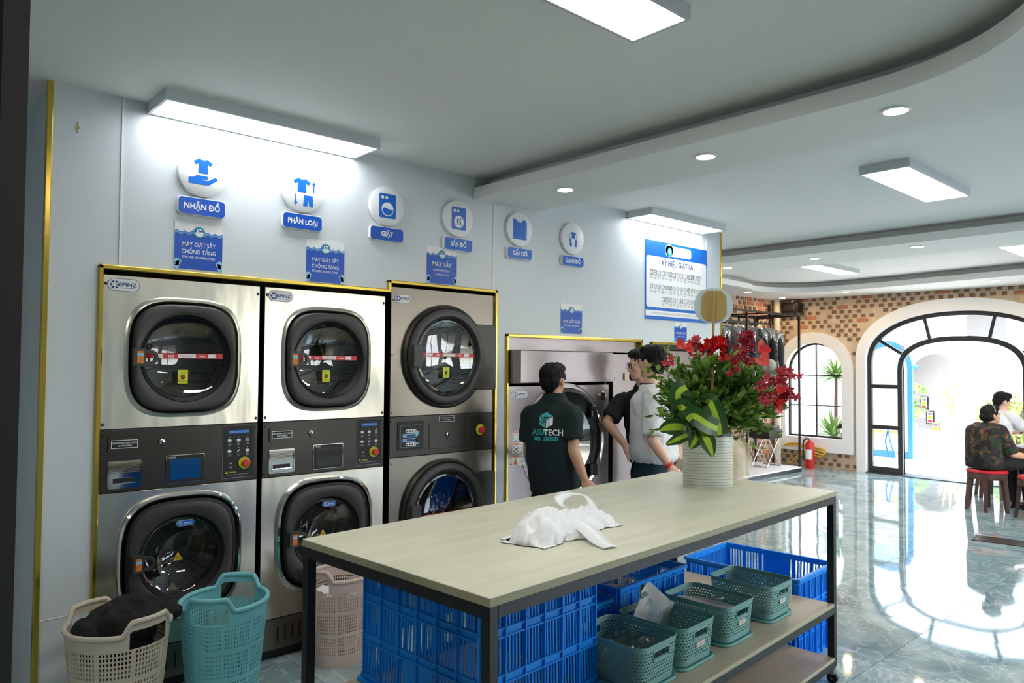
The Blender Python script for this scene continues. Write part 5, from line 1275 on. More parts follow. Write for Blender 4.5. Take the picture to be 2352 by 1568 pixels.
t = thing('flower_arrangement', 'big bouquet of red flowers and green foliage rising from the cream vase', 'bouquet', (VC.x, VC.y, TH + HV), VANG)
B0 = VM @ Matrix.Translation((0, 0, HV)); B0i = B0.inverted()
def loc(p): return B0i @ Vector(p)
def leaf_mesh(mt, w=0.45, nm='leaf'):
    m = MB(); v = []; n = 6
    for i in range(n + 1):
        a = i / n; hw = w * math.sin(PI * a ** 0.85) * 0.5; z = 0.12 * a * a
        v += [(-hw, a, z + 0.06 * hw), (0, a, z - 0.03), (hw, a, z + 0.06 * hw)]
    f = []
    for i in range(n):
        for k in (0, 1): q = i * 3 + k; f.append((q, q + 1, q + 4, q + 3))
    m.add(v, f, mt); o = m.build(nm, t); return o
def orient(p, d, s, roll=0.0):
    d = Vector(d).normalized(); M = d.to_track_quat('Y', 'Z').to_matrix().to_4x4()
    return Matrix.Translation(p) @ M @ Matrix.Rotation(roll, 4, 'Y') @ Matrix.Diagonal((s, s, s, 1))
R6 = random.Random(11)
# the crown of foliage: sprigs that leave the vase mouth and end on a lumpy dome
CEN = loc((3.42799, -1.76496, 1.45826)); C0 = Vector((CEN.x, 0.0, 0.0))
tips = []
stems = MB(); leaves = []
for k in range(300):
    a = R6.uniform(0, 2 * PI); e = R6.uniform(-0.85, 1.0); c = math.sqrt(max(0, 1 - min(1, abs(e)) ** 2))
    d = Vector((c * math.cos(a) * 0.33, c * math.sin(a) * 0.22, (e * 0.25 if e > 0 else e * 0.20)))
    rr2 = R6.uniform(0.72, 1.04)
    tip = Vector((CEN.x, 0.0, 0.185)) + d * rr2
    if abs(tip.x) < 0.17 and tip.z < 0.05: tip.z = 0.05 + R6.uniform(0, 0.08)
    st = Vector((R6.uniform(-0.05, 0.06), R6.uniform(-0.02, 0.02), 0.03))
    mid = st.lerp(tip, 0.55) + Vector((0, 0, 0.05))
    tips.append((st, mid, tip))
for x_, y_, q in ((1505, 985, -1), (1510, 850, -1), (1495, 880, -1), (1520, 930, -1), (1775, 1010, 1), (1740, 1030, 1), (1765, 985, 1)):
    pass
for px_ in ((3.10193, -1.54159, 1.2679), (3.11335, -1.5549, 1.33505), (3.10518, -1.57992, 1.45878), (3.09317, -1.5478, 1.59183), (3.08031, -1.50779, 1.5623), (3.1814, -1.56482, 1.69406), (3.61203, -1.9373, 1.26804), (3.57399, -1.96955, 1.25009), (3.46345, -1.93402, 1.18793), (3.36228, -1.88375, 1.2124), (3.57864, -1.97964, 1.38421)):
    tp = loc(px_); st = Vector((0, 0, 0.03)); tips.append((st, st.lerp(tp, 0.5) + Vector((0, 0, 0.06)), tp))
for st, mid, tip in tips:
    pts = curve([st, mid, tip], 6); stems.tube(pts, [0.0022 - 0.0001 * i for i in range(len(pts))], M_stem, 4)
    n = 13
    for i in range(n):
        q = 0.42 + 0.58 * i / (n - 1); p = pts[min(len(pts) - 1, int(q * (len(pts) - 1)))] + Vector((R6.uniform(-1, 1), R6.uniform(-1, 1), R6.uniform(-1, 1))) * 0.012
        d = (tip - st).normalized() + Vector((R6.uniform(-1, 1), R6.uniform(-1, 1), R6.uniform(-0.8, 0.6))) * 0.9
        leaves.append((p, d, R6.uniform(0.032, 0.056), R6.uniform(-0.8, 0.8), R6.random()))
so = stems.build('stems', t); tag(so, kind='stuff')
protos = [leaf_mesh(M_leafs[i], w) for i, w in ((0, 0.55), (1, 0.5), (2, 0.62))]
camd = (B0i.to_3x3() @ Vector((-0.67, -0.74, 0))).normalized()
leaves.sort(key=lambda L_: -(L_[0] - Vector((CEN.x, 0, 0.2))).dot(camd) - 0.15 * (L_[0] - Vector((CEN.x, 0, 0.2))).length)
bulk = MB()
tmpl = [([tuple(v.co) for v in p.data.vertices], [tuple(q.vertices) for q in p.data.polygons]) for p in protos]
for i, (p, d, s, ro, q) in enumerate(leaves):
    k = 1 if q < 0.38 else (2 if q > 0.78 else 0)
    if i < 3: protos[i].matrix_basis = orient(p, d, s, ro)
    elif i < 298: put('leaf', protos[k].data, t, orient(p, d, s, ro))
    else: bulk.add(*tmpl[k], M_leafs[k], orient(p, d, s, ro))
tag(bulk.build('foliage', t), kind='stuff')
# broad striped leaves folded around the mouth of the vase
def strap(pts, wd, ups, stripe=0.36, tip=True):
    P = curve(pts, 9); n = len(P)
    m = MB(); rows = []
    for i, p in enumerate(P):
        a = i / (n - 1); d = (P[min(i + 1, n - 1)] - P[max(i - 1, 0)]).normalized()
        s = d.cross(Vector(ups[0])).normalized(); w = wd / 2 * (min(1.0, (1 - a) / 0.45) ** 0.7 if tip else 1.0)
        nn = s.cross(d).normalized()
        rows.append([p - s * w, p - s * w * stripe - nn * w * 0.10, p + s * w * stripe - nn * w * 0.10, p + s * w])
    for k, mt in ((0, M_strap), (1, M_strapl), (2, M_strap)): m.loft([[r[k], r[k + 1]] for r in rows], mt, closed=False)
    o = m.build('broad_leaf', t, True, 20); return o
def L3(p): return loc(p)
toC = B0i.to_3x3() @ Vector((-0.67, -0.74, 0.15))
strap([L3((3.19916, -1.73744, 1.25458)), L3((3.11698, -1.72174, 1.36604)), L3((3.08352, -1.70913, 1.46355)), L3((3.13145, -1.72722, 1.49999))], 0.095, (toC, toC), 0.30, False)
strap([L3((3.27939, -1.8239, 1.25636)), L3((3.222, -1.84285, 1.3362)), L3((3.18545, -1.82695, 1.4225)), L3((3.21316, -1.78413, 1.41339))], 0.095, (toC, toC), 0.30, False)
strap([L3((3.1834, -1.77831, 1.28011)), L3((3.10336, -1.77663, 1.35882)), L3((3.05584, -1.74886, 1.40168)), L3((3.08034, -1.71648, 1.38864))], 0.092, (toC, toC), 0.30, False)
strap([L3((3.22635, -1.84492, 1.29319)), L3((3.13841, -1.84728, 1.31905)), L3((3.06841, -1.81262, 1.36221)), L3((3.05948, -1.77648, 1.33946))], 0.092, (toC, toC), 0.30, False)
strap([L3((3.14594, -1.71715, 1.27785)), L3((3.08266, -1.71483, 1.30257)), L3((3.02987, -1.68022, 1.29866)), L3((3.01978, -1.64318, 1.27949))], 0.082, (toC, toC), 0.42)
strap([L3((3.14963, -1.71974, 1.26048)), L3((3.08358, -1.72696, 1.25196)), L3((3.05703, -1.70209, 1.23454)), L3((3.03566, -1.66826, 1.21388))], 0.055, (toC, toC), 0.35)
strap([L3((3.18328, -1.77839, 1.28444)), L3((3.13072, -1.83751, 1.25547)), L3((3.14771, -1.85082, 1.20694)), L3((3.18464, -1.84171, 1.15894))], 0.078, (toC, toC), 0.40)
strap([L3((3.16417, -1.76084, 1.27993)), L3((3.11345, -1.79469, 1.25322)), L3((3.1017, -1.78262, 1.22118)), L3((3.09979, -1.76639, 1.19869))], 0.062, (toC, toC), 0.35)
# flowers
def flower_mesh(nm, mt, petals, pw, cup, core=None, rows=1):
    m = MB()
    for r_ in range(rows):
        for k in range(petals):
            a = 2 * PI * k / petals + 0.4 * r_; s = 1 - 0.28 * r_; v = []; n = 4
            for i in range(n + 1):
                q = i / n; hw = pw * s * math.sin(PI * (0.12 + 0.82 * q)) * 0.5; x = q * s; z = cup * q * q * s + 0.12 * r_ + 0.05 * r_ * q
                for sd_ in (-1, 0, 1): v.append((x * math.cos(a) - sd_ * hw * math.sin(a), x * math.sin(a) + sd_ * hw * math.cos(a), z + (0.06 if sd_ else 0)))
            m.add(v, [(i * 3 + j, i * 3 + j + 1, i * 3 + j + 4, i * 3 + j + 3) for i in range(n) for j in (0, 1)], mt)
    if core: m.ell((0, 0, 0.08), (0.14, 0.14, 0.16), core, 8, 6)
    return m.build(nm, t)
fl_o = {'d': flower_mesh('orchid_flower', M_fdk, 5, 0.5, 0.25, M_fpk), 'p': flower_mesh('orchid_flower', M_fpk, 5, 0.5, 0.25, M_fdk), 'r': flower_mesh('red_flower', M_fred, 6, 0.62, 0.35, M_fdk, 2)}
used_f = set()
def flower(kind, p, d, s):
    M = Matrix.Translation(p) @ Vector(d).normalized().to_track_quat('Z', 'Y').to_matrix().to_4x4() @ Matrix.Rotation(R6.uniform(0, 6), 4, 'Z') @ Matrix.Diagonal((s, s, s, 1))
    if kind not in used_f: fl_o[kind].matrix_basis = M; used_f.add(kind)
    else: put(fl_o[kind].data.name.split('.')[0], fl_o[kind].data, t, M)
sp = MB()
def spray(a, b, kind, n, spread, s0):
    a, b = L3(a), L3(b); mid = a.lerp(b, 0.5) + Vector((0, 0, 0.02)); P = curve([a, mid, b], 8); sp.tube(P, 0.0022, M_fdk, 5)
    for i in range(n):
        q = i / max(1, n - 1); p = P[int(q * (len(P) - 1))] + Vector((R6.uniform(-1, 1), R6.uniform(-1, 1), R6.uniform(-1, 1))) * spread * (1.1 - 0.5 * q)
        flower(kind, p, toC * 0.8 + Vector((R6.uniform(-1, 1), R6.uniform(-1, 1), R6.uniform(-0.4, 1))), s0 * R6.uniform(0.75, 1.1))
spray((3.37837, -1.87551, 1.61712), (3.40358, -1.90517, 1.77172), 'd', 40, 0.042, 0.026)
spray((3.33544, -1.87658, 1.60589), (3.39462, -1.93418, 1.69396), 'd', 10, 0.035, 0.026)
spray((3.42717, -1.95563, 1.50834), (3.55999, -2.0789, 1.56868), 'p', 24, 0.028, 0.03)
spray((3.45383, -1.97602, 1.42109), (3.55629, -2.07104, 1.46583), 'p', 22, 0.03, 0.03)
spray((3.47406, -2.02387, 1.47682), (3.49704, -2.04665, 1.52056), 'd', 5, 0.02, 0.03)
spray((3.16393, -1.72313, 1.65893), (3.21155, -1.72971, 1.74783), 'p', 16, 0.03, 0.022)
spray((3.09358, -1.61529, 1.58131), (3.11671, -1.65175, 1.62564), 'p', 7, 0.025, 0.02)
spray((3.24029, -1.76693, 1.69281), (3.29342, -1.81617, 1.71531), 'r', 36, 0.03, 0.024)
spray((3.26801, -1.81961, 1.70368), (3.29228, -1.83908, 1.64485), 'r', 12, 0.022, 0.022)
spray((3.46806, -2.01509, 1.40061), (3.49969, -2.04478, 1.42267), 'r', 5, 0.018, 0.024)
tag(sp.build('flower_stems', t), kind='stuff')
def spathe(c, d, s, mt):
    """waxy heart-shaped flower with its spike"""
    M = Matrix.Translation(L3(c)) @ Vector(d).normalized().to_track_quat('Z', 'Y').to_matrix().to_4x4() @ Matrix.Rotation(R6.uniform(-1, 1), 4, 'Z') @ Matrix.Diagonal((s, s, s, 1))
    m = MB(); n = 28; v = [(0, 0, -0.05)]
    for i in range(n):
        a = 2 * PI * i / n; x = 0.95 * math.sin(a) ** 3; y = 0.8 * math.cos(a) - 0.3 * math.cos(2 * a) - 0.12 * math.cos(3 * a) - 0.05
        v.append((x, y, 0.28 * (x * x + 0.4 * y * y)))
    m.add(v, [(0, 1 + i, 1 + (i + 1) % n) for i in range(n)], mt); m.tube([(0, 0, 0), (0.0, 0.12, 0.25), (0, 0.3, 0.5)], [0.09, 0.08, 0.04], M_fco, 8)
    o = m.build('waxy_red_flower', t); o.matrix_basis = M
spathe((3.1351, -1.69903, 1.70678), toC + Vector((0, 0, 0.9)), 0.042, M_fred); spathe((3.1412, -1.73093, 1.6912), toC + Vector((0.4, 0, 0.5)), 0.034, M_fred)
spathe((3.41491, -1.97982, 1.69818), toC + Vector((0.2, 0, 0.1)), 0.042, M_fred); spathe((3.39808, -1.9889, 1.63707), toC, 0.042, M_fco); spathe((3.46768, -2.04581, 1.49275), toC, 0.03, M_fred); spathe((3.47505, -2.0345, 1.39046), toC + Vector((0.4, 0, -0.3)), 0.026, M_fred)
m = MB(); m.ell(L3((3.4991, -1.97102, 1.60276)), (0.035, 0.03, 0.04), mat('pale_bud', (222, 232, 216), 0.5), 14, 10); m.build('white_bud', t)
# card on a stick
m = MB(); m.tube([L3((3.34896, -1.74362, 1.99357)), L3((3.36517, -1.72191, 1.46943))], 0.007, M_tan, 6); st_ = m.build('card_stick', t)
SM = Matrix.Translation(L3((3.36849, -1.73104, 1.91847))) @ (B0i.to_3x3() @ Matrix.Rotation(VANG, 3, 'Z')).to_4x4()
m = MB(SM); m.prism([(0.100 * math.copysign(abs(math.cos(q)) ** 0.8, math.cos(q)), 0.004, 0.092 * math.copysign(abs(math.sin(q)) ** 0.9, math.sin(q))) for q in [2 * PI * k / 36 for k in range(36)]], (0, 0.012, 0), M_pbl); m.build('pale_backing', st_, False)
m = MB(SM); o8 = [(0.064, -0.045), (0.064, 0.045), (0.038, 0.078), (-0.038, 0.078), (-0.064, 0.045), (-0.064, -0.045), (-0.038, -0.078), (0.038, -0.078)]
m.prism(xz(o8, -0.004), (0, 0.007, 0), M_tan); m.build('card', st_, False)
# tulle wrap behind the vase
def tul(a, b): return Vector((0.02 + 0.19 * a + 0.015 * math.sin(b * 4), 0.075 + 0.035 * math.sin(a * 7 + b * 2), -HV + 0.01 + 0.26 * b * (1 - 0.25 * a)))
for k in range(3):
    m = MB(Matrix.Translation((0.035 + 0.02 * k, 0.02 + 0.03 * k, 0))); v, f = crumple(16, 16, tul, 0.02, 9, 60 + k * 9); m.add(v, f, M_tulle); m.build('tulle', t)
m = MB(); m.tube(curve([(0.13, 0.05, -0.10), (0.17, 0.03, -0.16), (0.15, 0.03, -0.22), (0.18, 0.0, -0.255)], 8), 0.004, M_tulle, 6); m.build('ribbon', t)

# ------------------------------------------------------------ clothes corner
t = thing('clothes_rack', 'tall black steel clothes rack on a white platform in the brick corner', 'clothes rack', (9.6, 2.0, 0))
X0, X1, Y0, Y1, ZT = 8.3, 11.0, 1.62, 2.36, 2.385
def wbox(nm, x0, x1, y0, y1, z0, z1, mt, parent=None, bev=0.0):
    o = MB().box(x0, x1, y0, y1, z0, z1, mt).build(nm, None, False, bevel=bev)
    attach(o, parent or t, True); return o
wbox('platform', X0 - 0.1, X1 + 0.02, Y0 - 0.02, 2.385, 0.0, 0.055, M_black); wbox('platform_top', X0 - 0.1, X1 + 0.015, Y0 - 0.018, 2.385, 0.055, 0.075, M_white)
b = 0.028
for x in (X0, 9.47, X1):
    for y in (Y0, Y1): wbox('post', x - b / 2, x + b / 2, y - b / 2, y + b / 2, 0.075, ZT, M_black)
for y in (Y0, Y1): wbox('top_rail', X0, X1, y - b / 2 + 0.001, y + b / 2 - 0.001, ZT, ZT + b, M_black)
for x in (X0, X1): wbox('side_rail', x - b / 2, x + b / 2, Y0, Y1, ZT + 0.001, ZT + b - 0.001, M_black)
RZ = 2.26
for y in (1.86, 2.12): wbox('hanging_rail', X0, X1 - 0.35, y - 0.012, y + 0.012, RZ - 0.012, RZ + 0.012, M_black)
for x in (X0 + 0.9, X0 + 1.8, X1 - 0.36):
    wbox('rail_tie', x - 0.012, x + 0.012, 1.86, 2.12, RZ + 0.09, RZ + 0.114, M_black)
    for y in (1.86, 2.12): wbox('rail_drop', x - 0.012, x + 0.012, y - 0.012, y + 0.012, RZ, RZ + 0.114, M_black)
    wbox('rail_hanger', x - 0.012, x + 0.012, 1.98, 2.004, RZ + 0.114, ZT + 0.01, M_black)
for x in (X0 + 0.9, X0 + 1.8, X1 - 0.36): wbox('rail_beam', x - 0.014, x + 0.014, Y0, Y1, ZT + 0.002, ZT + 0.024, M_black)
cols = [('blue work overall', M_navyframe), ('black jacket', M_trs), ('grey blouse', mat('grey_cloth', (120, 124, 130), 0.85)), ('dark blue suit jacket', mat('navy_cloth', (26, 34, 52), 0.85)), ('black coat', M_polo2), ('black shirt', M_trs), ('dark jacket', mat('charcoal_cloth', (40, 42, 48), 0.85))]
xs = (8.60, 8.95, 9.33, 9.62, 9.95, 10.18, 10.41)
posn = ('leftmost on the rack', 'second from the left on the rack', 'third from the left on the rack', 'in the middle of the rack', 'third from the right on the rack', 'second from the right on the rack', 'rightmost on the rack')
for i, (x, (nm, mt)) in enumerate(zip(xs, cols)):
    g = thing('hanging_garment', '%s under clear plastic film, %s' % (nm, posn[i]), 'clothes', (x, 1.86, RZ), 0, 'clothes in plastic film on the rack')
    m = MB(); m.tube([(0, 0, -0.07)] + [(0.0, 0.02 * math.cos(a), 0.02 * math.sin(a) + 0.0) for a in [-2.2 + k * 0.5 for k in range(8)]], 0.003, M_alu, 5); m.tube([(0, 0.2, -0.15), (0, 0.0, -0.07), (0, -0.2, -0.15)], 0.005, M_blackplast, 5); m.build('hanger', g)
    rr3 = random.Random(i); rows = []
    for z, hw, d in ((-0.08, 0.05, 0.03), (-0.13, 0.17, 0.045), (-0.19, 0.225, 0.058), (-0.5, 0.21, 0.062), (-0.95, 0.23, 0.066)):
        rows.append([(d * math.sin(q) * (1 + 0.2 * math.sin(q * 5 + i)), hw * math.cos(q) * (1 + 0.06 * math.sin(q * 7)), z) for q in [2 * PI * k / 28 for k in range(28)]])
    m = MB(); m.loft(rows, mt, True, True)
    for s in (-1, 1): m.tube([(0, s * 0.19, -0.17), (0.01, s * 0.245, -0.36), (0.015, s * 0.25, -0.66)], [0.05, 0.05, 0.042], mt, 12)
    m.build('garment', g)
    rows = [[(p[0] * 1.25 + 0.012 * math.sin(p[2] * 30 + k), p[1] * 1.22, p[2] + 0.02) for k, p in enumerate(r_)] for r_ in rows]
    m = MB(); m.loft(rows + [[(p[0] * 1.05, p[1], p[2] - 0.2) for p in rows[-1]]], M_film); m.build('plastic_cover', g)
    if i == 6:
        m = MB(); m.box(-0.075, -0.07, -0.21, -0.13, -0.52, -0.34, M_easel); m.build('paper_tag', g, False)
# crossed-leg table with black boxes
c = Vector((10.62, 1.98, 0.075))
t = thing('folding_stand', 'small folding stand with crossed chrome legs on the white platform', 'stand', tuple(c))
m = MB(); m.box(-0.20, 0.20, -0.17, 0.17, 0.44, 0.46, M_blackplast); m.build('top', t, False, bevel=0.004)
for s in (-1, 1):
    m = MB(); m.tube([(-0.17, s * 0.14, 0.44), (0.19, s * 0.14, 0.012), (0.19, 0, 0.012)], 0.011, M_alu, 8); m.build('leg', t)
    m = MB(); m.tube([(0.17, s * 0.125, 0.44), (-0.19, s * 0.125, 0.012), (-0.19, 0, 0.012)], 0.011, M_alu, 8); m.build('leg', t)
for k, (w, d, h, z, lab) in enumerate(((0.40, 0.34, 0.11, 0.461, 'black box file lying lowest on the folding stand'), (0.34, 0.28, 0.055, 0.572, 'thinner black case on top of the box file'))):
    g = thing('black_case', lab, 'case', (c.x + 0.02 * k, c.y, c.z + z), 0.06 * k)
    MB().box(-w / 2, w / 2, -d / 2, d / 2, 0, h, M_blackplast).build('body', g, False, bevel=0.006); MB().box(-w / 2 + 0.02, w / 2 - 0.02, -d / 2 - 0.002, -d / 2, h * 0.25, h * 0.7, M_band).build('front_plate', g, False)
    MB().box(-w / 2, w / 2, -d / 2 - 0.001, d / 2, h * 0.82, h * 0.86, M_gprint).build('lid_seam', g, False)
# fire extinguisher
t = thing('fire_extinguisher', 'red fire extinguisher standing on the floor beside the rack', 'fire extinguisher', (11.5, 1.70, 0))
m = MB(); m.loft([[(r * math.cos(2 * PI * k / 24), r * math.sin(2 * PI * k / 24), z) for k in range(24)] for r, z in ((0.066, 0), (0.07, 0.01), (0.07, 0.36), (0.06, 0.40), (0.03, 0.43), (0.022, 0.45))], M_ext, True, True); m.build('cylinder', t)
m = MB(); m.cyl((0, 0, 0.45), (0, 0, 0.48), 0.018, M_chrome, 14); m.box(-0.012, 0.012, -0.02, 0.09, 0.49, 0.50, M_blackplast); m.box(-0.012, 0.012, -0.02, 0.08, 0.47, 0.478, M_blackplast); m.build('valve', t)
m = MB(); m.tube(curve([(-0.02, 0.0, 0.465), (-0.05, 0.06, 0.45), (-0.05, 0.085, 0.36), (-0.02, 0.088, 0.12)], 8), 0.011, M_blackplast, 8); m.build('hose', t)
m = MB(); m.loft([[(0.071 * math.cos(q), 0.071 * math.sin(q), z) for q in [PI + 0.1 * k - 0.8 for k in range(17)]] for z in (0.14, 0.30)], M_wprint, closed=False); m.build('label', t)
# black emergency lamp box on the brick, pipe, yellow hose, lantern
t = thing('emergency_lamp', 'black box lamp fixed high on the brick wall beside the pipe', 'lamp', (11.735, 2.06, 2.50))
MB().box(-0.17, 0.0, -0.15, 0.15, 0, 0.17, M_blackplast).build('body', t, False, bevel=0.012); MB().box(-0.175, -0.17, -0.10, 0.10, 0.04, 0.13, M_band).build('front_glass', t, False)
m = MB(); m.cyl((-0.08, 0, 0.17), (-0.08, 0, 0.215), 0.022, mat('cream_bulb', (255, 226, 160), 0.4), 12); m.build('top_knob', t)
m = MB(); m.cyl((0, 0, 0), (0, 0, BZ - 0.001), 0.055, M_pipe, 20); m.cyl((0, 0, 1.2), (0, 0, 1.26), 0.062, M_pipe, 20); o = m.build('drain_pipe'); o.location = (11.6, 2.30, 0); tag(o, 'cream vertical pipe in the brick corner', 'pipe')
m = MB(); m.tube([(0, 0, 0), (0.0, 0.0, 0.6), (0.02, 0.03, 1.2)], 0.012, M_kprint, 6); m.tube([(0.03, 0.04, 0.1), (0.04, 0.02, 0.7), (0.0, 0.05, 1.2)], 0.01, M_kprint, 6); o = m.build('cable_bundle'); o.location = (11.45, 2.33, 1.45); tag(o, 'dark cables hanging beside the cream pipe', 'cables')
m = MB(); P = curve([(11.66, 2.2, 0.33), (11.66, 2.0, 0.36), (11.65, 1.62, 0.31), (11.62, 1.50, 0.28), (11.6, 1.56, 0.22), (11.6, 1.85, 0.25), (11.62, 2.1, 0.02)], 8); m.tube(P, 0.012, M_yelhose, 8); m.tube([(p.x, p.y + 0.03, max(0.02, p.z - 0.035)) for p in P], 0.012, M_yelhose, 8); o = m.build('garden_hose'); tag(o, 'yellow hose along the foot of the brick wall under the arched window', 'hose')
t = thing('lantern', 'small black lantern on the sill of the arched window', 'lantern', (11.80, 1.335, 0.47))
MB().box(-0.05, 0.05, -0.05, 0.05, 0, 0.02, M_black).build('base', t, False); MB().box(-0.052, 0.052, -0.052, 0.052, 0.17, 0.185, M_black).build('lid', t, False)
for sx in (-1, 1):
    for sy in (-1, 1): MB().box(sx * 0.046 - 0.005, sx * 0.046 + 0.005, sy * 0.046 - 0.005, sy * 0.046 + 0.005, 0.02, 0.17, M_black).build('bar', t, False)
m = MB(); m.loft([[(r * math.cos(2 * PI * k / 4 + PI / 4), r * math.sin(2 * PI * k / 4 + PI / 4), z) for k in range(4)] for r, z in ((0.07, 0.185), (0.03, 0.23), (0.018, 0.245))], M_black, cap1=True); m.tube([(0, 0.02 * math.cos(q), 0.262 + 0.02 * math.sin(q)) for q in [2 * PI * k / 12 for k in range(12)]], 0.004, M_black, 5, True); m.build('roof', t, False)
m = MB(); m.cyl((0, 0, 0.02), (0, 0, 0.10), 0.025, M_white, 14); m.build('candle', t)
# dark glossy strip on the floor
t = thing('floor_strip', 'dark brown glossy strip on the tiles in front of the red stools', 'mat', (8.05, -1.95, 0), math.radians(8))
m = MB(); m.box(-0.13, 0.13, -0.7, 0.36, 0, 0.008, M_strip); m.build('sheet', t, False, bevel=0.003)
m = MB(); m.box(-0.13, 0.13, 0.345, 0.36, 0.008, 0.010, M_band); m.box(-0.13, 0.13, -0.7, -0.685, 0.008, 0.010, M_band); m.build('edge_strip', t, False)

# ------------------------------------------------------------ outside
struct(MB().box(11.97, 40, -25, 25, -0.14, -0.02, M_court).build('terrace', None, False))
for nm, a in (('wall_niche', (19.72, 19.95, 3.158, 12, 0, 3.4)), ('wall_niche', (19.72, 19.95, 1.9, 2.02, 0, 3.4)), ('wall_garden', (14.6, 14.8, 2.42, 9, 0, 2.05)), ('wall_passage', (20.2, 20.4, -22, 1.9, 0, 2.2))):
    struct(MB().box(*a, M_cwall).build(nm, None, False))
w_ = MB()
for i in range(40):
    a = 2.02 + 1.138 * i / 40; b2 = 2.02 + 1.138 * (i + 1) / 40; z = arch_z((a + b2) / 2, 2.589, 0.569, 1.42, 0.54, 2.0)
    w_.box(19.72, 19.95, a, b2, z or 1.42, 3.4, M_cwall)
struct(w_.build('wall_niche', None, False))
struct(MB().box(21.3, 21.4, 1.0, 5.0, 0, 3.2, mat('shaded_white_render', (206, 204, 204), 0.8)).build('wall_recess', None, False))  # white wall greyed: part of its shade is put into the colour
struct(MB().box(19.96, 21.4, 0.98, 5.02, 3.2, 3.3, M_cwall).build('recess_shade_roof', None, False)); struct(MB().box(19.96, 21.3, 4.9, 5.0, 0, 3.2, M_cwall).build('wall_recess', None, False)); struct(MB().box(19.96, 21.3, 1.0, 1.1, 0, 3.2, M_cwall).build('wall_recess', None, False))  # unseen roof and side walls, added to shade the recess
o = band('trim_9', arch(2.589, 0.569, 0.0, 1.42, 0.54, 28), arch(2.589, 0.66, 0.0, 1.42, 0.63, 28), 19.66, 19.73, M_plaster, False); struct(o)
for k, (px_, lab) in enumerate((((21.28, 3.29983, 0.688213), 'small framed print, highest of three on the niche wall outside'), ((21.28, 3.16638, 0.316748), 'small framed print, middle of three on the niche wall outside'), ((21.28, 3.03359, 0.028967), 'small brown framed print, lowest of three in the niche outside'))):
    t = thing('picture_frame', lab, 'picture', (px_[0], px_[1], px_[2]), 0, 'framed prints outside')
    MB().box(-0.03, 0.02, -0.09, 0.09, -0.165, 0.165, M_band if k < 2 else M_easel).build('frame', t, False); MB().box(-0.032, -0.03, -0.07, 0.07, -0.15, 0.15, M_paper).build('sheet', t, False)
    for j in range(3): MB().box(-0.034, -0.032, -0.05, 0.05, -0.13 + j * 0.095, -0.07 + j * 0.095, (M_fpk, M_amber, M_gprint)[j]).build('printed_block', t, False)
def pot(nm, lab, x, y, r, h, mt, parts):
    t = thing(nm, lab, 'plant', (x, y, -0.02)); m = MB()
    m.loft([[(q * math.cos(2 * PI * k / 24), q * math.sin(2 * PI * k / 24), z) for k in range(24)] for q, z in ((r * 0.7, 0), (r * 0.95, h * 0.5), (r, h), (r * 0.9, h), (r * 0.85, h * 0.9))], mt, True); m.build('pot', t)
    m = MB(); m.loft([[(r * 0.86 * math.cos(2 * PI * k / 24), r * 0.86 * math.sin(2 * PI * k / 24), h * 0.9) for k in range(24)]], M_wood, False, True); m.build('soil', t); return t
def blade(m, base, tip, w, mt, sag=0.12):
    a, b2 = Vector(base), Vector(tip); d = b2 - a; s = d.cross(Vector((0, 0, 1))); s = s.normalized() if s.length > 1e-4 else Vector((1, 0, 0)); rows = []
    for i in range(6):
        q = i / 5; p = a + d * q - Vector((0, 0, sag * q * q)); hw = w * (1 - q) ** 0.6 * min(1, 0.4 + q * 3) / 2; rows.append([p - s * hw, p + Vector((0, 0, -hw * 0.4)), p + s * hw])
    m.loft(rows, mt, closed=False)
def spiky(lab, x, y, heads):
    t = thing('dracaena_plant', lab, 'plant', (x, y, -0.02)); rr4 = random.Random(int(x * 10))
    for bx, by, z0, z1, R, n in heads:
        m = MB(); m.tube([(bx * 0.3, by * 0.3, 0), (bx * 0.7, by * 0.7, z1 * 0.5), (bx, by, z1)], [0.05, 0.035, 0.03], M_wood, 8); m.build('trunk', t)
        for k in range(n):
            a = rr4.uniform(0, 2 * PI); e = rr4.uniform(-0.15, 1.2); d = Vector((math.cos(a) * math.cos(e), math.sin(a) * math.cos(e), math.sin(e))) * R * rr4.uniform(0.7, 1)
            m = MB(); blade(m, (bx, by, z1), Vector((bx, by, z1)) + d, 0.04, M_palm, 0.18 * R); m.build('leaf', t)
spiky('spiky green palm with a bare trunk outside the arched window', 13.3, 2.10, ((0.05, 0.0, 0, 1.45, 0.8, 110), (-0.1, 0.0, 0, 0.40, 0.8, 120)))
t = pot('monstera_plant', 'broad-leaved monstera in a grey pot outside behind the open glass leaf', 18.4, 2.74, 0.26, 0.35, mat('grey_pot', (190, 190, 192), 0.6), 0)
rr5 = random.Random(4)
for k in range(16):
    a = rr5.uniform(0, 2 * PI); L_ = rr5.uniform(0.1, 0.34); p = Vector((math.cos(a) * L_, math.sin(a) * L_, rr5.uniform(0.5, 1.35)))
    m = MB(); m.tube([(0, 0, 0.3), p * 0.6 + Vector((0, 0, 0.25)), p], 0.012, M_stem, 5); n = 22; v = [tuple(p)]; d = Vector((math.cos(a), math.sin(a), -0.5)); s = Vector((-math.sin(a), math.cos(a), 0)); 
    for i in range(n + 1):
        q = -2.7 + 5.4 * i / n; R = 0.21 * (1 if i % 3 else 0.6); v.append(tuple(p + d * (math.cos(q) * R + 0.08) + s * math.sin(q) * R * 0.9))
    m.add(v, [(0, i, i + 1) for i in range(1, n + 1)], M_leafs[0] if k % 3 else M_leafs[2]); m.build('leaf', t)
for k in range(5):
    m = MB(); a = k * 1.3; m.ell((0.2 * math.cos(a), 0.2 * math.sin(a), 1.45 + 0.05 * k), (0.07, 0.07, 0.06), M_white if k % 2 else M_blue, 10, 8); m.build('blossom', t)
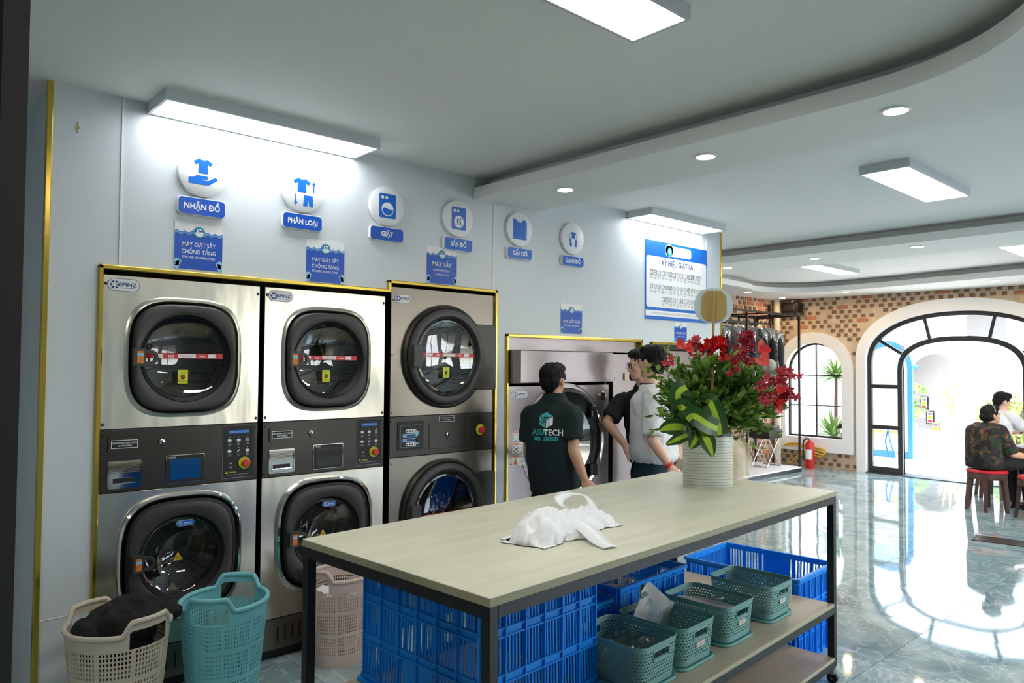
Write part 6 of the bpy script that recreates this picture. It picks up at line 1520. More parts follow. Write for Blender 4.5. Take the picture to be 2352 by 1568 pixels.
t = pot('dried_bouquet', 'white tall vase of pale dried leaves outside beside the niche', 18.9, 1.98, 0.12, 0.55, M_pot, 0)
for k in range(26):
    a = rr5.uniform(0, 2 * PI); m = MB(); blade(m, (0, 0, 0.5), (0.3 * math.cos(a) * rr5.random(), 0.3 * math.sin(a) * rr5.random(), rr5.uniform(1.1, 1.75)), 0.09, M_dry, 0.0); m.build('leaf', t)
t = thing('blue_arch', 'tall blue arched backdrop frame outside behind the easel', 'backdrop', (14.2, 1.55, -0.02))
o = band('arch_frame', arch(0, 0.36, 0.0, 1.62, 0.40, 24), arch(0, 0.44, 0.0, 1.64, 0.48, 24), -0.03, 0.03, M_navyframe, False); attach(o, t)
MB().box(-0.024, 0.024, -0.355, 0.355, 0.0, 0.12, M_navyframe).build('foot', t, False)
m = MB(); ol = arch(0, 0.36, 0.12, 1.62, 0.40, 24); m.prism([(0.0, *p) for p in ol], (0.012, 0, 0), mat('pale_blue_panel', (176, 216, 236), 0.5)); m.build('panel', t, False)
t = thing('easel', 'pine easel holding a white board outside behind the side light', 'easel', (12.75, 1.02, -0.02))
for s, q in ((-1, 'leg'), (1, 'leg')):
    m = MB(); m.tube([(0, s * 0.28, 0), (0.1, s * 0.05, 1.45)], 0.02, M_easel, 4); m.build('leg', t, False)
m = MB(); m.tube([(0.5, 0, 0), (0.1, 0, 1.4)], 0.02, M_easel, 4); m.build('leg', t, False)
MB().box(-0.02, 0.04, -0.26, 0.26, 0.56, 0.60, M_easel).build('ledge', t, False)
m = MB(Matrix.Rotation(math.radians(5), 4, 'Y')); m.box(-0.06, -0.045, -0.24, 0.24, 0.62, 1.36, M_paper); m.build('board', t, False)
m = MB(); m.tube(curve([(-0.03, -0.05, 0.62), (-0.06, -0.02, 0.4), (-0.05, -0.08, 0.18)], 6), 0.012, M_blue, 5); m.tube(curve([(-0.03, -0.05, 0.62), (-0.07, -0.1, 0.42), (-0.04, -0.14, 0.25)], 6), 0.012, M_blue, 5); m.build('ribbon', t)
def bush(lab, x, y, r, h, n, mt):
    t = thing('garden_shrub', lab, 'shrub', (x, y, -0.02), 0, 'shrubs outside the doorway'); rr6 = random.Random(int(x * 7 + y * 3))
    m = MB(); m.tube([(0, 0, 0), (0.05, 0, h * 0.4)], 0.05, M_wood, 6)
    for k in range(6): a = k * 1.05; m.tube([(0.05, 0, h * 0.3), (r * 0.5 * math.cos(a), r * 0.5 * math.sin(a), h * 0.7)], 0.02, M_wood, 5)
    m.build('stem', t); m = MB()
    for k in range(n):
        a = rr6.uniform(0, 2 * PI); e = rr6.uniform(-1, 1); q = rr6.uniform(0.5, 1.0); p = Vector((r * q * math.cos(a) * math.sqrt(1 - e * e), r * q * math.sin(a) * math.sqrt(1 - e * e), h * 0.58 + h * 0.42 * q * e))
        m.add(*tmpl[0], mt, orient(p, (rr6.uniform(-1, 1), rr6.uniform(-1, 1), rr6.uniform(-1, 1)), rr6.uniform(0.10, 0.18)))
    tag(m.build('foliage', t), kind='stuff')
M_lgt = mat('pale_leaf', (150, 178, 96), 0.5, var=0.2, vscale=6)  # pale green of the shrub leaves, varied by noise
bush('leafy green shrub outside, right behind the seated man', 16.8, 0.15, 0.7, 1.15, 800, M_lgt)
bush('yellowish shrub outside, left of the seated woman', 18.8, 0.95, 0.5, 1.0, 400, M_lgt)
bush('leafy shrub outside at the right edge of the doorway', 17.6, -1.7, 0.7, 1.7, 700, M_lgt)
bush('pale green tree crown outside behind the top of the arch', 26.0, -1.5, 2.2, 6.2, 1800, M_lgt)

# ------------------------------------------------------------ people
def V(p): return Vector(p)
def limb(m, pts, rad, mt, seg=14):
    """tapered limb with round ends"""
    P = [V(p) for p in pts]; Q = []; R_ = []
    n = len(P)
    for i in range(n - 1):
        for k in range(6):
            q = k / 6; Q.append(P[i].lerp(P[i + 1], q)); R_.append(rad[i] + (rad[i + 1] - rad[i]) * q)
    Q.append(P[-1]); R_.append(rad[-1])
    d0 = (Q[0] - Q[1]).normalized(); d1 = (Q[-1] - Q[-2]).normalized()
    pre = [(Q[0] + d0 * R_[0] * s, R_[0] * c) for s, c in ((0.95, 0.25), (0.7, 0.7))]; post = [(Q[-1] + d1 * R_[-1] * s, R_[-1] * c) for s, c in ((0.7, 0.7), (0.95, 0.25))]
    m.tube([p for p, _ in pre] + Q + [p for p, _ in post], [r for _, r in pre] + R_ + [r for _, r in post], mt, seg)
def section(c, lat_, fwd, hw, hd, n=24, p=2.3):
    return [V(c) + V(lat_) * hw * math.copysign(abs(math.cos(t)) ** (2 / p), math.cos(t)) + V(fwd) * hd * math.copysign(abs(math.sin(t)) ** (2 / p), math.sin(t)) for t in [2 * PI * k / n for k in range(n)]]
def hand(m, wr, tip, back, mt, curl=0.5, side=1, s=1.0, spread=0.3):
    """palm, four unequal bent fingers and a thumb; `back` is the direction the back of the hand faces"""
    wr, tip = V(wr), V(tip); d = (tip - wr).normalized(); b = V(back); b = (b - d * b.dot(d)).normalized(); x = d.cross(b) * side
    pl = 0.085 * s
    m.loft([section(wr + d * q * pl, x, b, w * s, t_ * s, 14) for q, w, t_ in ((-0.15, 0.024, 0.018), (0.1, 0.028, 0.018), (0.5, 0.038, 0.016), (0.9, 0.041, 0.013), (1.05, 0.036, 0.010))], mt, True, True)
    for k, (o, L_) in enumerate(((-0.031, 0.066), (-0.010, 0.076), (0.011, 0.071), (0.031, 0.055))):
        a = wr + d * pl * 0.9 + x * o * s; f = (d + x * o * spread * 12).normalized(); c1 = (f - b * curl * 0.7).normalized(); c2 = (f - b * curl * 1.6).normalized()
        p1 = a + f * L_ * 0.45 * s; p2 = p1 + c1 * L_ * 0.32 * s; p3 = p2 + c2 * L_ * 0.25 * s
        limb(m, [a, p1, p2, p3], [0.0088 * s, 0.0084 * s, 0.0076 * s, 0.0062 * s], mt, 10)
    a = wr + d * pl * 0.25 - x * 0.024 * s; f = (d * 0.75 - x * 0.65 - b * 0.25).normalized(); p1 = a + f * 0.038 * s; p2 = p1 + (f + d * 0.5 - b * 0.2).normalized() * 0.03 * s
    limb(m, [a, p1, p2], [0.0125 * s, 0.0100 * s, 0.0075 * s], mt, 10)
def head(m, c, yaw, mt, s=1.0, pitch=0.0):
    """skull, jaw, nose, lips, brows, ears; returns the head's matrix (forward is -Y)"""
    M = Matrix.Translation(c) @ Matrix.Rotation(yaw + PI / 2, 4, 'Z') @ Matrix.Rotation(pitch, 4, 'X') @ Matrix.Diagonal((s, s, s, 1))
    E_ = lambda cc, rr: m.ell(cc, rr, mt, 18, 12, M)
    E_((0, 0.012, 0.028), (0.074, 0.094, 0.088)); E_((0, -0.025, -0.012), (0.066, 0.066, 0.082)); E_((0, -0.045, -0.062), (0.045, 0.048, 0.044)); E_((0, -0.074, -0.088), (0.020, 0.018, 0.018))
    E_((0, -0.086, 0.020), (0.050, 0.012, 0.014))
    m.tube([M @ V((0, -0.082, 0.012)), M @ V((0, -0.098, -0.014)), M @ V((0, -0.109, -0.030)), M @ V((0, -0.092, -0.038))], [0.008 * s, 0.010 * s, 0.013 * s, 0.008 * s], mt, 10)
    for q in (-1, 1):
        E_((q * 0.011, -0.096, -0.033), (0.008, 0.009, 0.007)); E_((q * 0.034, -0.072, -0.018), (0.018, 0.016, 0.014))
        E_((q * 0.076, 0.012, -0.004), (0.009, 0.018, 0.031)); E_((q * 0.081, 0.018, 0.006), (0.006, 0.012, 0.020))
    E_((0, -0.090, -0.058), (0.020, 0.010, 0.006)); E_((0, -0.089, -0.067), (0.018, 0.010, 0.006))
    return M
def face_bits(root, body, M, mt_lip, glasses=False):
    ey = mat('eye_white', (235, 232, 228), 0.2) if 'eye_white' not in bpy.data.materials else bpy.data.materials['eye_white']
    ir = M_kprint
    for q in (-1, 1):
        m = MB(M); m.ell((q * 0.031, -0.0795, 0.003), (0.012, 0.010, 0.0065), ey, 12, 8); m.ell((q * 0.031, -0.0878, 0.003), (0.0055, 0.0025, 0.0055), ir, 10, 6); o = m.build('eye', None); attach(o, body, True)
        m = MB(M); m.tube([(q * 0.014, -0.0955, 0.022), (q * 0.030, -0.094, 0.027), (q * 0.048, -0.083, 0.022)], [0.003, 0.0035, 0.002], M_hair, 6); o = m.build('eyebrow', None); attach(o, body, True)
    m = MB(M); m.ell((0, -0.0965, -0.0585), (0.019, 0.005, 0.004), mt_lip, 12, 6); m.ell((0, -0.0955, -0.066), (0.016, 0.005, 0.0045), mt_lip, 12, 6); o = m.build('lips', None); attach(o, body, True)
    if glasses:
        m = MB(M)
        for q in (-1, 1):
            m.tube([(q * (0.034 + 0.024 * math.cos(t)), -0.104 + 0.004 * abs(math.cos(t)), 0.002 + 0.019 * math.sin(t)) for t in [2 * PI * k / 20 for k in range(20)]], 0.0022, M_blackplast, 6, True)
            m.tube([(q * 0.058, -0.100, 0.008), (q * 0.080, -0.05, 0.010), (q * 0.084, 0.015, 0.008), (q * 0.083, 0.03, -0.008)], 0.0022, M_blackplast, 6)
        m.tube([(-0.010, -0.106, 0.004), (0.010, -0.106, 0.004)], 0.002, M_blackplast, 6); o = m.build('glasses', None); attach(o, root, True)
def hair(root, M, mt, pieces, seed, amp=0.008):
    m = MB(M)
    for c, r in pieces: m.ell(c, r, mt, 18, 12)
    o = remeshed('hair', m, 0.006, root, 3, lambda p, n: amp * noise.noise(Vector((p.x * 60, p.y * 60, p.z * 16)) + Vector((seed, 0, 0))))
    return o
SHORT = [((0, 0.022, 0.050), (0.084, 0.098, 0.080)), ((0, 0.060, 0.005), (0.072, 0.055, 0.068)), ((0, -0.030, 0.090), (0.070, 0.062, 0.040)), ((0, 0.065, -0.040), (0.052, 0.032, 0.034)), ((0.066, 0.0, 0.035), (0.016, 0.040, 0.036)), ((-0.066, 0.0, 0.035), (0.016, 0.040, 0.036))]
def person(label, J, yaw, hyaw, skin, h_s, hair_mt, top, trousers, hair_pieces=SHORT, hands=(), sleeve=0.62, hw=0.19, hd=0.115, hem=None, seated=False, collar=True, glasses=False, hpitch=0.0, tucked=False, shoes=True):
    """J: joint positions; yaw: way the chest faces; hyaw: way the face looks"""
    pel, ch, nk = V(J['pel']), V(J['chest']), V(J['neck'])
    t = thing('person', label, 'person', (pel.x, pel.y, 0.0))
    lat_ = V((math.cos(yaw - PI / 2), math.sin(yaw - PI / 2), 0)); fw_ = V((math.cos(yaw), math.sin(yaw), 0))
    b = MB(); Mh = head(b, J['head'], hyaw, skin, h_s, hpitch)
    hc = V(J['head']); limb(b, [nk - V((0, 0, 0.03)), hc + V((0, 0, -0.05))], [0.058, 0.050], skin)
    b.loft([section(pel + V((0, 0, z)), lat_, fw_, a, d_, 20) for z, a, d_ in ((-0.06, hw * 0.80, hd * 0.8), (0.08, hw * 0.80, hd * 0.82))] + [section(ch, lat_, fw_, hw * 0.84, hd * 0.9, 20), section(nk - V((0, 0, 0.05)), lat_, fw_, hw * 0.6, hd * 0.55, 20), section(nk, lat_, fw_, 0.06, 0.055, 20)], skin, True, True)
    for s in 'LR':
        sh, el, wr = V(J['sh' + s]), V(J['el' + s]), V(J['wr' + s])
        limb(b, [sh, sh.lerp(el, 0.45), el, el.lerp(wr, 0.3), wr], [0.040, 0.043, 0.037, 0.038, 0.026], skin)
        hp, kn, an = V(J['hip' + s]), V(J['kn' + s]), V(J['an' + s])
        limb(b, [hp, kn, kn.lerp(an, 0.35), an, an + V((0, 0, -0.03))], [0.075, 0.052, 0.052, 0.036, 0.036], skin)
    for (s, tip, bk, curl, side, spr) in hands: hand(b, J['wr' + s], tip, bk, skin, curl, side, 1.0, spr)
    body = remeshed('body', b, 0.0058, t, 3)
    face_bits(t, body, Mh, mat('lip', (178, 104, 92), 0.45) if 'lip' not in bpy.data.materials else bpy.data.materials['lip'], glasses)
    hair(t, Mh, hair_mt, hair_pieces, len(label))
    # top: body of the garment and sleeves
    hz = hem if hem is not None else pel.z - 0.02
    g = MB(); base = V((pel.x, pel.y, hz)); mid = pel.lerp(ch, 0.45)
    bow = 1.10 if tucked else 1.0
    secs = [section(base, lat_, fw_, hw * 0.93, hd * 1.0)]
    if tucked: secs.append(section(base + V((0, 0, 0.035)), lat_, fw_, hw * 1.04, hd * 1.2))
    secs += [section(mid, lat_, fw_, hw * 0.95 * bow, hd * 1.02 * bow), section(ch, lat_, fw_, hw * 1.0, hd * 1.08), section(ch.lerp(nk, 0.5), lat_, fw_, hw * 0.98, hd * 0.98)]
    shm = (V(J['shL']) + V(J['shR'])) / 2
    secs += [section(shm.lerp(nk, 0.35) + V((0, 0, 0.02)), lat_, fw_, hw * 0.80, hd * 0.75), section(nk - V((0, 0, 0.012)), lat_, fw_, 0.085, 0.075), section(nk + V((0, 0, 0.006)), lat_, fw_, 0.066, 0.062)]
    g.loft(secs, top, True, True)
    for s in 'LR':
        sh, el = V(J['sh' + s]), V(J['el' + s]); d = (el - sh).normalized(); e = sh.lerp(el, sleeve)
        u = d.cross(fw_).normalized() if abs(d.dot(fw_)) < 0.95 else lat_; w = d.cross(u).normalized()
        st = sh - d * 0.02 + (ch.lerp(nk, 0.6) - sh) * 0.30
        g.ell(tuple(sh + (ch - sh) * 0.08 + V((0, 0, 0.004))), (0.072, 0.072, 0.070), top, 16, 10)
        g.loft([section(st, u, w, 0.062, 0.066, 18), section(sh, u, w, 0.066, 0.068, 18), section(sh.lerp(e, 0.5), u, w, 0.066, 0.064, 18), section(e, u, w, 0.070, 0.064, 18)], top, True, True)
    def wr_(p, n):
        q = p * 7 + V((len(label), 0, 0)); return 0.008 * (1 - 2 * abs(noise.noise(q))) + (0.007 if top is M_tee else 0.004) * (1 - 2 * abs(noise.noise(V((p.x * 16, p.y * 16, p.z * 7)))))
    shirt = remeshed('shirt' if top is not M_tee else 'white_shirt', g, 0.0085, t, 2, wr_)
    if collar:
        m = MB(); A = [section(nk + V((0, 0, z)), lat_, fw_, a, a * 0.95, 28) for z, a in ((-0.02, 0.074), (0.028, 0.064), (0.034, 0.068), (0.0, 0.084), (-0.02, 0.09))]; m.loft(A, top); o = m.build('collar', None); attach(o, shirt, True)
    # trousers
    g = MB(); up = pel + V((0, 0, 0.09)) if not seated else pel + V((0, 0, 0.10))
    g.loft([section(up, lat_, fw_, hw * 0.86, hd * 0.92), section(pel, lat_, fw_, hw * 0.94, hd * 1.05), section(pel - V((0, 0, 0.10)), lat_, fw_, hw * 0.92, hd * 1.02)], trousers, True, True)
    for s in 'LR':
        hp, kn, an = V(J['hip' + s]), V(J['kn' + s]), V(J['an' + s]); limb(g, [hp, hp.lerp(kn, 0.5), kn, kn.lerp(an, 0.5), an], [0.094, 0.085, 0.070, 0.062, 0.056], trousers)
    remeshed('trousers', g, 0.010, t, 2, lambda p, n: 0.006 * noise.noise(p * 9) + 0.003 * noise.noise(p * 25))
    if shoes:
        for s in 'LR':
            an = V(J['an' + s]); f = V((math.cos(J.get('foot', yaw)), math.sin(J.get('foot', yaw)), 0)); x = V((-f.y, f.x, 0)); z0 = 0.0
            shoe(an, f, x, t, J.get('shoe', M_blackplast), J.get('stripes', False))
    return t, Mh, body
def shoe(an, f, x, t, mt, stripes=False):
    b = MB(); c = V((an.x, an.y, 0)) + f * 0.06
    b.loft([section(c + V((0, 0, z)), x, f, a, l, 24, 2.4) for z, a, l in ((0.0, 0.046, 0.135), (0.025, 0.050, 0.140), (0.055, 0.046, 0.125))], mt, True, True)
    b.loft([section(c - f * 0.055 + V((0, 0, z)), x, f, 0.042, l, 18) for z, l in ((0.04, 0.08), (0.10, 0.055))], mt, True, True)
    o = remeshed('shoe', b, 0.008, t, 3)
    m = MB(); m.loft([section(c + V((0, 0, z)), x, f, 0.052, 0.143, 24, 2.4) for z in (0.0, 0.022)], M_white if mt is M_white else M_rubber, True, True); q = m.build('sole', None); attach(q, o, True)
    if stripes:
        m = MB()
        for sd in (-1, 1):
            for k in range(3):
                p = c + x * sd * 0.047 + f * (0.0 + 0.026 * k); m.tube([p + V((0, 0, 0.03)) + f * 0.015, p - x * sd * 0.012 - f * 0.02 + V((0, 0, 0.08))], 0.006, M_kprint, 6)
        q = m.build('dark_stripes', None); attach(q, o, True)
def legs(pel, yaw, J, wide=0.09):
    lat_ = V((math.cos(yaw - PI / 2), math.sin(yaw - PI / 2), 0)); p = V(pel)
    for s, k in (('R', 1), ('L', -1)):
        h = p + lat_ * wide * k - V((0, 0, 0.06)); J['hip' + s] = h; J['kn' + s] = V((h.x, h.y, 0.47)) + lat_ * 0.01 * k; J['an' + s] = V((h.x, h.y, 0.09)) + lat_ * 0.015 * k
    return J

# man in the dark green polo shirt, back to the camera
J = dict(pel=(3.50142, -0.447483, 0.713523), chest=(3.47175, -0.441144, 1.18479), neck=(3.4954, -0.444432, 1.38692), head=(3.49535, -0.435629, 1.49568), shR=(3.51724, -0.581436, 1.28464), elR=(3.49496, -0.618933, 1.05951), wrR=(3.53653, -0.675835, 0.879145), shL=(3.43169, -0.300479, 1.27289), elL=(3.43493, -0.265615, 1.02645), wrL=(3.60802, -0.136878, 0.978116))
yw = math.radians(28)
person('man in a dark green polo shirt with a teal back print at the dry cleaner', legs(J['pel'], yw, J), yw, math.radians(18), M_skin, 0.98, M_hair, M_polo, M_trs, hands=(('R', (3.54629, -0.708252, 0.799523), (-0.5, -0.8, 0.1), 0.7, 1, 0.2), ('L', (3.73071, -0.072476, 0.975253), (0.0, 0.0, 1), 0.5, -1, 0.3)), hw=0.172, hd=0.105, hem=0.7706, sleeve=0.70)
P1 = [o for o in bpy.data.objects if o.name == 'person'][0]
sh1 = [o for o in bpy.data.objects if o.parent == P1 and o.name.startswith('shirt')][0]
# print on his back: cube emblem, word and strap line, laid on the cloth
cb = V((3.31449, -0.515146, 1.19805)); ax = V((0.74, -0.672, 0)); nb = V((-math.cos(yw), -math.sin(yw), 0)); lx = V((math.sin(yw), -math.cos(yw), 0))
TB = Matrix.Translation(cb) @ Matrix(((lx.x, -nb.x, 0, 0), (lx.y, -nb.y, 0, 0), (0, 0, 1, 0), (0, 0, 0, 1)))
m = MB(TB); k = 0.052
def hx(a, r=1.0): return (0.006 + k * r * math.cos(math.radians(a)), 0.052 + k * r * math.sin(math.radians(a)))
c0 = (0.006, 0.052)
flat(m, [hx(150), c0, hx(30), hx(90)], 0, M_teal); flat(m, [hx(150), hx(210), hx(270), c0], 0, M_teal); flat(m, [c0, hx(270), hx(330), hx(30)], 0, M_wprint)
def lerp2(a, b, q): return (a[0] + (b[0] - a[0]) * q, a[1] + (b[1] - a[1]) * q)
for q in (0.30, 0.62):
    a, b2 = lerp2(hx(150), hx(210), q), lerp2(c0, hx(270), q)
    m.tube([(lerp2(a, b2, 0.28 if q < 0.5 else 0.0)[0], -0.0008, lerp2(a, b2, 0.28 if q < 0.5 else 0.0)[1]), (lerp2(a, b2, 1.0 if q < 0.5 else 0.72)[0], -0.0008, lerp2(a, b2, 1.0 if q < 0.5 else 0.72)[1])], 0.0028, M_polo, 4)
a, b2 = lerp2(c0, hx(30), 0.45), lerp2(hx(270), hx(330), 0.45); m.tube([(b2[0], -0.0008, b2[1]), (a[0], -0.0008, a[1] - 0.016), ], 0.0028, M_polo, 4)
a = lerp2(c0, hx(90), 0.35); m.tube([(a[0] - 0.018, -0.0008, a[1]), (a[0] + 0.018, -0.0008, a[1])], 0.0028, M_polo, 4)
m.tube([(c0[0], -0.0008, c0[1]), (c0[0], -0.0008, hx(270)[1])], 0.0018, M_polo, 4); m.tube([(c0[0], -0.0008, c0[1]), (hx(30)[0], -0.0008, hx(30)[1])], 0.0018, M_polo, 4); m.tube([(c0[0], -0.0008, c0[1]), (hx(150)[0], -0.0008, hx(150)[1])], 0.0018, M_polo, 4)
m.text('ASIA', -0.036, -0.044, 0.038, M_teal, 0, bold=0.02, wid=0.95); m.text('TECH', 0.058, -0.044, 0.038, M_wprint, 0, bold=0.02, wid=0.95)
flat(m, [(-0.075, -0.078), (0.088, -0.078), (0.088, -0.055), (-0.075, -0.055)], 0, M_teal); m.text('GIẢI PHÁP GIẶT LÀ', 0.006, -0.073, 0.013, M_polo, -0.0012, bold=0.02)
pr_ = m.build('back_print', None, False)
bm = bmesh.new(); bm.from_mesh(pr_.data); bmesh.ops.triangulate(bm, faces=bm.faces[:]); bmesh.ops.subdivide_edges(bm, edges=[e for e in bm.edges if e.calc_length() > 0.02], cuts=3, use_grid_fill=True); bm.to_mesh(pr_.data); bm.free()
attach(pr_, sh1, True)
from mathutils.bvhtree import BVHTree
tree = BVHTree.FromPolygons([v.co for v in sh1.data.vertices], [tuple(p.vertices) for p in sh1.data.polygons])
off = wm(sh1); offi = off.inverted(); pm = wm(pr_)
dloc = (offi.to_3x3() @ (-nb)).normalized()
for v in pr_.data.vertices:
    lz = (TB.inverted() @ (pm @ v.co)).y
    h = tree.ray_cast(offi @ (pm @ v.co) - dloc * 0.3, dloc)
    if h[0] is not None: v.co = pm.inverted() @ (off @ (h[0] - dloc * (0.0022 - lz * 0.6)))

# man in the white T-shirt, back to the camera, hand behind the table corner
J = dict(pel=(4.32492, -0.633442, 0.843737), chest=(4.32343, -0.622642, 1.24586), neck=(4.27695, -0.630677, 1.46768), head=(4.28194, -0.641986, 1.62268), shL=(4.15696, -0.747726, 1.38216), elL=(4.11371, -0.776954, 1.09432), wrL=(4.17289, -0.877271, 0.922808), shR=(4.51423, -0.5582, 1.37282), elR=(4.60865, -0.536672, 1.08308), wrR=(4.5888, -0.443632, 0.913177))
yw = math.radians(108)
person('standing man in a loose white T-shirt with an orange-red watch beside the flowers', legs(J['pel'], yw, J), yw, math.radians(82), M_skin2, 1.02, M_hair, M_tee, M_trt, hands=(('L', (4.18637, -0.927445, 0.862945), (-0.6, -0.6, 0.3), 0.5, -1, 0.2), ('R', (4.57027, -0.396764, 0.844292), (0, 0, 1), 0.5, 1, 0.2)), hw=0.185, hd=0.135, hem=0.9307, sleeve=0.86, collar=False, tucked=True)
P3 = [o for o in bpy.data.objects if o.name.startswith('person')][-1]
w0, w1 = V(J['elL']), V(J['wrL']); dw = (w1 - w0).normalized(); m = MB(); u = dw.cross(V((0, 0, 1))).normalized(); v2 = dw.cross(u)
m.loft([[w0.lerp(w1, q) + u * r * math.cos(a) + v2 * r * math.sin(a) for a in [2 * PI * k / 24 for k in range(24)]] for q, r in ((0.88, 0.030), (0.88, 0.0345), (0.99, 0.0325), (0.99, 0.028))], M_watch)
m.loft([[w0.lerp(w1, 0.935) - u * 0.036 * sg + v2 * 0.016 * math.cos(a) + dw * 0.016 * math.sin(a) for a in [2 * PI * k / 16 for k in range(16)]] for sg in (0.8, 1.05)], M_watch, True, True); o = m.build('watch', None); attach(o, P3, True)
m = MB(); nk = V(J['neck']); m.tube([nk + V((0.070 * math.cos(a), 0.066 * math.sin(a), 0.008)) for a in [2 * PI * k / 24 for k in range(24)]], 0.008, M_trs, 6, True); o = m.build('neckband', None); attach(o, P3, True)

# man in the black polo shirt with glasses, hand on hip
J = dict(pel=(4.75964, -0.295026, 0.766319), chest=(4.70697, -0.292231, 1.17811), neck=(4.65869, -0.286609, 1.43418), head=(4.60171, -0.296642, 1.61061), shR=(4.59841, -0.119062, 1.3273), elR=(4.44965, -0.084769, 1.16026), wrR=(4.48121, -0.241378, 0.995223), shL=(4.7916, -0.457085, 1.33565), elL=(4.87908, -0.528454, 1.15085), wrL=(4.78574, -0.545228, 1.00043))
yw = math.radians(198)
person('standing man in a black polo shirt and glasses, hand on his hip', legs(J['pel'], yw, J), yw, math.radians(150), M_skin2, 1.0, M_hair2, M_polo2, M_trs, hands=(('R', (4.47534, -0.313681, 0.916085), (-0.6, -0.5, 0.5), 0.4, 1, 0.5), ('L', (4.7227, -0.565592, 0.92105), (-0.4, -0.7, 0.3), 0.6, -1, 0.3)), hw=0.19, hd=0.12, hem=0.8450, sleeve=0.78, glasses=True, hpitch=0.12)

# stools and the two seated people
def stool(px, label, rz=0.0):
    t = thing('round_stool', label, 'stool', (px[0], px[1], 0), rz, 'red topped wooden stools')
    C_ = lambda r, z, n=36: [(r * math.cos(2 * PI * k / n), r * math.sin(2 * PI * k / n), z) for k in range(n)]
    m = MB(); m.loft([C_(0.19, 0.425), C_(0.205, 0.43), C_(0.207, 0.447), C_(0.195, 0.46), C_(0.1, 0.464)], M_redcush, True, True); m.build('cushion', t)
    m = MB(); m.loft([C_(0.2, 0.355), C_(0.2, 0.425), C_(0.17, 0.425), C_(0.17, 0.355), C_(0.2, 0.355)], M_wood); m.build('apron', t)
    for k in range(6):
        a = PI / 3 * k + 0.2; c, s = math.cos(a), math.sin(a); m = MB()
        rows = [[(c * r + (-s) * u * w + c * v * w, s * r + c * u * w + s * v * w, z) for u, v in ((-1, -1), (1, -1), (1, 1), (-1, 1))] for r, z, w in ((0.185, 0.355, 0.022), (0.205, 0.18, 0.019), (0.225, 0.0, 0.016))]
        m.loft(rows, M_wood, True, True); m.build('leg', t, False)
    return t
S1 = (9.71349, -1.24535, 0); S2 = (10.74, -1.06696, 0.223918); S3 = (9.47987, -1.8078, 0.066409)
stool((S1[0], S1[1]), 'dark wooden stool with a red top under the woman in the patterned blouse'); stool((S2[0], S2[1]), 'dark wooden stool with a red top under the man in white, behind the woman', 0.3); stool((S3[0], S3[1]), 'dark wooden stool with a red top cut by the right edge', 0.5)
def seat(px, yaw, knees, anks, up, lean=0.0):
    """joints of a seated figure on a 0.46 m stool"""
    f = V((math.cos(yaw), math.sin(yaw), 0)); l = V((math.cos(yaw - PI / 2), math.sin(yaw - PI / 2), 0)); p = V((px[0], px[1], 0.575))
    J = dict(pel=p - f * 0.04, chest=p + V((0, 0, 0.33)) + f * (lean * 0.6 - 0.03), neck=p + V((0, 0, 0.50 * up)) + f * lean, head=p + V((0, 0, 0.61 * up)) + f * (lean + 0.03))
    for s, k in (('R', 1), ('L', -1)):
        J['sh' + s] = J['neck'] + l * 0.165 * k - V((0, 0, 0.07)); J['hip' + s] = p + l * 0.085 * k - V((0, 0, 0.03)) + f * 0.02
        J['kn' + s] = V((px[0], px[1], 0)) + f * knees[0] + l * (knees[1] * k) + V((0, 0, 0.53)); J['an' + s] = V((px[0], px[1], 0)) + f * anks[0 if k > 0 else 1] + l * 0.09 * k + V((0, 0, 0.09))
    return J, f, l
yw = math.radians(-32); J, f, l = seat(S1, yw, (0.42, 0.09), (0.46, 0.40), 0.80, 0.03)
J['elR'] = J['shR'] - V((0, 0, 0.25)) + f * 0.08 + l * 0.06; J['wrR'] = J['elR'] + f * 0.22 - V((0, 0, 0.04)); J['elL'] = J['shL'] - V((0, 0, 0.25)) + f * 0.10 - l * 0.05; J['wrL'] = J['elL'] + f * 0.22 - V((0, 0, 0.02))
BUN = SHORT + [((0, 0.085, -0.01), (0.05, 0.045, 0.05)), ((0.0, 0.03, 0.0), (0.083, 0.09, 0.07))]
person('woman in a dark patterned blouse and black trousers sitting on a red stool', J, yw, math.radians(-38), M_skin, 0.98, M_hair2, M_camo, M_trs, BUN, hands=(('R', J['wrR'] + f * 0.1, (0, 0, 1), 0.4, 1, 0.2), ('L', J['wrL'] + f * 0.1, (0, 0, 1), 0.4, -1, 0.2)), hw=0.215, hd=0.15, hem=0.52, seated=True, sleeve=0.98, collar=False)
PWm = [o for o in bpy.data.objects if o.name.startswith('person')][-1]
m = MB(Matrix.Translation(J['head']) @ Matrix.Rotation(math.radians(-38) + PI / 2, 4, 'Z')); m.tube([(0.088 * math.cos(a), 0.0 + 0.01, 0.045 + 0.092 * math.sin(a)) for a in [PI * k / 16 for k in range(17)]], 0.006, M_gprint, 6); o = m.build('hair_band', None); attach(o, PWm, True)
yw = math.radians(-35); J, f, l = seat(S2, yw, (0.43, 0.10), (0.30, 0.40), 1.0, 0.07)
J['elR'] = J['shR'] - V((0, 0, 0.17)) + f * 0.20; J['wrR'] = J['elR'] + f * 0.24 + V((0, 0, 0.0)) + l * -0.02; J['elL'] = J['shL'] - V((0, 0, 0.22)) + f * 0.16; J['wrL'] = J['elL'] + f * 0.24 + V((0, 0, 0.02)) + l * 0.05
J['shoe'] = M_white; J['stripes'] = True
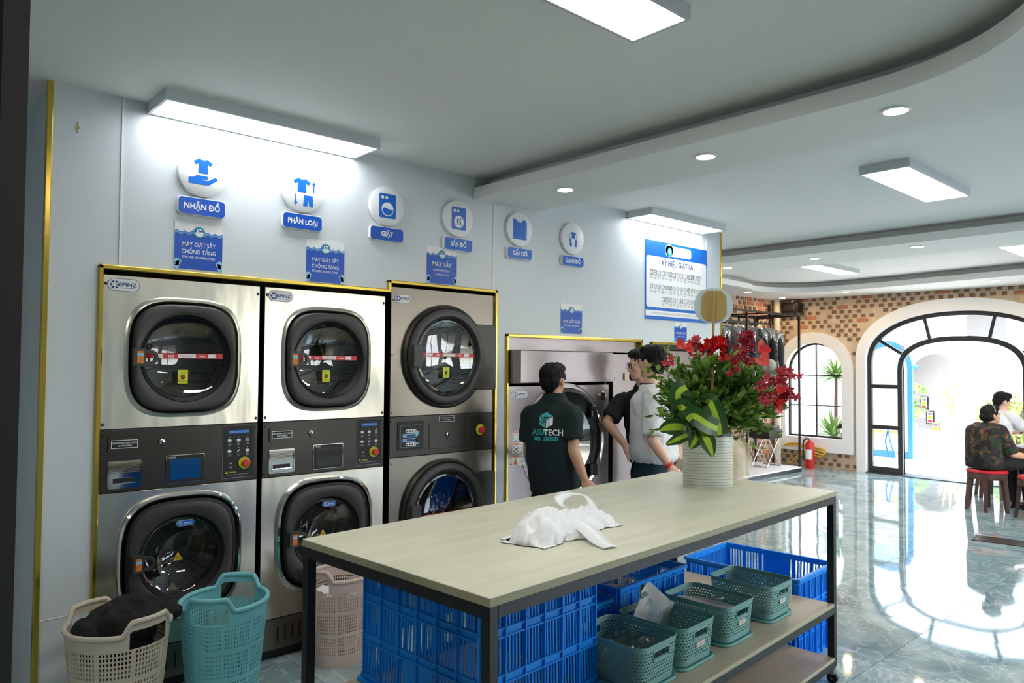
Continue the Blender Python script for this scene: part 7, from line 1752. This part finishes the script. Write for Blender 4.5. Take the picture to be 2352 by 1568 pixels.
person('seated man in a white T-shirt and khaki trousers looking down at his hands', J, yw, math.radians(-40), M_skin2, 1.0, M_hair, M_tee, M_trk, hands=(('R', J['wrR'] + f * 0.1, (0.2, -0.3, 1), 0.5, 1, 0.2), ('L', J['wrL'] + f * 0.1, (0, 0, -1), 0.4, 1, 0.2)), hw=0.195, hd=0.125, hem=0.54, seated=True, sleeve=0.75, collar=False, hpitch=0.25)
PM = [o for o in bpy.data.objects if o.name.startswith('person')][-1]
w0, w1 = V(J['elL']), V(J['wrL']); m = MB(); dw = (w1 - w0).normalized(); u = dw.cross(V((0, 0, 1))).normalized(); v2 = dw.cross(u)
m.loft([[w0.lerp(w1, q) + u * r * math.cos(a) + v2 * r * math.sin(a) for a in [2 * PI * k / 20 for k in range(20)]] for q, r in ((0.86, 0.028), (0.86, 0.034), (0.96, 0.033), (0.96, 0.027))], M_blackplast); o = m.build('watch', None); attach(o, PM, True)
hp = (J['wrR'] + J['wrL']) / 2 + f * 0.10
t = thing('paper_packet', 'small pale packet held between the hands of the man in white', 'packet', tuple(hp), yw)
m = MB(); m.prism([(a, -0.05 + 0.0 * a, b2) for a, b2 in rrect(-0.05, 0.05, -0.02, 0.02, 0.01)], (0, 0.09, 0), mat('pale_packet', (206, 220, 236), 0.4)); m.build('body', t, False); m = MB(); m.box(-0.03, 0.03, -0.052, -0.05, -0.008, 0.01, M_pblue); m.build('label', t, False)
# dark tea table at the right edge
TT = (10.8947, -1.69674, 0.595393)
t = thing('tea_table', 'dark wooden tea table just entering at the right edge', 'table', (TT[0], TT[1], 0))
m = MB(); C_ = lambda r, z, n=40: [(r * math.cos(2 * PI * k / n), r * math.sin(2 * PI * k / n), z) for k in range(n)]
m.loft([C_(0.42, 0.62), C_(0.45, 0.635), C_(0.45, 0.655), C_(0.43, 0.66)], M_wood, True, True); m.build('top', t)
for k in range(4): a = PI / 4 + k * PI / 2; m = MB(); m.tube([(0.28 * math.cos(a), 0.28 * math.sin(a), 0.62), (0.33 * math.cos(a), 0.33 * math.sin(a), 0.0)], 0.03, M_wood, 8); m.build('leg', t)
